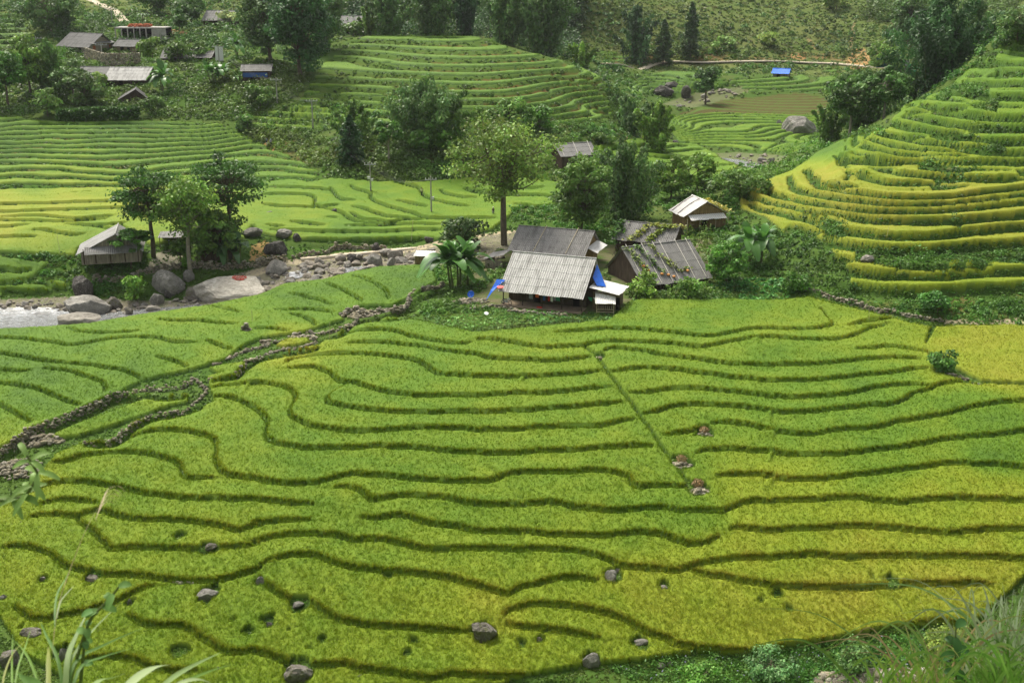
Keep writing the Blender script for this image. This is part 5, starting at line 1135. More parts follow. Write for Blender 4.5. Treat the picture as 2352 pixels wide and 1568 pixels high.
def house(label, U, V, Y, L, rise, rf, rb, rot, floor, roof=M_RDARK, wall=M_PLANK, name='farmhouse', cat='house', group=None, ovx=.55, rows=4, pitch=.32, porch=0.0, gablemat=None, doors=1, windows=1, battens=0, seed=0, cap=True, open_front=False, pole=M_POLE, vb=None):
    """gable roof house; (U,V) picture point of the ridge middle at distance Y; ridge along local x, front slope towards -y"""
    if vb: hb_ = hit(U, vb); Y = hb_[1] + rf - .6; floor = hb_[2] - .15
    a, b = ray(U, V); rx, rz_ = a * Y, CAMH + b * Y; z0 = floor
    if vb and rz_ - rise - z0 < 1.4: z0 = rz_ - rise - 1.4
    he = rz_ - rise - z0
    root = thing(name, label, cat, (rx, Y, z0), rot, group); gablemat = gablemat or wall
    H = rz_ - z0; sf = rise / rf; sb_ = rise / rb; yf = -(rf - .55 - porch); yb = rb - .45; xw = L / 2 - ovx
    zf = H + yf * sf - .12; zb = H - yb * sb_ - .12
    r = MB(); r.sheet((-L / 2, .02, H + .03), (L, 0, 0), (0, -rf, -rise), pitch, .04, rows, .03, seed); r.sheet((-L / 2, -.02, H + .03), (L, 0, 0), (0, rb, -rise), pitch, .04, max(2, rows - 1), .03, seed + 1)
    ro = r.build('roof', roof, root)
    if cap: MB().bar((-L / 2 - .04, 0, H + .06), (L / 2 + .04, 0, H + .06), .11).build('ridge_cap', roof, ro)
    for k in range(battens):
        xx = -L / 2 + L * (k + .6 + .25 * math.sin(k * 2.1 + seed)) / (battens + .2); m = MB(); m.bar((xx + .25, .35, H + .2 + .3 * sf), (xx - .2, -rf * 1.0, H - rise + .14), .055, .04); m.build('roof_pole', pole, ro)
    if not open_front: w = MB(); planks(w, -xw, yf, xw, yf, -.6, zf, seed=seed); w.build('front_wall', wall, root)
    w = MB(); planks(w, xw, yb, -xw, yb, -.6, zb, seed=seed + 2); w.build('back_wall', wall, root)
    for sx in (-1, 1):
        g = MB(); tp = lambda t: (lambda y_: H + (y_ * sf if y_ < 0 else -y_ * sb_) - .14)(yf + (yb - yf) * t)
        planks(g, sx * xw, yf, sx * xw, yb, -.6, 0, .3, .05, tp, seed + 3 + sx); g.build('gable_wall', gablemat, root)
    MB().box((0, (yf + yb) / 2, .03), (2 * xw - .2, yb - yf - .2, .1)).build('floor', M_EARTHW, root)
    for k in range(doors):
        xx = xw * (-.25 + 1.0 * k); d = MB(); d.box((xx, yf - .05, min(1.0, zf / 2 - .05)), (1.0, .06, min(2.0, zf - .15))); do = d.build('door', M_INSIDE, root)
        f = MB(); hh = min(2.0, zf - .15); f.box((xx - .55, yf - .07, hh / 2), (.1, .08, hh)); f.box((xx + .55, yf - .07, hh / 2), (.1, .08, hh)); f.build('door_frame', M_DWOOD, do)
    for k in range(windows):
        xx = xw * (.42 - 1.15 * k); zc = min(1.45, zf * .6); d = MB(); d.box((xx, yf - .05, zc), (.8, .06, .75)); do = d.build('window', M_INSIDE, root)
        f = MB(); f.box((xx, yf - .08, zc - .42), (.98, .1, .09)); f.box((xx, yf - .08, zc + .42), (.98, .1, .09)); f.box((xx - .45, yf - .08, zc), (.09, .1, .75)); f.box((xx + .45, yf - .08, zc), (.09, .1, .75)); f.build('window_frame', M_DWOOD, do)
    if porch:
        ze = H - rise
        for k in range(5):
            xx = -xw + 2 * xw * k / 4; p = MB(); p.bar((xx, -rf + .7, -.3), (xx, -rf + .7, ze + .7 * sf - .1), .085); p.build('post', M_DWOOD, root)
    return root, H, rf, rise, L
R = math.radians
# the farm in the middle
h1, H1, rf1, ri1, L1 = house('light grey corrugated roof farmhouse with laundry under its eaves, front of the farm group', 1273, 586, 175.5, 13.4, 4.5, 6.4, 3.6, R(-20), .1, M_RLIGHT, M_DPLANK, porch=2.6, doors=3, windows=2, seed=1, rows=5, pitch=.36, ovx=.5)
m = MB(); m.sheet((L1 / 2 + .1, 1.2, H1 - ri1 + 1.1), (0, -5.4, 0), (4.6, 0, -.75), .36, .03, 3, .03, 4); lt = m.build('lean_to_roof', M_RWHITE, h1)
m = MB(); planks(m, L1 / 2 + .6, -3.6, L1 / 2 + 4.1, -3.6, -.3, H1 - ri1 + .35, seed=5); planks(m, L1 / 2 + 4.1, -3.6, L1 / 2 + 4.1, .9, -.3, H1 - ri1 + .3, seed=6); m.build('lean_to_wall', M_PLANK, h1)
m = MB(); m.poly([(L1 / 2 + .08, .1, H1 - .9), (L1 / 2 + .08, -2.1, H1 - 2.4), (L1 / 2 + 1.0, -3.0, H1 - ri1 + 1.15), (L1 / 2 + 2.2, -2.2, H1 - ri1 + .9), (L1 / 2 + .8, -.6, H1 - ri1 + 1.7)], (.02, 0, .05)); tag(m.build('tarpaulin', M_TARP), 'bright blue tarpaulin stuffed between the light grey roof and the white lean-to roof', 'tarpaulin')
tarp1 = bpy.data.objects['tarpaulin']; tarp1.matrix_world = Matrix.Translation(h1.location) @ Matrix.Rotation(R(-20), 4, 'Z')
m = MB(); m.poly([(-L1 / 2 - .1, -6.3, 2.9), (-L1 / 2 + .6, -5.0, 3.5), (-L1 / 2 - .9, -4.8, 3.4), (-L1 / 2 - 1.5, -5.8, 1.9), (-L1 / 2 - 2.1, -6.3, .4), (-L1 / 2 - 1.0, -6.3, 1.9)], (0, .04, .05)); t2 = tag(m.build('tarpaulin', M_TARP), 'crumpled blue tarpaulin hanging from the left eave of the light grey farmhouse', 'tarpaulin'); t2.matrix_world = tarp1.matrix_world
def place_on(o, root): o.location = root.location; o.rotation_euler = root.rotation_euler
# platform, washing, things on the porch
m = MB(); m.box((0, -5.2, -.15), (L1 - .6, 3.2, .3)); m.build('porch_floor', M_EARTHW, h1)
wash = (('grey jacket hanging on the porch', M_GREYC, -1.9, .55, .9), ('orange shirt hanging on the porch', M_ORANGE, -.9, .5, .6), ('dark blue trousers hanging on the porch', M_BLUEC, .2, .35, .95), ('red cloth hanging in the row of washing', M_RED, .95, .3, .95), ('white shirt hanging between red and grey washing', M_WHITE, 1.4, .35, 1.0), ('grey shirt hanging right of the white shirt', M_GREYC, 1.85, .4, .8), ('green patterned cloth at the right end of the washing', M_GREENC, 2.4, .6, .8))
for lb, mt_, xx, w_, h_ in wash:
    m = MB(); z1 = 1.95; n_ = 6
    for k in range(n_):
        a = k / n_; y_ = -5.35 + .05 * math.sin(k * 1.7 + xx); m.box((xx + (a + .5 / n_ - .5) * w_, y_, z1 - h_ / 2 + .03 * math.sin(k * 2.3)), (w_ / n_ + .02, .05, h_ * (1 - .12 * abs(math.sin(k + xx)))))
    m.box((xx, -5.35, z1 + .02), (w_ * .4, .06, .07)); o = tag(m.build('washing', mt_), lb, 'laundry', 'washing on the farmhouse porch'); place_on(o, h1)
m = MB(); m.bar((-4.6, -5.35, 2.0), (4.6, -5.35, 2.0), .02); o = tag(m.build('washing_line', M_DWOOD), 'washing line stretched under the eaves of the light grey farmhouse', 'washing line'); place_on(o, h1)
for lb, mt_, xx in (('green towel hanging beside the lean-to', M_GREENC, L1 / 2 + .35), ('white towel hanging beside the lean-to', M_WHITE, L1 / 2 + 1.2)):
    m = MB(); m.poly([(xx - .4, -4.2, 1.9), (xx + .35, -4.2, 1.85), (xx + .3, -4.25, 1.25), (xx - .05, -4.2, 1.35)], (0, .03, 0)); o = tag(m.build('washing', mt_), lb, 'laundry', 'washing on the farmhouse porch'); place_on(o, h1)
m = MB(); m.poly([(-.3 + math.cos(a) * .45, -6.0 + math.sin(a) * .3, .03) for a in np.linspace(0, 6.28, 9)[:-1]], (0, 0, .08)); o = tag(m.build('basket_tray', M_RED), 'flat red tray lying on the porch floor', 'tray'); place_on(o, h1)
m = MB(); m.poly([(-L1 / 2 + .3 + math.cos(a) * .55, -6.5 + math.sin(a) * .4, 2.72 + .1 * math.sin(a)) for a in np.linspace(0, 6.28, 11)[:-1]], (0, 0, .1)); o = tag(m.build('basin', M_RED), 'red plastic basin on the left eave corner', 'basin'); place_on(o, h1)
house('large dark roofed farmhouse with two loose bamboo poles, behind the light roof', 1278, 525, 196.5, 13.6, 3.0, 5.6, 4.2, R(-20), .6, M_RDARK, M_PLANK, seed=7, rows=4, gablemat=M_BAMBOO, battens=2, doors=1, windows=1)
h2 = bpy.data.objects['farmhouse.001']
m = MB(); m.sheet((L1 / 2 - .3, -3.2, 3.6), (0, 6.2, 0), (1.7, 0, -.75), .36, .04, 1, .03, 9); m.build('awning', M_RWHITE, h2)
m = MB(); m.sheet((-6.7, -3.0, 2.4), (0, -5.0, 0), (-3.6, 0, -1.0), .36, .03, 2, .03, 9); sh = m.build('side_roof', M_RDARK, h2); m = MB(); planks(m, -10.0, -7.8, -6.9, -7.8, -.6, 1.3); planks(m, -10.0, -3.2, -10.0, -7.8, -.6, 1.2); m.build('side_wall', M_GPLANK, h2)
h3, H3, rf3, ri3, L3 = house('dark roofed house with pale poles and pumpkin vines on its roof', 1507, 560, 186.5, 13.0, 4.6, 7.0, 5.4, R(25), .4, M_RDARK, M_DPLANK, seed=11, rows=4, battens=6, pole=M_WPOLE, windows=0)
h4, H4, rf4, ri4, L4 = house('dark grey roofed house overgrown by a yellow green vine, at the back of the farm', 1492, 513, 204.5, 11.2, 2.4, 4.4, 3.6, R(-22), 1.1, M_RDARK, M_DPLANK, seed=13, rows=3, windows=0)
h5, H5, rf5, ri5, L5 = house('bamboo hut with white corrugated roof and curved white awning, right rear of the farm', 1607, 456, 214.5, 6.4, 2.5, 4.6, 4.6, R(-72), 2.9, M_RWHITE, M_BAMBOO, 'bamboo_hut', seed=15, rows=3, doors=0, windows=0, gablemat=M_BAMBOO)
m = MB(); m.sheet((L5 / 2 - .35, -3.6, 2.75), (0, 7.2, 0), (1.3, 0, -.7), .4, .06, 1, .03, 4); m.build('awning', M_RWHITE, h5)
m = MB(); m.box((L5 / 2 - .5, -.2, .8), (.06, 1.0, 1.8)); m.build('door', M_INSIDE, h5)
for sy in (-4.1, -1.6, 1.6, 4.1): MB().bar((L5 / 2 + .5, sy, -1.2), (L5 / 2 + .5, sy, 2.2), .07).build('post', M_POLE, h5)
for k, yy in enumerate((-1.2, -3.2)): m = MB(); m.path([(-L5 / 2 + 1 + 2.6 * k, -.2, H5 + .12), (-L5 / 2 + .6 + 2.6 * k, -2.2, H5 - 1.0), (-L5 / 2 + 1.2 + 2.6 * k, -4.6, H5 - 2.35)], .06); m.build('roof_pole', M_DWOOD, h5)
# vines and pumpkins
rs = np.random.default_rng(21)
def vine(label, hs, pts, n, col, w=.5, lift=.25, sz=.42):
    nb = NB(); pl = catmull(pts, .25); k = rs.integers(0, len(pl), n); P = pl[k] + rs.normal(size=(n, 3)) * np.array([w, w, .12]); P[:, 2] += lift
    leaves(nb, P, sz, shade(col, n, rs, .35), rs, np.array([[0, 0, 1.]]), 1.2, 0, .6); o = tag(nb.build('vine', M_LEAF), label, 'vine', 'vines on the farm roofs'); place_on(o, hs); return o
sf3 = ri3 / rf3; r3 = lambda x, y: (x, y, H3 + y * sf3)
vine('pumpkin vine along the left verge of the pole laden roof', h3, [r3(-5.8, -.4), r3(-5.2, -2), r3(-4.6, -4.0), r3(-4.9, -5.6), r3(-4.4, -7)], 220, (.16, .25, .03), .38)
vine('thin vine running down the middle left of the pole laden roof', h3, [r3(-3.6, -.3), r3(-3.0, -2), r3(-2.4, -4), r3(-1.8, -5.2)], 130, (.10, .20, .03), .32)
vine('yellowish vine slanting across the pole laden roof', h3, [r3(-1.4, -.3), r3(-.6, -2.2), r3(.6, -4.2), r3(1.5, -5.4), r3(3.0, -5.0)], 150, (.20, .26, .04), .32)
sf4 = ri4 / rf4; r4 = lambda x, y: (x, y, H4 + y * sf4)
vine('dense yellow green vine across the overgrown roof', h4, [r4(5.4, -.3), r4(3.0, -.6), r4(.5, -.5), r4(-.6, -1.8), r4(-1.4, -3.2), r4(-2.2, -4.2)], 430, (.26, .31, .045), .5)
vine('vine strand on the right part of the overgrown roof', h4, [r4(3.6, -.4), r4(2.6, -1.8), r4(1.6, -3.0), r4(1.2, -4.2)], 260, (.20, .27, .04), .35)
vine('green creeper hanging over the left end of the overgrown roof', h4, [r4(-5.4, -.2), r4(-5.0, -2), r4(-5.2, -3.6), (-5.4, -4.6, 1.2)], 420, (.07, .17, .025), .55)
vine('yellow vine on the far slope of the white roofed bamboo hut', h5, [(2.6, .8, H5 - .35), (2.2, 2.2, H5 - 1.1), (2.8, 3.6, H5 - 1.9), (1.6, 4.4, H5 - 2.3), (.6, 1.0, H5 - .4)], 360, (.34, .33, .05), .55)
for k, (x, y) in enumerate(((-4.6, -3.9), (-4.2, -4.7), (-2.2, -5.6), (-1.2, -5.9), (-.4, -6.3), (2.6, -5.6))):
    bm = bmesh.new(); bmesh.ops.create_uvsphere(bm, u_segments=20, v_segments=10, radius=.26)
    for v in bm.verts: a = math.atan2(v.co.y, v.co.x); q = 1 + .08 * math.cos(a * 10); v.co.x *= q; v.co.y *= q; v.co.z *= .75
    me = bpy.data.meshes.new('pumpkin'); bm.to_mesh(me); bm.free(); me.materials.append(M_PUMP); o = bpy.data.objects.new('pumpkin', me); COL.objects.link(o)
    p = r3(x, y); o.matrix_world = h3.matrix_basis @ Matrix.Translation((p[0], p[1], p[2] + .25)); MB().bar((0, 0, .17), (.05, .02, .3), .03).build('stalk', M_CULM, o)
    tag(o, ('upper orange pumpkin by the left verge of the pole laden roof', 'second orange pumpkin by the left verge of the pole laden roof', 'orange pumpkin low on the left half of the pole laden roof', 'larger orange pumpkin low in the middle of the pole laden roof', 'lowest orange pumpkin at the eave of the pole laden roof', 'orange pumpkin low on the right half of the pole laden roof')[k], 'pumpkin', 'pumpkins on the roof')
# small shelters
def shelter(label, U, V, w, d, h, tilt, rot, roof, wallm=None, Y=None, name='shelter'):
    x, y, z = px_base(U, V, Y); root = thing(name, label, 'shelter', (x, y + d / 2, z), rot)
    m = MB(); m.sheet((-w / 2 - .25, d / 2 + .3, h + tilt), (w + .5, 0, 0), (0, -d - .6, -tilt), .3, .035, 2, .03, 3); m.build('roof', roof, root)
    for sx in (-1, 1):
        for sy in (-1, 1): MB().bar((sx * w / 2, sy * d / 2, -.3), (sx * w / 2, sy * d / 2, h + tilt * (.5 + .4 * sy)), .06).build('post', M_POLE, root)
    if wallm:
        m = MB(); planks(m, -w / 2, -d / 2, w / 2, -d / 2, -.2, h * .95); planks(m, -w / 2, d / 2, w / 2, d / 2, -.2, h); planks(m, w / 2, -d / 2, w / 2, d / 2, -.2, h); planks(m, -w / 2, -d / 2, -w / 2, d / 2, -.2, h); m.build('wall', wallm, root)
        MB().box((w * .18, -d / 2 - .06, h * .42), (.7, .05, h * .8)).build('door', M_INSIDE, root)
    else:
        m = MB()
        for zz in (.35, .75): m.bar((-w / 2, -d / 2, zz), (w / 2, -d / 2, zz), .05); m.bar((-w / 2, d / 2, zz), (w / 2, d / 2, zz), .05); m.bar((-w / 2, -d / 2, zz), (-w / 2, d / 2, zz), .05); m.bar((w / 2, -d / 2, zz), (w / 2, d / 2, zz), .05)
        for k in range(9): m.bar((-w / 2 + w * k / 8, -d / 2, .8), (-w / 2 + w * k / 8, d / 2, .8), .04)
        m.build('platform', M_POLE, root)
    return root
shelter('small stand with white corrugated roof on bamboo posts at the rice edge', 1391, 722, 2.5, 2.2, 1.75, 1.1, R(-4), M_RWHITE)
shelter('small bamboo shed with flat white roof left of the banana plants', 975, 612, 3.0, 2.4, 1.9, .25, R(-6), M_RWHITE, M_BAMBOO)
# riverside hut and thatched hut at the left
h9, H9, rf9, ri9, L9 = house('wooden riverside house with white roof and corrugated gable awning at the left', 268, 526, 201, 8.5, 3.2, 6.5, 4.2, R(-76), .7, M_RLIGHT, M_GPLANK, seed=17, rows=4, doors=0, windows=0, gablemat=M_GPLANK, ovx=.5)
m = MB(); m.sheet((L9 / 2 - .3, -5.2, 2.5), (0, 8.6, 0), (1.7, 0, -.95), .34, .05, 1, .03, 6); m.build('awning', M_RMID, h9)
for sy in (-5.5, -3.6, -1.2, 1.2, 3.4): m = MB(); m.box((L9 / 2 - .44, sy, .8), (.1, .16, 2.6)); m.build('post', M_DWOOD, h9)
house('old thatch grey hut half hidden by dark trees beside the light trunked tree', 492, 500, 206, 7.5, 3.2, 3.6, 3.6, R(-70), -.2, M_RTHATCH, M_DPLANK, 'thatched_hut', seed=19, rows=5, pitch=.5, doors=0, windows=0)
m = MB(); x, y, z = hit(395, 575); rt = thing('open_shed', 'open shed with flat grey roof between the riverside house and the tree', 'shed', (x, y + 2, z), R(8)); m.sheet((-2.6, 2.2, 2.6), (5.2, 0, 0), (0, -4, -.3), .34, .03, 2, .03, 2); m.build('roof', M_RMID, rt)
for sx in (-2.3, 2.3):
    for sy in (-1.6, 1.9): MB().bar((sx, sy, -.3), (sx, sy, 2.45), .07).build('post', M_DWOOD, rt)
m = MB(); planks(m, -2.4, 2.0, 2.4, 2.0, -.2, 2.5); m.build('wall', M_DPLANK, rt)
house('grey roofed hut with a light ridge pole below the terraced hill', 1315, 329, 266, 9.0, 2.2, 4.0, 3.4, R(20), 5.0, M_RMID, M_DPLANK, 'farm_hut', seed=23, rows=3, battens=3, pole=M_WPOLE, doors=1, windows=1)
# the village on the slope
VG = 'village houses on the left slope'
v1 = house('long grey roofed village house with a pale rendered gable above the stone wall', 198, 77, 381, 15.0, 3.7, 6.0, 4.6, R(-30), 22.8, M_RMID, M_MUD, vb=120, seed=31, group=VG, gablemat=M_MUD, doors=2, windows=2, ovx=.9)[0]
m = MB(); m.box((7.1 - .1 - .35, .4, 4.9), (.08, .7, .7)); m.build('window', M_INSIDE, v1); m = MB(); m.sheet((6.5, -5.0, 3.3), (0, 9.2, 0), (1.5, 0, -.5), .4, .04, 1); m.build('awning', M_RMID, v1)
for yy in (-3.2, 3.2): m = MB(); m.box((6.63, yy, 1.5), (.08, 1.0, 1.2)); m.build('window', M_BRICK, v1)
house('small grey roofed hut right of the long village house', 296, 92, 373, 8.0, 1.8, 3.4, 3.0, R(-15), 22.4, M_RMID, M_EARTHW, vb=121, seed=32, group=VG)
house('grey roof house with one white patch, between bushes in the village', 421, 110, 378, 11.5, 2.6, 5.0, 4.0, R(0), 20.3, M_RMID, M_DPLANK, vb=139, seed=33, group=VG, windows=0)
house('low grey roofed shed right of the white patched village roof', 474, 118, 376, 5.0, 1.6, 3.4, 3.0, R(-4), 20.0, M_RMID, M_DPLANK, vb=139, seed=34, group=VG, windows=0)
house('large pale grey roof house in the lower village', 302, 155, 345, 12.0, 2.9, 6.0, 4.0, R(-2), 16.4, M_RLIGHT, M_DPLANK, vb=194, seed=35, group=VG, windows=0)
house('grey roof house left of the large pale grey roof', 220, 154, 346, 8.6, 2.6, 5.4, 4.0, R(-3), 16.8, M_RMID, M_DPLANK, vb=190, seed=36, group=VG, windows=0)
house('dark gabled hut behind banana plants at the foot of the village', 312, 203, 320, 6.0, 2.5, 4.6, 3.0, R(-75), 12.8, M_RDARK, M_DPLANK, vb=236, seed=37, group=VG, doors=0, windows=0)
house('grey roofed house half hidden by trees at the top of the village', 516, 25, 455, 13.0, 3.0, 6.5, 4.0, R(-3), 29, M_RMID, M_DPLANK, vb=60, seed=38, group=VG, windows=0)
house('grey roof peeping out between trees left of the terraced hill', 808, 37, 425, 7.5, 3.2, 6.0, 3.0, R(0), 25.5, M_RMID, M_DPLANK, vb=80, seed=39, group=VG, windows=0)
vs = house('low shed with rusty eave and blue sheeting under the big dark tree', 590, 149, 335, 8.5, 1.4, 3.6, 2.6, R(6), 18.6, M_RMID, M_DPLANK, vb=184, seed=40, group=VG, windows=0)[0]
m = MB(); m.poly([(-3.6, -3.3, .9), (3.0, -3.3, .9), (3.0, -3.35, 2.1), (-3.6, -3.35, 2.1)], (0, .05, 0)); tag(m.build('tarpaulin', M_BLUEC), 'dark blue sheet hung along the front of the rusty eaved shed', 'tarpaulin'); place_on(bpy.data.objects['tarpaulin.002'], vs)
a_ = hit(504, 141); m = MB(); m.poly([(-1.1, 0, -.4), (1.1, .3, -.4), (1.2, .3, 3.9), (-1.0, 0, 4.2)], (0, .12, 0)); o = tag(m.build('white_panel', M_WHITE), 'tall white sheet standing at the end of the low village shed', 'panel'); o.location = (a_[0], a_[1], gz(a_[0], a_[1]))
m = MB(); x, y, z = at_y(330, 78, 392); rt = thing('concrete_frame', 'unfinished grey concrete house frame with open bays on the upper slope', 'building shell', (x, y, gz(x, y)), R(-2)); Lc = 16.5
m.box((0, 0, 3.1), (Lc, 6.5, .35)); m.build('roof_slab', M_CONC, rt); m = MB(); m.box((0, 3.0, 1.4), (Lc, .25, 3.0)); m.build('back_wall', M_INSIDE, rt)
for k in range(7): MB().box((-Lc / 2 + .2 + (Lc - 4.6) * k / 6, -3.05, 1.35), (.34, .34, 3.15)).build('column', M_CONC, rt)
MB().box((Lc / 2 - 2.2, -3.0, 1.35), (4.3, .3, 3.15)).build('wall', M_CONC, rt); MB().box((0, 0, -.3), (Lc, 6.5, .4)).build('floor_slab', M_CONC, rt)
rs = np.random.default_rng(4); C = np.c_[rs.uniform(-4.5, 2.5, 160), rs.uniform(-2, 2, 160), 3.35 + rs.random(160) * .7]; o = stones_mesh('brick_pile', C, np.full((160, 3), .32), 'heap of red bricks on the concrete roof slab', 'bricks', M_BRICK, 5); place_on(o, rt)
rubble('orange rubble slope beside the unfinished concrete frame', 400, 76, 60, 14, 120, .8, 21, None, 1.0, 'stone_heap', solid('orange_rubble', (.42, .27, .13), .95, .05, .3, 1))
def retaining(label, txt, h, seed):
    rs = np.random.default_rng(seed); p = [hit(u, v)[:2] for u, v in trace(txt)]; pl = catmull(p, .42); C = []; S = []
    z0 = min(gz(x, y) for x, y in pl) - .3
    for x, y in pl:
        for r in range(int(h / .38)): C.append((x + rs.normal() * .08, y + rs.normal() * .08 + r * .03, z0 + r * .38)); S.append(rs.uniform(.2, .36, 3))
    return stones_mesh('retaining_wall', np.array(C), np.array(S), label, 'stone wall', M_WALLS, seed)
retaining('brown stone retaining wall below the long village house', "P 196,140 240,150 280,152 322,150", 4.6, 3)
# far up the valley
fh = house('tiny plank hut with a bright blue roof in the far fields', 1796, 158, 428, 6.2, 1.5, 2.6, 2.6, R(-24), 9.6, M_RBLUE, M_GPLANK, 'field_hut', 'hut', vb=178, seed=41, rows=2, windows=0)
for (u, v, Y, w_, h_, mt_, lb) in ((1970, 0, 0, 0, 0, 0, 0), (2025, 170, 440, 4.6, 3.4, M_SIGN, 'dark green signboard on posts beside the far road'), (2079, 160, 436, 2.6, 2.2, M_METAL, 'small grey signboard on one post beside the far road'), (2092, 190, 415, 3.4, 4.4, M_SIGNG, 'tall pale green board on the slope below the far road')):
    if not Y: continue
    x, y, z = px_base(u, v, Y); rt = thing('signboard', lb, 'sign', (x, y, z), R(5), 'boards by the far road'); MB().box((0, 0, 1.6 + h_ / 2), (w_, .15, h_)).build('board', mt_, rt)
    for sx in ((-w_ * .4, w_ * .4) if w_ > 3 else (0,)): MB().bar((sx, .12, -.5), (sx, .12, 1.7 + h_), .1).build('post', M_METAL, rt)
# the far road and the track above the village
def road(label, txt, w, c, name, lift=.12, n=M_CONC):
    p = [hit(u, v)[:2] for u, v in trace(txt)]; pl = catmull(p, 1.5); pl = np.stack([np.convolve(np.pad(pl[:, q], 6, mode='edge'), np.ones(13) / 13, 'valid') for q in (0, 1)], -1); t = np.gradient(pl, axis=0); t /= np.linalg.norm(t, axis=1)[:, None]; sd = np.c_[-t[:, 1], t[:, 0]]
    z = np.array([max(gz(*q), gz(*(q + s * w * .45)), gz(*(q - s * w * .45))) for q, s in zip(pl, sd)]); z = np.convolve(np.pad(z, 4, mode='edge'), np.ones(9) / 9, 'valid') + lift
    A_ = np.c_[pl + sd * w / 2, z]; B_ = np.c_[pl - sd * w / 2, z]; k = len(pl); co = np.concatenate([A_, B_, A_ - [0, 0, .4], B_ - [0, 0, .4]]); i = np.arange(k - 1)[:, None]
    f = np.concatenate([i + np.array([[0, 1, k + 1, k]]), i + np.array([[2 * k, 2 * k + 1, 1, 0]]), i + np.array([[k, k + 1, 3 * k + 1, 3 * k]])])
    return tag(mesh_np(name, co, f, n), label, 'road', kind='structure')
M_ROAD = solid('pale_earth_road', (.52, .45, .34), .95, .05, .2, .5, .2)
road('pale earth road crossing the far hillside', "K 880,565 1000,557 1300,547 1600,540 1800,537 2100,538 L 0,540 150,535 300,532 450,532 600,536 790,552 1000,575 1200,583 1400,590", 3.0, 0, 'road', .15, M_ROAD)
road('pale track winding down the slope above the village', "I 720,-30 760,0 850,40 940,75 1000,110 1025,140 1035,165 1080,200", 3.2, 0, 'track', .25, M_ROAD)
road('pale earth footpath along the stream', "N 300,888 450,872 620,850 800,820 1000,812 1300,792 1450,767 1560,742", 1.3, 0, 'footpath', .06, M_ROAD)

# ------------------------------------------------------------------ utility poles and lines
def upole(label, U, V, hpx, Y=None, box=0):
    x, y, z = px_base(U, V, Y); h = hpx * px_m(y, z); rt = thing('utility_pole', label, 'utility pole', (x, y, z), R(8), 'utility poles'); s = max(1, px_m(y, z) / .085)
    m = MB(); m.box((0, 0, h / 2), (.34, .34, h + .6), 0, .62); m.build('pole', M_CONC, rt); MB().box((0, -.14, h - .35), (2.3 * s, .12, .14)).build('crossarm', M_METAL, rt)
    for k in (-1.0, -.35, .35, 1.0): MB().bar((k * s, -.14, h - .28), (k * s, -.14, h + .06), .07, .05).build('insulator', M_WHITE, rt)
    if box:
        for k, dx in enumerate((.3, -.34)[:box]): MB().box((dx, -.24, h * (.45 if k == 0 else .52)), (.5, .3, .55)).build('meter_box', M_WHITE, rt)
    return (x, y, z + h), rt
P1 = upole('concrete utility pole with white meter boxes at the edge of the valley field', 852, 444, 70, None, 2)
P2 = upole('thick concrete utility pole standing nearest in the valley field', 991, 492, 84, None, 1)
P3 = upole('utility pole with crossarm on the lower left terraces of the hill', 719, 296, 66)
P4 = upole('utility pole beside the bushes left of the terraced hill', 637, 236, 54)
P5 = upole('slender pole in the middle of the village above the pale grey roof', 236, 142, 40)
P6 = upole('pole beside the white sheet in the village', 504, 150, 44); P7 = upole('thin pole beside the pale track above the village', 258, 54, 34); P8 = upole('short pole with crossarm at the left village edge', 83, 96, 10)
def wire(label, a, b, sag, n=3):
    rt = thing('power_line', label, 'power line', tuple(a), 0, 'power lines'); a = np.array(a); b = np.array(b); d = (b - a)[:2]; d /= np.linalg.norm(d); sd = np.array([-d[1], d[0], 0])
    for k in range(n):
        o_ = sd * (k - (n - 1) / 2) * .65; t = np.linspace(0, 1, 14)[:, None]; p = (b - a) * t + o_ - np.array([0, 0, 1]) * sag * 4 * t * (1 - t)
        MB().path([tuple(q) for q in p], .016, 4).build('wire', M_BLACK, rt)
wire('wires between the two poles of the valley field', P1[0], P2[0], 2.2); wire('wires from the valley field pole up to the hill pole', P1[0], P3[0], 3.0); wire('wires between the hill pole and the pole left of the hill', P3[0], P4[0], 2.0); wire('wires from the pole left of the hill to the village', P4[0], P6[0], 2.5)
# slim bamboo stakes in the rice
for k, (u, v, h_) in enumerate(((580, 742, 38), (756, 772, 40), (1200, 498, 38), (543, 480, 36), (569, 516, 20), (1384, 0, 0), (944, 552, 52), (1940, 700, 14), (139, 585, 50), (2037, 540, 26), (1997, 735, 44))):
    if not h_: continue
    x, y, z = hit(u, v, .3); h = h_ * px_m(y, z); m = MB(); m.bar((0, 0, -.2), (.12 * h * math.sin(k * 2.3), 0, h), .035, .022, 5); o = m.build('bamboo_stake', M_POLE); o.location = (x, y, z)
    tag(o, ('tall bamboo stake rising beside the round cairn', 'dark bamboo stake beside the stone heap of two walls', 'slanting stake in the valley field left of the man', 'stake at the left edge of the valley field', 'short stake above the sand mound', '', 'tall stake in front of the valley field by the footpath', 'short stake at the foot of the right slope', 'stake left of the riverside house', 'stake on a ripe terrace of the right slope', 'thin stake in the green rice below the right stone wall')[k], 'stake', 'stakes in the fields')

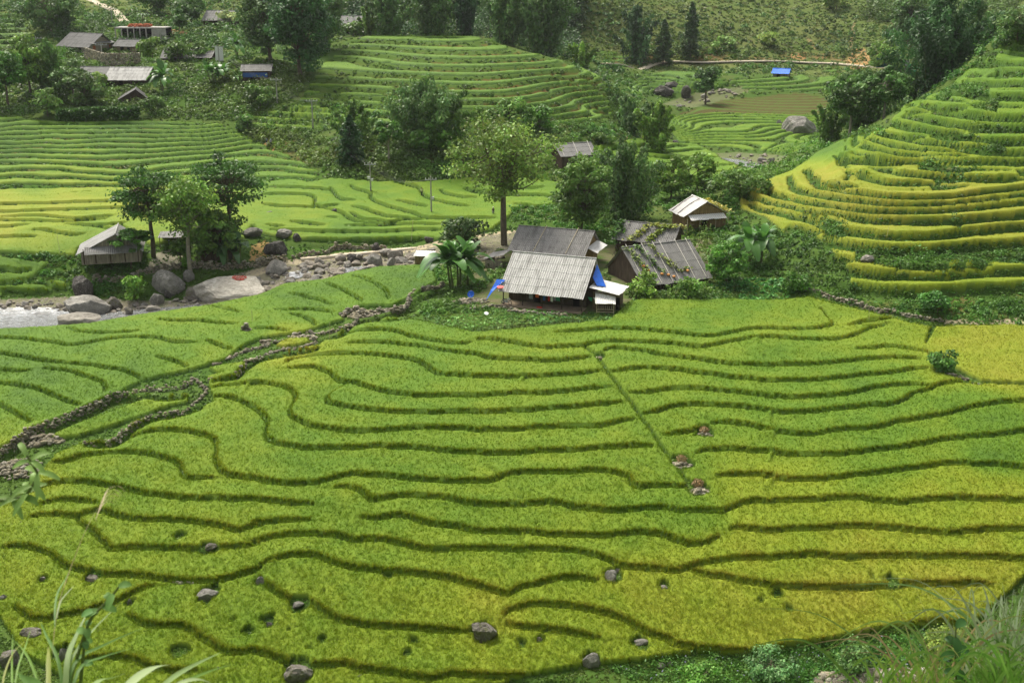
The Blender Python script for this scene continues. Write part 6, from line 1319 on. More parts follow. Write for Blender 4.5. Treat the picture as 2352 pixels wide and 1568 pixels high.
# ------------------------------------------------------------------ people
def skin_body(name, joints, edges, radii, mat, parent=None):
    me = bpy.data.meshes.new(name); me.from_pydata(joints, edges, []); me.materials.append(mat); o = bpy.data.objects.new(name, me); COL.objects.link(o)
    sk = o.modifiers.new('skin', 'SKIN'); ly = me.skin_vertices[0] if me.skin_vertices else None
    if ly is None:
        bm = bmesh.new(); bm.from_mesh(me); bm.verts.layers.skin.verify(); bm.to_mesh(me); bm.free(); ly = me.skin_vertices[0]
    for i, r in enumerate(radii): ly.data[i].radius = (r, r) if np.isscalar(r) else r
    ly.data[0].use_root = True; sub = o.modifiers.new('sub', 'SUBSURF'); sub.levels = 1; sub.render_levels = 2; sk.use_smooth_shade = True
    if parent: o.parent = parent
    return o
def person(label, loc, rot, h, shirt, trousers, stride=.25, sit=False, arms=(.2, -.1), hat=None):
    rt = thing('person', label, 'person', loc, rot); k = h / 1.7
    hip = .5 if sit else .88; kn = .46; f = stride
    J = [(0, 0, hip), (0, 0, hip + .22), (0, .01, hip + .46), (0, 0, hip + .57), (0, -.02, hip + .70),
         (.10, 0, hip - .04), (.11, -f * .5 if not sit else -.42, kn), (.11, f * .25 if not sit else -.42, .07), (.11, f * .25 - .14 if not sit else -.56, .03),
         (-.10, 0, hip - .04), (-.11, f * .35 if not sit else -.40, kn), (-.11, f * .75 if not sit else -.40, .07), (-.11, f * .75 - .14 if not sit else -.54, .03),
         (.19, 0, hip + .46), (.25, arms[0] * .3, hip + .20), (.27, -arms[0], hip - .02), (.27, -arms[0] - .05, hip - .13), (-.19, 0, hip + .46), (-.25, arms[1] * .3, hip + .20), (-.27, -arms[1], hip - .02), (-.27, -arms[1] - .05, hip - .13), (0, -.03, hip + .82)]
    E = [(0, 1), (1, 2), (2, 3), (3, 4), (4, 21), (0, 5), (5, 6), (6, 7), (7, 8), (0, 9), (9, 10), (10, 11), (11, 12), (2, 13), (13, 14), (14, 15), (15, 16), (2, 17), (17, 18), (18, 19), (19, 20)]
    Rr = [.13, .125, .14, .055, .095, .09, .065, .045, .04, .09, .065, .045, .04, .06, .045, .036, .03, .06, .045, .036, .03, .08]
    J = [tuple(np.array(j) * k) for j in J]; Rr = [r * k for r in Rr]
    skin_body('body', J, E, Rr, M_SKIN, rt)
    si = [1, 2, 13, 14, 17, 18, 0]; mp = {v: i for i, v in enumerate(si)}
    skin_body('shirt', [J[i] for i in si], [(0, 1), (1, 2), (2, 3), (1, 4), (4, 5), (0, 6)], [Rr[i] * 1.18 for i in si], shirt, rt)
    ti = [0, 5, 6, 7, 9, 10, 11]; skin_body('trousers', [J[i] for i in ti], [(0, 1), (1, 2), (2, 3), (0, 4), (4, 5), (5, 6)], [Rr[i] * 1.2 for i in ti], trousers, rt)
    hc = np.array(J[4]) * .35 + np.array(J[21]) * .65
    bm = bmesh.new(); bmesh.ops.create_icosphere(bm, subdivisions=3, radius=.105 * k)
    for v in bm.verts: v.co = (v.co.x, v.co.y * 1.1 + .025 * k, v.co.z * .95 + .035 * k)
    me = bpy.data.meshes.new('hair'); bm.to_mesh(me); bm.free(); me.materials.append(hat or M_HAIR); o = bpy.data.objects.new('hair' if not hat else 'hat', me); COL.objects.link(o); o.parent = rt; o.location = tuple(hc)
    m = MB(); m.box((hc[0], hc[1] - .115 * k, hc[2] - .03 * k), (.03 * k, .04 * k, .05 * k)); m.build('nose', M_SKIN, rt)
    return rt
x, y, z = hit(969, 453); person('person in a pale yellow shirt and dark trousers walking in the valley field', (x, y, z + .25), R(160), 1.75, M_PALESHIRT, M_DARKC)
x, y, z = hit(1133, 497); person('person with a white hat in dark clothes standing left of the tall tree trunk', (x, y, z + .15), R(20), 1.7, M_DARKC, M_GREYC, .1, hat=M_WHITE)
x, y, z = hit(613, 333); person('person in blue walking up the earth path ahead of the one with the pack', (x, y, z + .1), R(170), 1.7, M_BLUEC, M_DARKC)
x, y, z = hit(623, 336); pr = person('person with grey pack and light blue hat behind the one in blue', (x, y, z + .1), R(170), 1.65, M_GREYC, M_DARKC, hat=solid('light_blue', (.25, .5, .62), .6, .2, .05))
m = MB(); m.box((0, .26, 1.2), (.42, .28, .55)); m.box((0, .42, 1.12), (.3, .08, .3)); o = tag(m.build('backpack', M_GREYC), 'grey backpack on the second walker of the earth path', 'backpack'); o.matrix_world = pr.matrix_basis
# motorbikes
def motorbike(label, loc, rot, colr):
    rt = thing('motorbike', label, 'motorbike', loc, rot, 'motorbikes')
    for yy in (-.62, .62):
        m = MB(); a = np.linspace(0, 2 * np.pi, 19); m.path([(0, yy + math.cos(q) * .28, .3 + math.sin(q) * .28) for q in a], .055, 6); w = m.build('wheel', M_BLACK, rt); m = MB(); m.bar((-.05, yy, .3), (.05, yy, .3), .07)
        for q in a[:-1:3]: m.bar((0, yy, .3), (0, yy + math.cos(q) * .26, .3 + math.sin(q) * .26), .012, None, 4)
        m.build('rim', M_METAL, w)
    m = MB(); m.bar((0, -.6, .32), (0, -.42, .98), .04); m.bar((0, -.45, .85), (0, .1, .5), .1, .09); m.bar((0, .1, .5), (0, .62, .55), .1, .06); m.box((0, .0, .4), (.24, .42, .3)); m.build('frame', colr, rt)
    m = MB(); m.box((0, .32, .78), (.24, .72, .12), 0, .85); m.build('seat', M_BLACK, rt); m = MB(); m.bar((-.33, -.36, 1.02), (.33, -.36, 1.02), .025); m.bar((-.33, -.36, 1.02), (-.33, -.22, 1.02), .03); m.bar((.33, -.36, 1.02), (.33, -.22, 1.02), .03); m.build('handlebar', M_METAL, rt)
    m = MB(); m.bar((0, -.5, .88), (0, -.62, .88), .1, .08); m.build('headlight', M_WHITE, rt); m = MB(); m.bar((.16, .1, .3), (.18, .75, .36), .05, .06); m.build('exhaust', M_METAL, rt); return rt
x, y, z = px_base(1972, 150, 446); mb1 = motorbike('red motorbike carrying a rider on the far road', (x, y, gz(x, y) + .4), R(70), M_RED); rd = person('person in dark clothes riding the red motorbike on the far road', (x, y, gz(x, y) + .55), R(70), 1.7, M_DARKC, M_DARKC, 0, True, (.35, .35))
x, y, z = hit(383, 566); motorbike('dark motorbike parked in the open shed', (x, y + 1.2, z + .02), R(30), M_BLACK)
mm = h1.matrix_basis @ Vector((-5.6, -5.9, .0)); motorbike('grey motorbike parked at the left end of the farm porch', tuple(mm), R(60), M_METAL)
# satellite dish and odds and ends
x, y, z = hit(1080, 698); rt = thing('satellite_dish', 'blue satellite dish on a thin post left of the farmhouse porch', 'satellite dish', (x, y, z)); bm = bmesh.new(); bmesh.ops.create_uvsphere(bm, u_segments=20, v_segments=12, radius=.62)
bmesh.ops.delete(bm, geom=[v for v in bm.verts if v.co.z > -.22], context='VERTS'); me = bpy.data.meshes.new('dish'); bm.to_mesh(me); bm.free(); me.materials.append(M_TARP); o = bpy.data.objects.new('dish', me); COL.objects.link(o); o.parent = rt; o.location = (0, 0, 1.65); o.rotation_euler = (R(62), 0, R(-20)); o.modifiers.new('thick', 'SOLIDIFY').thickness = .03
MB().bar((0, 0, -.2), (0, .05, 1.35), .035).build('post', M_METAL, rt); MB().bar((0, .05, 1.3), (-.12, -.5, 1.75), .02, .035).build('feed_arm', M_METAL, rt)
x, y, z = hit(1117, 720, .2); m = MB(); m.poly([(math.cos(a) * .36, math.sin(a) * .36, 0) for a in np.linspace(0, 6.28, 13)[:-1]], (0, 0, .14)); o = tag(m.build('wash_bowl', M_WHITE), 'white bowl lying on the stones left of the porch', 'bowl'); o.location = (x, y, z + .15); o.rotation_euler = (.4, .2, 0)
# hedge and bamboo fence edge of the garden
m = MB(); pts = catmull([hit(u, v, .1)[:2] for u, v in trace("N 1420,1395 1550,1425 1700,1460 1820,1490 O 300,1320 500,1305 700,1295 900,1270 1100,1255")], .5)
for k, q in enumerate(pts): 
    if k % 2 == 0: m.bar((q[0], q[1], gz(*q) - .1), (q[0] + .05 * math.sin(k), q[1], gz(*q) + .55), .03, None, 5)
for zz in (.2, .42): m.path([(q[0], q[1] - .04, gz(*q) + zz) for q in pts], .03, 5)
tag(m.build('bamboo_fence', M_DPLANK), 'low dark bamboo fence along the vegetable bed', 'fence')
# ------------------------------------------------------------------ trees one can tell apart
HB = 'bamboo clumps behind the terraced hill'; VT = 'trees around the village'; HF = 'trees at the foot of the terraced hill'; RT = 'trees at the right'; FT = 'trees behind the farm'; LT = 'trees by the riverside hut'; FH = 'trees on the far hillside'; VB = 'bushes in the village'
T = [
 # label, U, V(base), Y, h, w, colour, kind, group, trunk, extra
 ('tall airy light green tree with a forked dark trunk behind the farmhouses', 1158, 562, 208, 290, 250, (.125, .205, .035), 'broad', None, .36, dict(air=.45, flat=.32, lean=-.02, dens=.42, tip=(.15, .22, .045))),
 ('dark green broadleaf tree left of the big dark bamboo behind the farm', 1335, 530, 214, 178, 130, DG, 'broad', FT, .12, {}),
 ('big dark drooping bamboo behind the farm', 1432, 530, 222, 190, 140, BG, 'bamboo', FT, 0, {}),
 ('lighter bamboo spray in front of the big dark bamboo', 1388, 470, 238, 130, 110, MG, 'bamboo', FT, 0, {}),
 ('mid green tree right of the big dark bamboo', 1540, 468, 236, 100, 90, MG, 'broad', FT, .15, {}),
 ('leafy tree between the bamboo and the white roofed hut', 1600, 458, 240, 90, 80, MG, 'broad', FT, .15, {}),
 ('dense dark round bush at the tip of the right slope', 1700, 455, 226, 66, 130, DG, 'broad', FT, .03, {}),
 ('dark slim leafed shrub behind the banana plants', 1062, 562, 207, 78, 108, (.045, .085, .022), 'broad', None, .12, dict(air=.3)),
 ('layered dark tree left of the riverside yard', 352, 582, 203, 214, 150, (.05, .12, .018), 'layer', LT, .32, dict(flat=.28, air=.3, dens=.7)),
 ('light green tree with a tall pale trunk on the stream bank', 437, 620, 199, 214, 138, (.11, .20, .03), 'broad', LT, .42, dict(air=.6, dens=.7, bark=M_PALEBARK)),
 ('slender open tree with tiered dark foliage right of the pale trunk', 532, 560, 209, 212, 180, (.045, .105, .018), 'layer', LT, .35, dict(air=.4, flat=.25, dens=.5)),
 ('dark dense tree shading the thatched hut', 505, 606, 204, 118, 140, DG, 'broad', LT, .08, {}),
 ('small feathery tree in front of the riverside house', 300, 603, 199, 100, 92, (.055, .13, .02), 'layer', LT, .4, dict(flat=.3)),
 ('climber covered trunk bush beside the pale tree trunk', 415, 598, 201, 70, 34, DG, 'broad', LT, .05, {}),
 ('light green weedy bush between the boulders of the left bank', 318, 690, None, 66, 46, (.12, .24, .03), 'broad', None, .03, {}),
 ('small bright bush on the dry stone wall by the pale trunk', 428, 610, None, 20, 28, (.10, .23, .025), 'broad', None, .03, {}),
 # right side
 ('huge dark bamboo clump leaning over the right slope', 2150, 222, 288, 232, 205, (.036, .092, .024), 'bamboo', RT, 0, {}),
 ('tall dark bamboo plumes on the upper right behind the huge clump', 2235, 150, 300, 190, 130, BG, 'bamboo', RT, 0, {}),
 ('narrow hanging bamboo tail left of the huge clump', 2092, 232, 285, 90, 34, BG, 'bamboo', RT, 0, {}),
 ('dark bamboo sprays above the valley trees at the right', 1985, 265, 282, 128, 150, BG, 'bamboo', RT, 0, {}),
 ('broad tree with two thin pale trunks at the right valley edge', 1950, 318, 262, 140, 130, (.06, .125, .024), 'broad', RT, .4, dict(bark=M_PALEBARK)),
 ('second pale trunked tree right of its twin at the valley edge', 2025, 322, 258, 120, 95, (.055, .125, .022), 'broad', RT, .35, dict(bark=M_PALEBARK)),
 ('dark arching bamboo at the left of the valley trees', 1905, 290, 275, 100, 60, DG, 'bamboo', RT, 0, {}),
 ('light green bushy tree left of the huge bamboo clump', 2040, 130, 440, 76, 80, (.12, .21, .035), 'broad', RT, .1, {}),
 ('dark tree crowns at the top right edge behind the bamboo', 2090, 60, 470, 110, 100, BG, 'broad', RT, .1, {}),
 ('dark treetop at the upper right corner', 2250, 40, 380, 100, 120, BG, 'broad', RT, .1, {}),
 ('grey green tree on the top of the right slope', 2335, 95, None, 84, 90, (.085, .15, .04), 'broad', RT, .1, dict(air=.3)),
 ('dense bush on the bank at the foot of the right slope', 2152, 722, None, 60, 64, (.05, .14, .02), 'broad', None, .03, {}),
 ('bush at the corner of the orange field', 2163, 856, None, 54, 62, (.065, .15, .025), 'broad', None, .05, {}),
 ('bright bush beside the taro patch', 1825, 668, None, 50, 60, (.07, .17, .02), 'broad', None, .03, {}),
 ('leafy shrub hanging over the right end of the pole laden roof', 1668, 650, 183, 96, 88, (.07, .17, .022), 'broad', None, .06, {}),
 ('light leafy shrub in front of the pole laden roof', 1478, 690, 176, 56, 70, (.14, .24, .035), 'broad', None, .05, dict(air=.3)),
 ('darker shrub right of the light leafy shrub below the pole laden roof', 1578, 690, 176, 46, 60, (.09, .18, .025), 'broad', None, .05, dict(air=.2)),
 # hill foot
 ('large dark bamboo thicket at the foot of the terraced hill', 978, 340, 270, 150, 170, BG, 'bamboo', HF, 0, {}),
 ('dark bamboo on the right flank of the large thicket', 1035, 345, 268, 130, 90, DG, 'bamboo', HF, 0, {}),
 ('feathery bamboo left of the large thicket', 815, 300, 275, 95, 88, DG, 'bamboo', HF, 0, {}),
 ('dark conifer in front of the feathery bamboo', 806, 370, 263, 108, 64, (.034, .08, .026), 'conifer', HF, 0, {}),
 ('pale trunked tree with a round crown before the large thicket', 893, 366, 262, 100, 66, (.06, .135, .022), 'broad', HF, .45, dict(bark=M_PALEBARK)),
 ('light green spreading tree before the large thicket', 972, 345, 264, 76, 82, (.07, .15, .024), 'broad', HF, .25, {}),
 ('small bright tree right of the light spreading tree', 1022, 345, 264, 70, 52, (.085, .175, .025), 'broad', HF, .25, {}),
 ('small dark tree right of the large thicket', 1102, 300, None, 56, 46, MG, 'broad', HF, .1, {}),
 ('pale green tree above the airy tree crown', 1170, 305, None, 78, 76, (.10, .19, .035), 'broad', HF, .12, dict(air=.2)),
 ('leafy tree at the hill foot right of the pale green tree', 1238, 312, None, 68, 70, (.075, .16, .025), 'broad', HF, .12, {}),
 ('round dark bush above the light ridged hut', 1385, 330, None, 30, 44, DG, 'broad', HF, .03, {}),
 ('arching dark bamboo right of the terraced hill', 1442, 290, 312, 92, 88, BG, 'bamboo', HF, 0, {}),
 ('lighter bamboo leaning right of the arching dark bamboo', 1512, 322, 300, 112, 84, MG, 'bamboo', HF, 0, {}),
 ('lone narrow tree in the far valley fields', 1620, 240, None, 100, 44, (.055, .12, .026), 'broad', None, .1, {}),
 # behind the hill
 ('tall dark bamboo clump above the left of the terraced hill', 893, 110, 400, 130, 78, BG, 'bamboo', HB, 0, {}),
 ('tall dark bamboo clump above the middle of the terraced hill', 990, 110, 402, 150, 116, BG, 'bamboo', HB, 0, {}),
 ('darkest bamboo clump right of the middle on the hill top', 1072, 112, 400, 140, 70, (.030, .078, .024), 'bamboo', HB, 0, {}),
 ('broad dark bamboo clump at the right shoulder of the hill', 1160, 128, 392, 160, 110, BG, 'bamboo', HB, 0, {}),
 ('largest dark bamboo clump on the right shoulder of the hill', 1250, 140, 390, 190, 120, BG, 'bamboo', HB, 0, {}),
 ('yellowish bamboo left of the hill top', 846, 90, 405, 72, 44, (.10, .17, .03), 'bamboo', HB, 0, {}),
 ('small dark bush at the left end of the hill top', 812, 95, 396, 34, 50, DG, 'broad', HB, .05, {}),
 ('bushy small bamboo below the right shoulder of the hill', 1334, 152, 400, 50, 54, MG, 'bamboo', HB, 0, {}),
 # far hillside
 ('dark bamboo on the far hillside in the middle', 1462, 108, 470, 130, 84, (.045, .098, .032), 'bamboo', FH, 0, {}),
 ('left conifer on the far hillside', 1524, 122, 468, 96, 44, (.06, .105, .038), 'conifer', FH, 0, {}),
 ('right taller conifer on the far hillside', 1586, 110, 474, 120, 46, (.06, .105, .038), 'conifer', FH, 0, {}),
 ('pale flowering bush above the far road cutting', 1772, 108, 480, 34, 44, (.19, .27, .06), 'broad', FH, .03, {}),
 ('pale round bush at the top edge of the far hillside', 1920, 34, 520, 42, 58, (.17, .25, .06), 'broad', FH, .03, {}),
 ('pale bush high on the left of the far hillside', 1322, 56, 500, 30, 44, (.17, .24, .06), 'broad', FH, .03, {}),
 ('pale green bush pair above the far road', 1668, 108, 478, 34, 60, (.12, .20, .045), 'broad', FH, .03, {}),
 # village
 ('wide dark tree at the upper left behind the long village house', 122, 104, 400, 100, 140, BG, 'broad', VT, .08, {}),
 ('green tree with visible trunk at the left edge', 22, 262, 312, 120, 84, (.06, .15, .02), 'broad', VT, .25, {}),
 ('bushy tree right of the left edge tree', 72, 232, 322, 130, 80, MG, 'broad', VT, .1, {}),
 ('pale feathery bamboo beside the stone retaining wall', 122, 222, 326, 116, 84, (.085, .17, .032), 'bamboo', VT, 0, {}),
 ('grey green bushy tree below the pale feathery bamboo', 172, 242, 318, 90, 84, (.075, .14, .034), 'broad', VT, .06, {}),
 ('dark low tree at the foot of the village slope', 110, 268, None, 62, 70, DG, 'broad', VT, .06, {}),
 ('huge dark broadleaf tree between the village and the hill', 690, 205, 330, 215, 160, (.036, .098, .024), 'broad', VT, .06, dict(flat=.8)),
 ('tall dark tree left part of the great tree mass', 622, 165, 345, 180, 120, BG, 'broad', VT, .08, dict(flat=.7)),
 ('dark tree right part of the great tree mass', 752, 130, 372, 130, 90, BG, 'broad', VT, .08, {}),
 ('dark tree at the top middle of the village', 356, 52, 440, 80, 92, BG, 'broad', VT, .08, {}),
 ('tree left of the top village house', 440, 72, 425, 58, 76, (.06, .125, .026), 'broad', VT, .15, {}),
 ('dark tree above the top village house', 500, 18, 500, 60, 110, BG, 'broad', VT, .08, {}),
 ('whitish blossoming shrub in front of the top village house', 530, 62, 420, 38, 46, (.26, .32, .12), 'broad', VB, .05, {}),
 ('bushy tree right of the small village hut', 352, 150, 362, 60, 50, MG, 'broad', VB, .08, {}),
 ('dark round bush below the white patched village roof', 412, 178, 350, 44, 60, DG, 'broad', VB, .05, {}),
 ('dark round bush right of its twin in the village', 466, 168, 352, 36, 46, DG, 'broad', VB, .05, {}),
 ('pale leafed bush in front of the left lower village roof', 226, 208, 328, 36, 40, (.13, .20, .04), 'broad', VB, .05, {}),
 ('olive mound bush below the lower village roofs', 200, 262, 312, 74, 92, (.075, .135, .03), 'broad', VB, .03, {}),
 ('small tree on the slope right of the concrete frame', 412, 66, 402, 50, 36, (.06, .13, .026), 'broad', VB, .3, {}),
 ('dark leafy bush above the hedge right of the village hut', 350, 262, 306, 40, 50, DG, 'broad', VB, .03, {}),
 ('bush with white flowers by the lower left pole of the hill', 570, 300, None, 34, 60, (.08, .16, .03), 'broad', VB, .03, {}),
 ('dark bush under the village pole', 598, 245, None, 50, 70, DG, 'broad', VB, .03, {}),
]
for i, (lb, u, v, Y, h, w, c, kd, g, tr, ex) in enumerate(T):
    nm = {'bamboo': 'bamboo_clump', 'conifer': 'conifer'}.get(kd, 'bush' if tr <= .05 else 'tree'); ct = {'bamboo_clump': 'bamboo', 'conifer': 'tree', 'tree': 'tree', 'bush': 'bush'}[nm]
    tree(nm, lb, ct, px_base(u, v, Y), h, w, c, 300 + i, kd, g, tr if tr else .35, **ex)
banana('large banana plant clump with long hanging leaves beside the farm', px_base(1056, 658), 125, 116, 1, nl=9)
banana('dark banana plant below the tiered tree at the left', px_base(535, 606), 78, 84, 2, col=(.05, .12, .03))
banana('banana plant right of the pole laden roof', px_base(1738, 606), 104, 92, 3)
banana('broad banana plants beside the large pale roof of the village', px_base(366, 214, 322), 66, 46, 4)
banana('banana plants on stilts of leaves left of the rusty shed', px_base(500, 204, 326), 58, 70, 5); banana('tall single banana plant above the blue sheeted shed', px_base(546, 132, 350), 54, 36, 6)
banana('young banana plant under the rusty eaved shed', px_base(550, 200, 325), 28, 28, 7)
# palm of the upper village
x, y, z = px_base(326, 52, 405); rt = thing('palm_tree', 'small palm with thin trunk above the concrete frame', 'palm', (x, y, z)); MB().bar((0, 0, -.2), (.5, 0, 4.6), .16, .1).build('trunk', M_BARK, rt); nb = NB(); rs = np.random.default_rng(3)
for k in range(11):
    a = k * .571 + .2; o_ = np.array([math.cos(a), math.sin(a), 0]); t = np.linspace(0, 1, 7)[:, None]; ribbon(nb, np.array([.5, 0, 4.6]) + o_ * 2.6 * t + np.array([0, 0, 1]) * (1.5 * t - 2.1 * t * t), np.array([.05, .3, .36, .34, .28, .18, .03]), (0, 0, 1), (.06, .14, .03))
nb.build('fronds', M_LEAF, rt, True)
# clipped hedge along the top of the left terraces
pl = catmull([hit(u, v, .2)[:2] for u, v in trace("I 505,1035 700,1032 900,1030 1100,1020 1180,1010")], .5); rs = np.random.default_rng(8); nb = NB(); n = 7000
k = rs.integers(0, len(pl), n); hh = np.array([gz(*q) for q in pl]); top = 3.0 + .7 * vnoise(np.arange(len(pl)) * .22, np.zeros(len(pl)), 5)
P = np.c_[pl[k] + rs.normal(size=(n, 2)) * np.array([.3, .55]), hh[k] + top[k] * rs.random(n) ** .6]; leaves(nb, P, .55, shade((.055, .135, .018), n, rs, .35), rs, np.array([[0, -.5, .6]]), 1.6, .2, .45)
tag(nb.build('hedge', M_LEAF), 'long thick hedge along the top of the left terraces', 'hedge')

# ------------------------------------------------------------------ plants close to the viewpoint
def near_at(U, V, d): a, b = ray(U, V); return np.array([a * d, d, CAMH + b * d])
def blade_plant(name, label, cat, items, mat=M_LEAF, group=None):
    """items: (points as (U,V) with distance d, max width m, colour): leaves in space between viewpoint and slope"""
    rt = None
    for pts, d, w, c in items:
        P = [near_at(u, v, d + .25 * i) for i, (u, v) in enumerate(pts)]
        if rt is None:
            base = P[0]; rt = thing(name, label, cat, tuple(base), 0, group)
        pl = catmull([tuple(p) for p in P], .06); n = len(pl); t = np.linspace(0, 1, n); nb = NB(); wd = w * .29 * np.clip(np.minimum(t * 5 + .25, (1 - t) * 2.2) , .02, 1)
        ribbon(nb, pl - base, wd, (0, -.75, .66), c, .16); nb.build('blade', mat, rt, True)
    return rt
ga_, gb_, gc_ = (.15, .26, .04), (.11, .21, .045), (.22, .31, .11)
gp = blade_plant('reed', 'reed like grass with long pale leaves crossing the lower left corner', 'grass', [
    ([(150, 1640), (155, 1520), (175, 1460), (206, 1395)], 5.6, .060, gc_), ([(152, 1640), (135, 1520), (105, 1455), (92, 1425)], 5.6, .034, gb_), ([(150, 1640), (160, 1525), (210, 1450), (276, 1385)], 5.6, .030, gc_),
    ([(150, 1650), (170, 1525), (240, 1480), (330, 1440)], 5.6, .036, gb_), ([(150, 1660), (180, 1540), (230, 1510), (302, 1488)], 5.5, .034, gb_), ([(90, 1640), (85, 1560), (60, 1500), (30, 1468)], 5.5, .026, ga_),
    ([(110, 1640), (112, 1560), (112, 1500), (110, 1482)], 5.4, .05, (.24, .27, .06)), ([(30, 1640), (28, 1560), (28, 1500), (30, 1450)], 5.3, .02, ga_), ([(28, 1640), (40, 1540), (60, 1480), (72, 1440)], 5.3, .02, ga_),
    ([(120, 1660), (95, 1580), (60, 1560), (40, 1545)], 5.2, .08, gb_), ([(5, 1640), (8, 1560), (30, 1500), (60, 1470)], 5.3, .02, (.24, .26, .06))])
blade_plant('reed', 'broad pale grass leaves sweeping in along the bottom left', 'grass', [
    ([(250, 1640), (300, 1570), (350, 1535), (390, 1526)], 4.8, .085, (.33, .41, .20)), ([(330, 1640), (380, 1570), (440, 1530), (510, 1496)], 5.0, .05, gc_), ([(340, 1650), (400, 1580), (470, 1545), (535, 1524)], 5.0, .034, ga_),
    ([(180, 1640), (220, 1570), (260, 1556), (290, 1545)], 4.8, .06, gc_), ([(350, 1660), (400, 1580), (450, 1560), (490, 1570)], 4.8, .05, (.33, .41, .20))])
blade_plant('tall_grass', 'tall dry plume grass leaning right over the left rice', 'grass', [
    ([(120, 1500), (132, 1400), (160, 1310), (200, 1210), (232, 1156)], 5.8, .009, (.30, .26, .10)), ([(126, 1440), (130, 1370), (150, 1330), (158, 1312)], 5.8, .022, gb_), ([(130, 1420), (140, 1380), (165, 1350), (172, 1340)], 5.8, .020, (.25, .30, .15)), *[([(218 + k, 1196 - 3 * k), (232 + k * 1.5, 1166 - 4 * k), (250 + k * 2.5, 1146 - 3 * k + (k * 7) % 5 * 3), (262 + k * 3, 1150 - 2 * k + (k * 5) % 7 * 4)], 5.9, .005, (.34, .28, .16)) for k in range(12)]])
# leafy stem reaching in at the left
def leafy(label, stem, d, nl, ll, lw, c, seed, name='leafy_stem'):
    rs = np.random.default_rng(seed); P = catmull([tuple(near_at(u, v, d)) for u, v in stem], .05); rt = thing(name, label, 'plant', tuple(P[0])); MB().path([tuple(p - P[0]) for p in P], np.linspace(.012, .006, len(P)), 6).build('stem', M_CULM, rt)
    for k in range(nl):
        i = int(len(P) * (.45 + .55 * (k + 1) / nl)) - 1; a = k * 2.4 + rs.random() * .5; o_ = np.array([math.cos(a), .5 * math.sin(a), .55 * math.sin(a) + .25]); o_ /= np.linalg.norm(o_); t = np.linspace(0, 1, 9)[:, None]; L = ll * rs.uniform(.7, 1.2)
        nb = NB(); ribbon(nb, P[i] - P[0] + o_ * L * t - np.array([0, 0, 1]) * L * .45 * t * t, lw * np.sin(np.linspace(.06, 1, 9) * np.pi * .96) ** .8 + .002, (0, -.6, .8), np.asarray(c) * rs.uniform(.7, 1.3), .12); nb.build('leaf', M_LEAF, rt, True)
    return rt
leafy('leafy stem with narrow light leaves arching in at the left edge', [(-60, 1160), (0, 1148), (50, 1142), (75, 1115), (86, 1085), (70, 1058), (62, 1046)], 6.2, 20, .13, .016, (.20, .31, .08), 1)
leafy('small sprig with rounded leaves above the lower left grass', [(150, 1600), (200, 1440), (235, 1392), (262, 1362), (272, 1348)], 5.9, 9, .07, .02, (.17, .30, .08), 2); leafy('small sprig low among the left grass leaves', [(180, 1620), (195, 1470), (205, 1425), (216, 1402)], 5.9, 5, .06, .018, (.17, .32, .1), 5)
leafy('dark leafed weed stem among the grass at lower right', [(2200, 1660), (2196, 1560), (2194, 1480), (2196, 1440)], 9.5, 9, .16, .04, (.05, .13, .03), 3)
# grass tussocks of the near bank at the lower right
rs = np.random.default_rng(12); nt_ = 0
for lab, (u0, v0), spread, n, d0, hmin, hmax, cols in (
    ('tussock of silvery arching grass at the right edge', (2330, 1600), 90, 130, 10.5, 110, 290, ((.30, .36, .2), (.2, .32, .1), (.36, .42, .28))), ('tussock of fresh green grass in the lower right corner', (2300, 1640), 90, 90, 9.5, 60, 190, ((.13, .27, .04), (.18, .31, .06))),
    ('clump of reddish dry grass blades near the lower right', (2150, 1640), 44, 44, 9.8, 90, 250, ((.34, .25, .13), (.28, .28, .1), (.2, .3, .07))), ('bunch of yellow green blades at the bottom right', (2110, 1620), 60, 34, 9.6, 50, 130, ((.25, .36, .06), (.2, .34, .05))), ('few tall green blades standing before the broken stones', (2020, 1640), 40, 12, 9.4, 80, 190, ((.2, .34, .06), (.16, .28, .05))), ('low grass filling the right bottom corner', (2260, 1650), 110, 80, 9.8, 40, 130, ((.16, .29, .05), (.12, .25, .04), (.25, .3, .1)))):
    base = near_at(u0, v0, d0); rt = thing('grass_tussock', lab, 'grass', tuple(base), 0, 'grass tussocks of the near bank'); nb = NB()
    for k in range(n):
        u = u0 + rs.normal() * spread * .55; h = rs.uniform(hmin, hmax); ln = rs.normal() * h * .6; d = d0 + rs.uniform(-.6, .8); bnd = rs.uniform(.0, .55)
        pts = [near_at(u, v0, d), near_at(u + ln * .25, v0 - h * .5, d), near_at(u + ln * .7, v0 - h * .92, d), near_at(u + ln * 1.25, v0 - h * (1 - bnd), d + .1)]
        pl = catmull([tuple(p) for p in pts], .09) - base; t = np.linspace(0, 1, len(pl)); ribbon(nb, pl, rs.uniform(.006, .016) * np.clip((1 - t) * 2.0, .03, 1), (rs.normal() * .4, -.8, .5), np.asarray(cols[rs.integers(len(cols))]) * rs.uniform(.7, 1.25), .1)
    nb.build('blades', M_LEAF, rt, True)
blade_plant('tall_grass', 'thin flowering grass stalks crossing the ripe rice at lower right', 'grass', [([(2130, 1600), (2090, 1440), (2030, 1340), (1975, 1272)], 9.6, .006, (.3, .34, .12)), ([(2150, 1600), (2135, 1440), (2110, 1370), (2085, 1310)], 9.6, .006, (.33, .33, .13)), ([(2180, 1600), (2150, 1430), (2120, 1340), (2075, 1280)], 9.7, .005, (.3, .3, .12))])

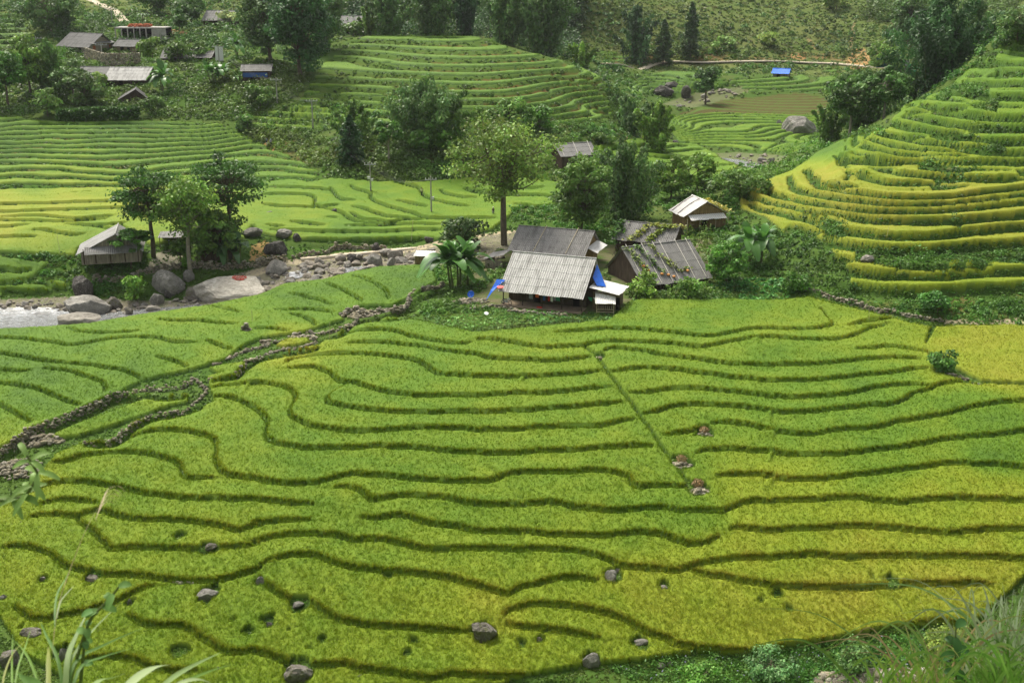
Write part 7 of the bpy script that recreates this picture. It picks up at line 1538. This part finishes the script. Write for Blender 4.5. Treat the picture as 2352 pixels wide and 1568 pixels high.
# plants in the gaps between the farm buildings
foot = np.zeros(GX.shape, bool); near_ = yards
for h_, L_, rf_, rb_ in ((h1, L1 + 9.5, rf1, 4.2), (h2, 20.5, 5.6, 4.4), (h3, L3, rf3, 5.4), (h4, L4, rf4, 3.6), (h5, L5 + 2, rf5, 4.6)):
    c_, s_ = math.cos(h_.rotation_euler.z), math.sin(h_.rotation_euler.z); dx = GX - h_.location.x; dy = GY - h_.location.y; lx = dx * c_ + dy * s_; ly = -dx * s_ + dy * c_
    foot |= (np.abs(lx) < L_ / 2 + .8) & (ly > -rf_ - .9) & (ly < rb_ + .9)
scatter('undergrowth', 'weeds and garden shrubs in the gaps between the farm buildings', yards & ~foot & (RICE < .5) & (GV < 700), .085, 2.4, 14, (.10, .20, .03), 141, .75, cov=np.clip(fbm(GX / 3.5, GY / 3.5, 142, 3) * 4 - 1.1, 0, 1))
for i, (lb, u, v, h, w) in enumerate((('pale weedy shrub at the bottom in front of the broken stones', 1950, 1530, 60, 110), ('bluish green weed clump at the lower edge right of the middle', 1770, 1545, 54, 120), ('low weed clump below the last terrace near the reddish stone', 1620, 1560, 36, 90), ('yellowish weed clump at the right below the ripe rice', 2180, 1500, 60, 120))):
    tree('bush', lb, 'bush', px_base(u, v), h, w, ((.10, .19, .05), (.09, .18, .06), (.09, .2, .03), (.16, .22, .04))[i], 500 + i, 'broad', None, .03, air=.35)

# ------------------------------------------------------------------ thin haze of the humid air
bm = bmesh.new(); bmesh.ops.create_cube(bm, size=1.0); me = bpy.data.meshes.new('haze'); bm.to_mesh(me); bm.free(); hz = bpy.data.objects.new('haze', me); COL.objects.link(hz)
hz.scale = (1100, 1100, 160); hz.location = (0, 400, 45)
hm = bpy.data.materials.new('humid_air'); hm.use_nodes = True; t_ = hm.node_tree; t_.nodes.remove(t_.nodes['Principled BSDF']); pv = t_.nodes.new('ShaderNodeVolumePrincipled')
pv.inputs['Color'].default_value = (.93, .96, 1.0, 1); pv.inputs['Density'].default_value = .00005; pv.inputs['Anisotropy'].default_value = .2; t_.links.new(pv.outputs[0], t_.nodes['Material Output'].inputs['Volume']); me.materials.append(hm)
tag(hz, 'thin pale haze of humid air over the valley', 'haze', kind='stuff')
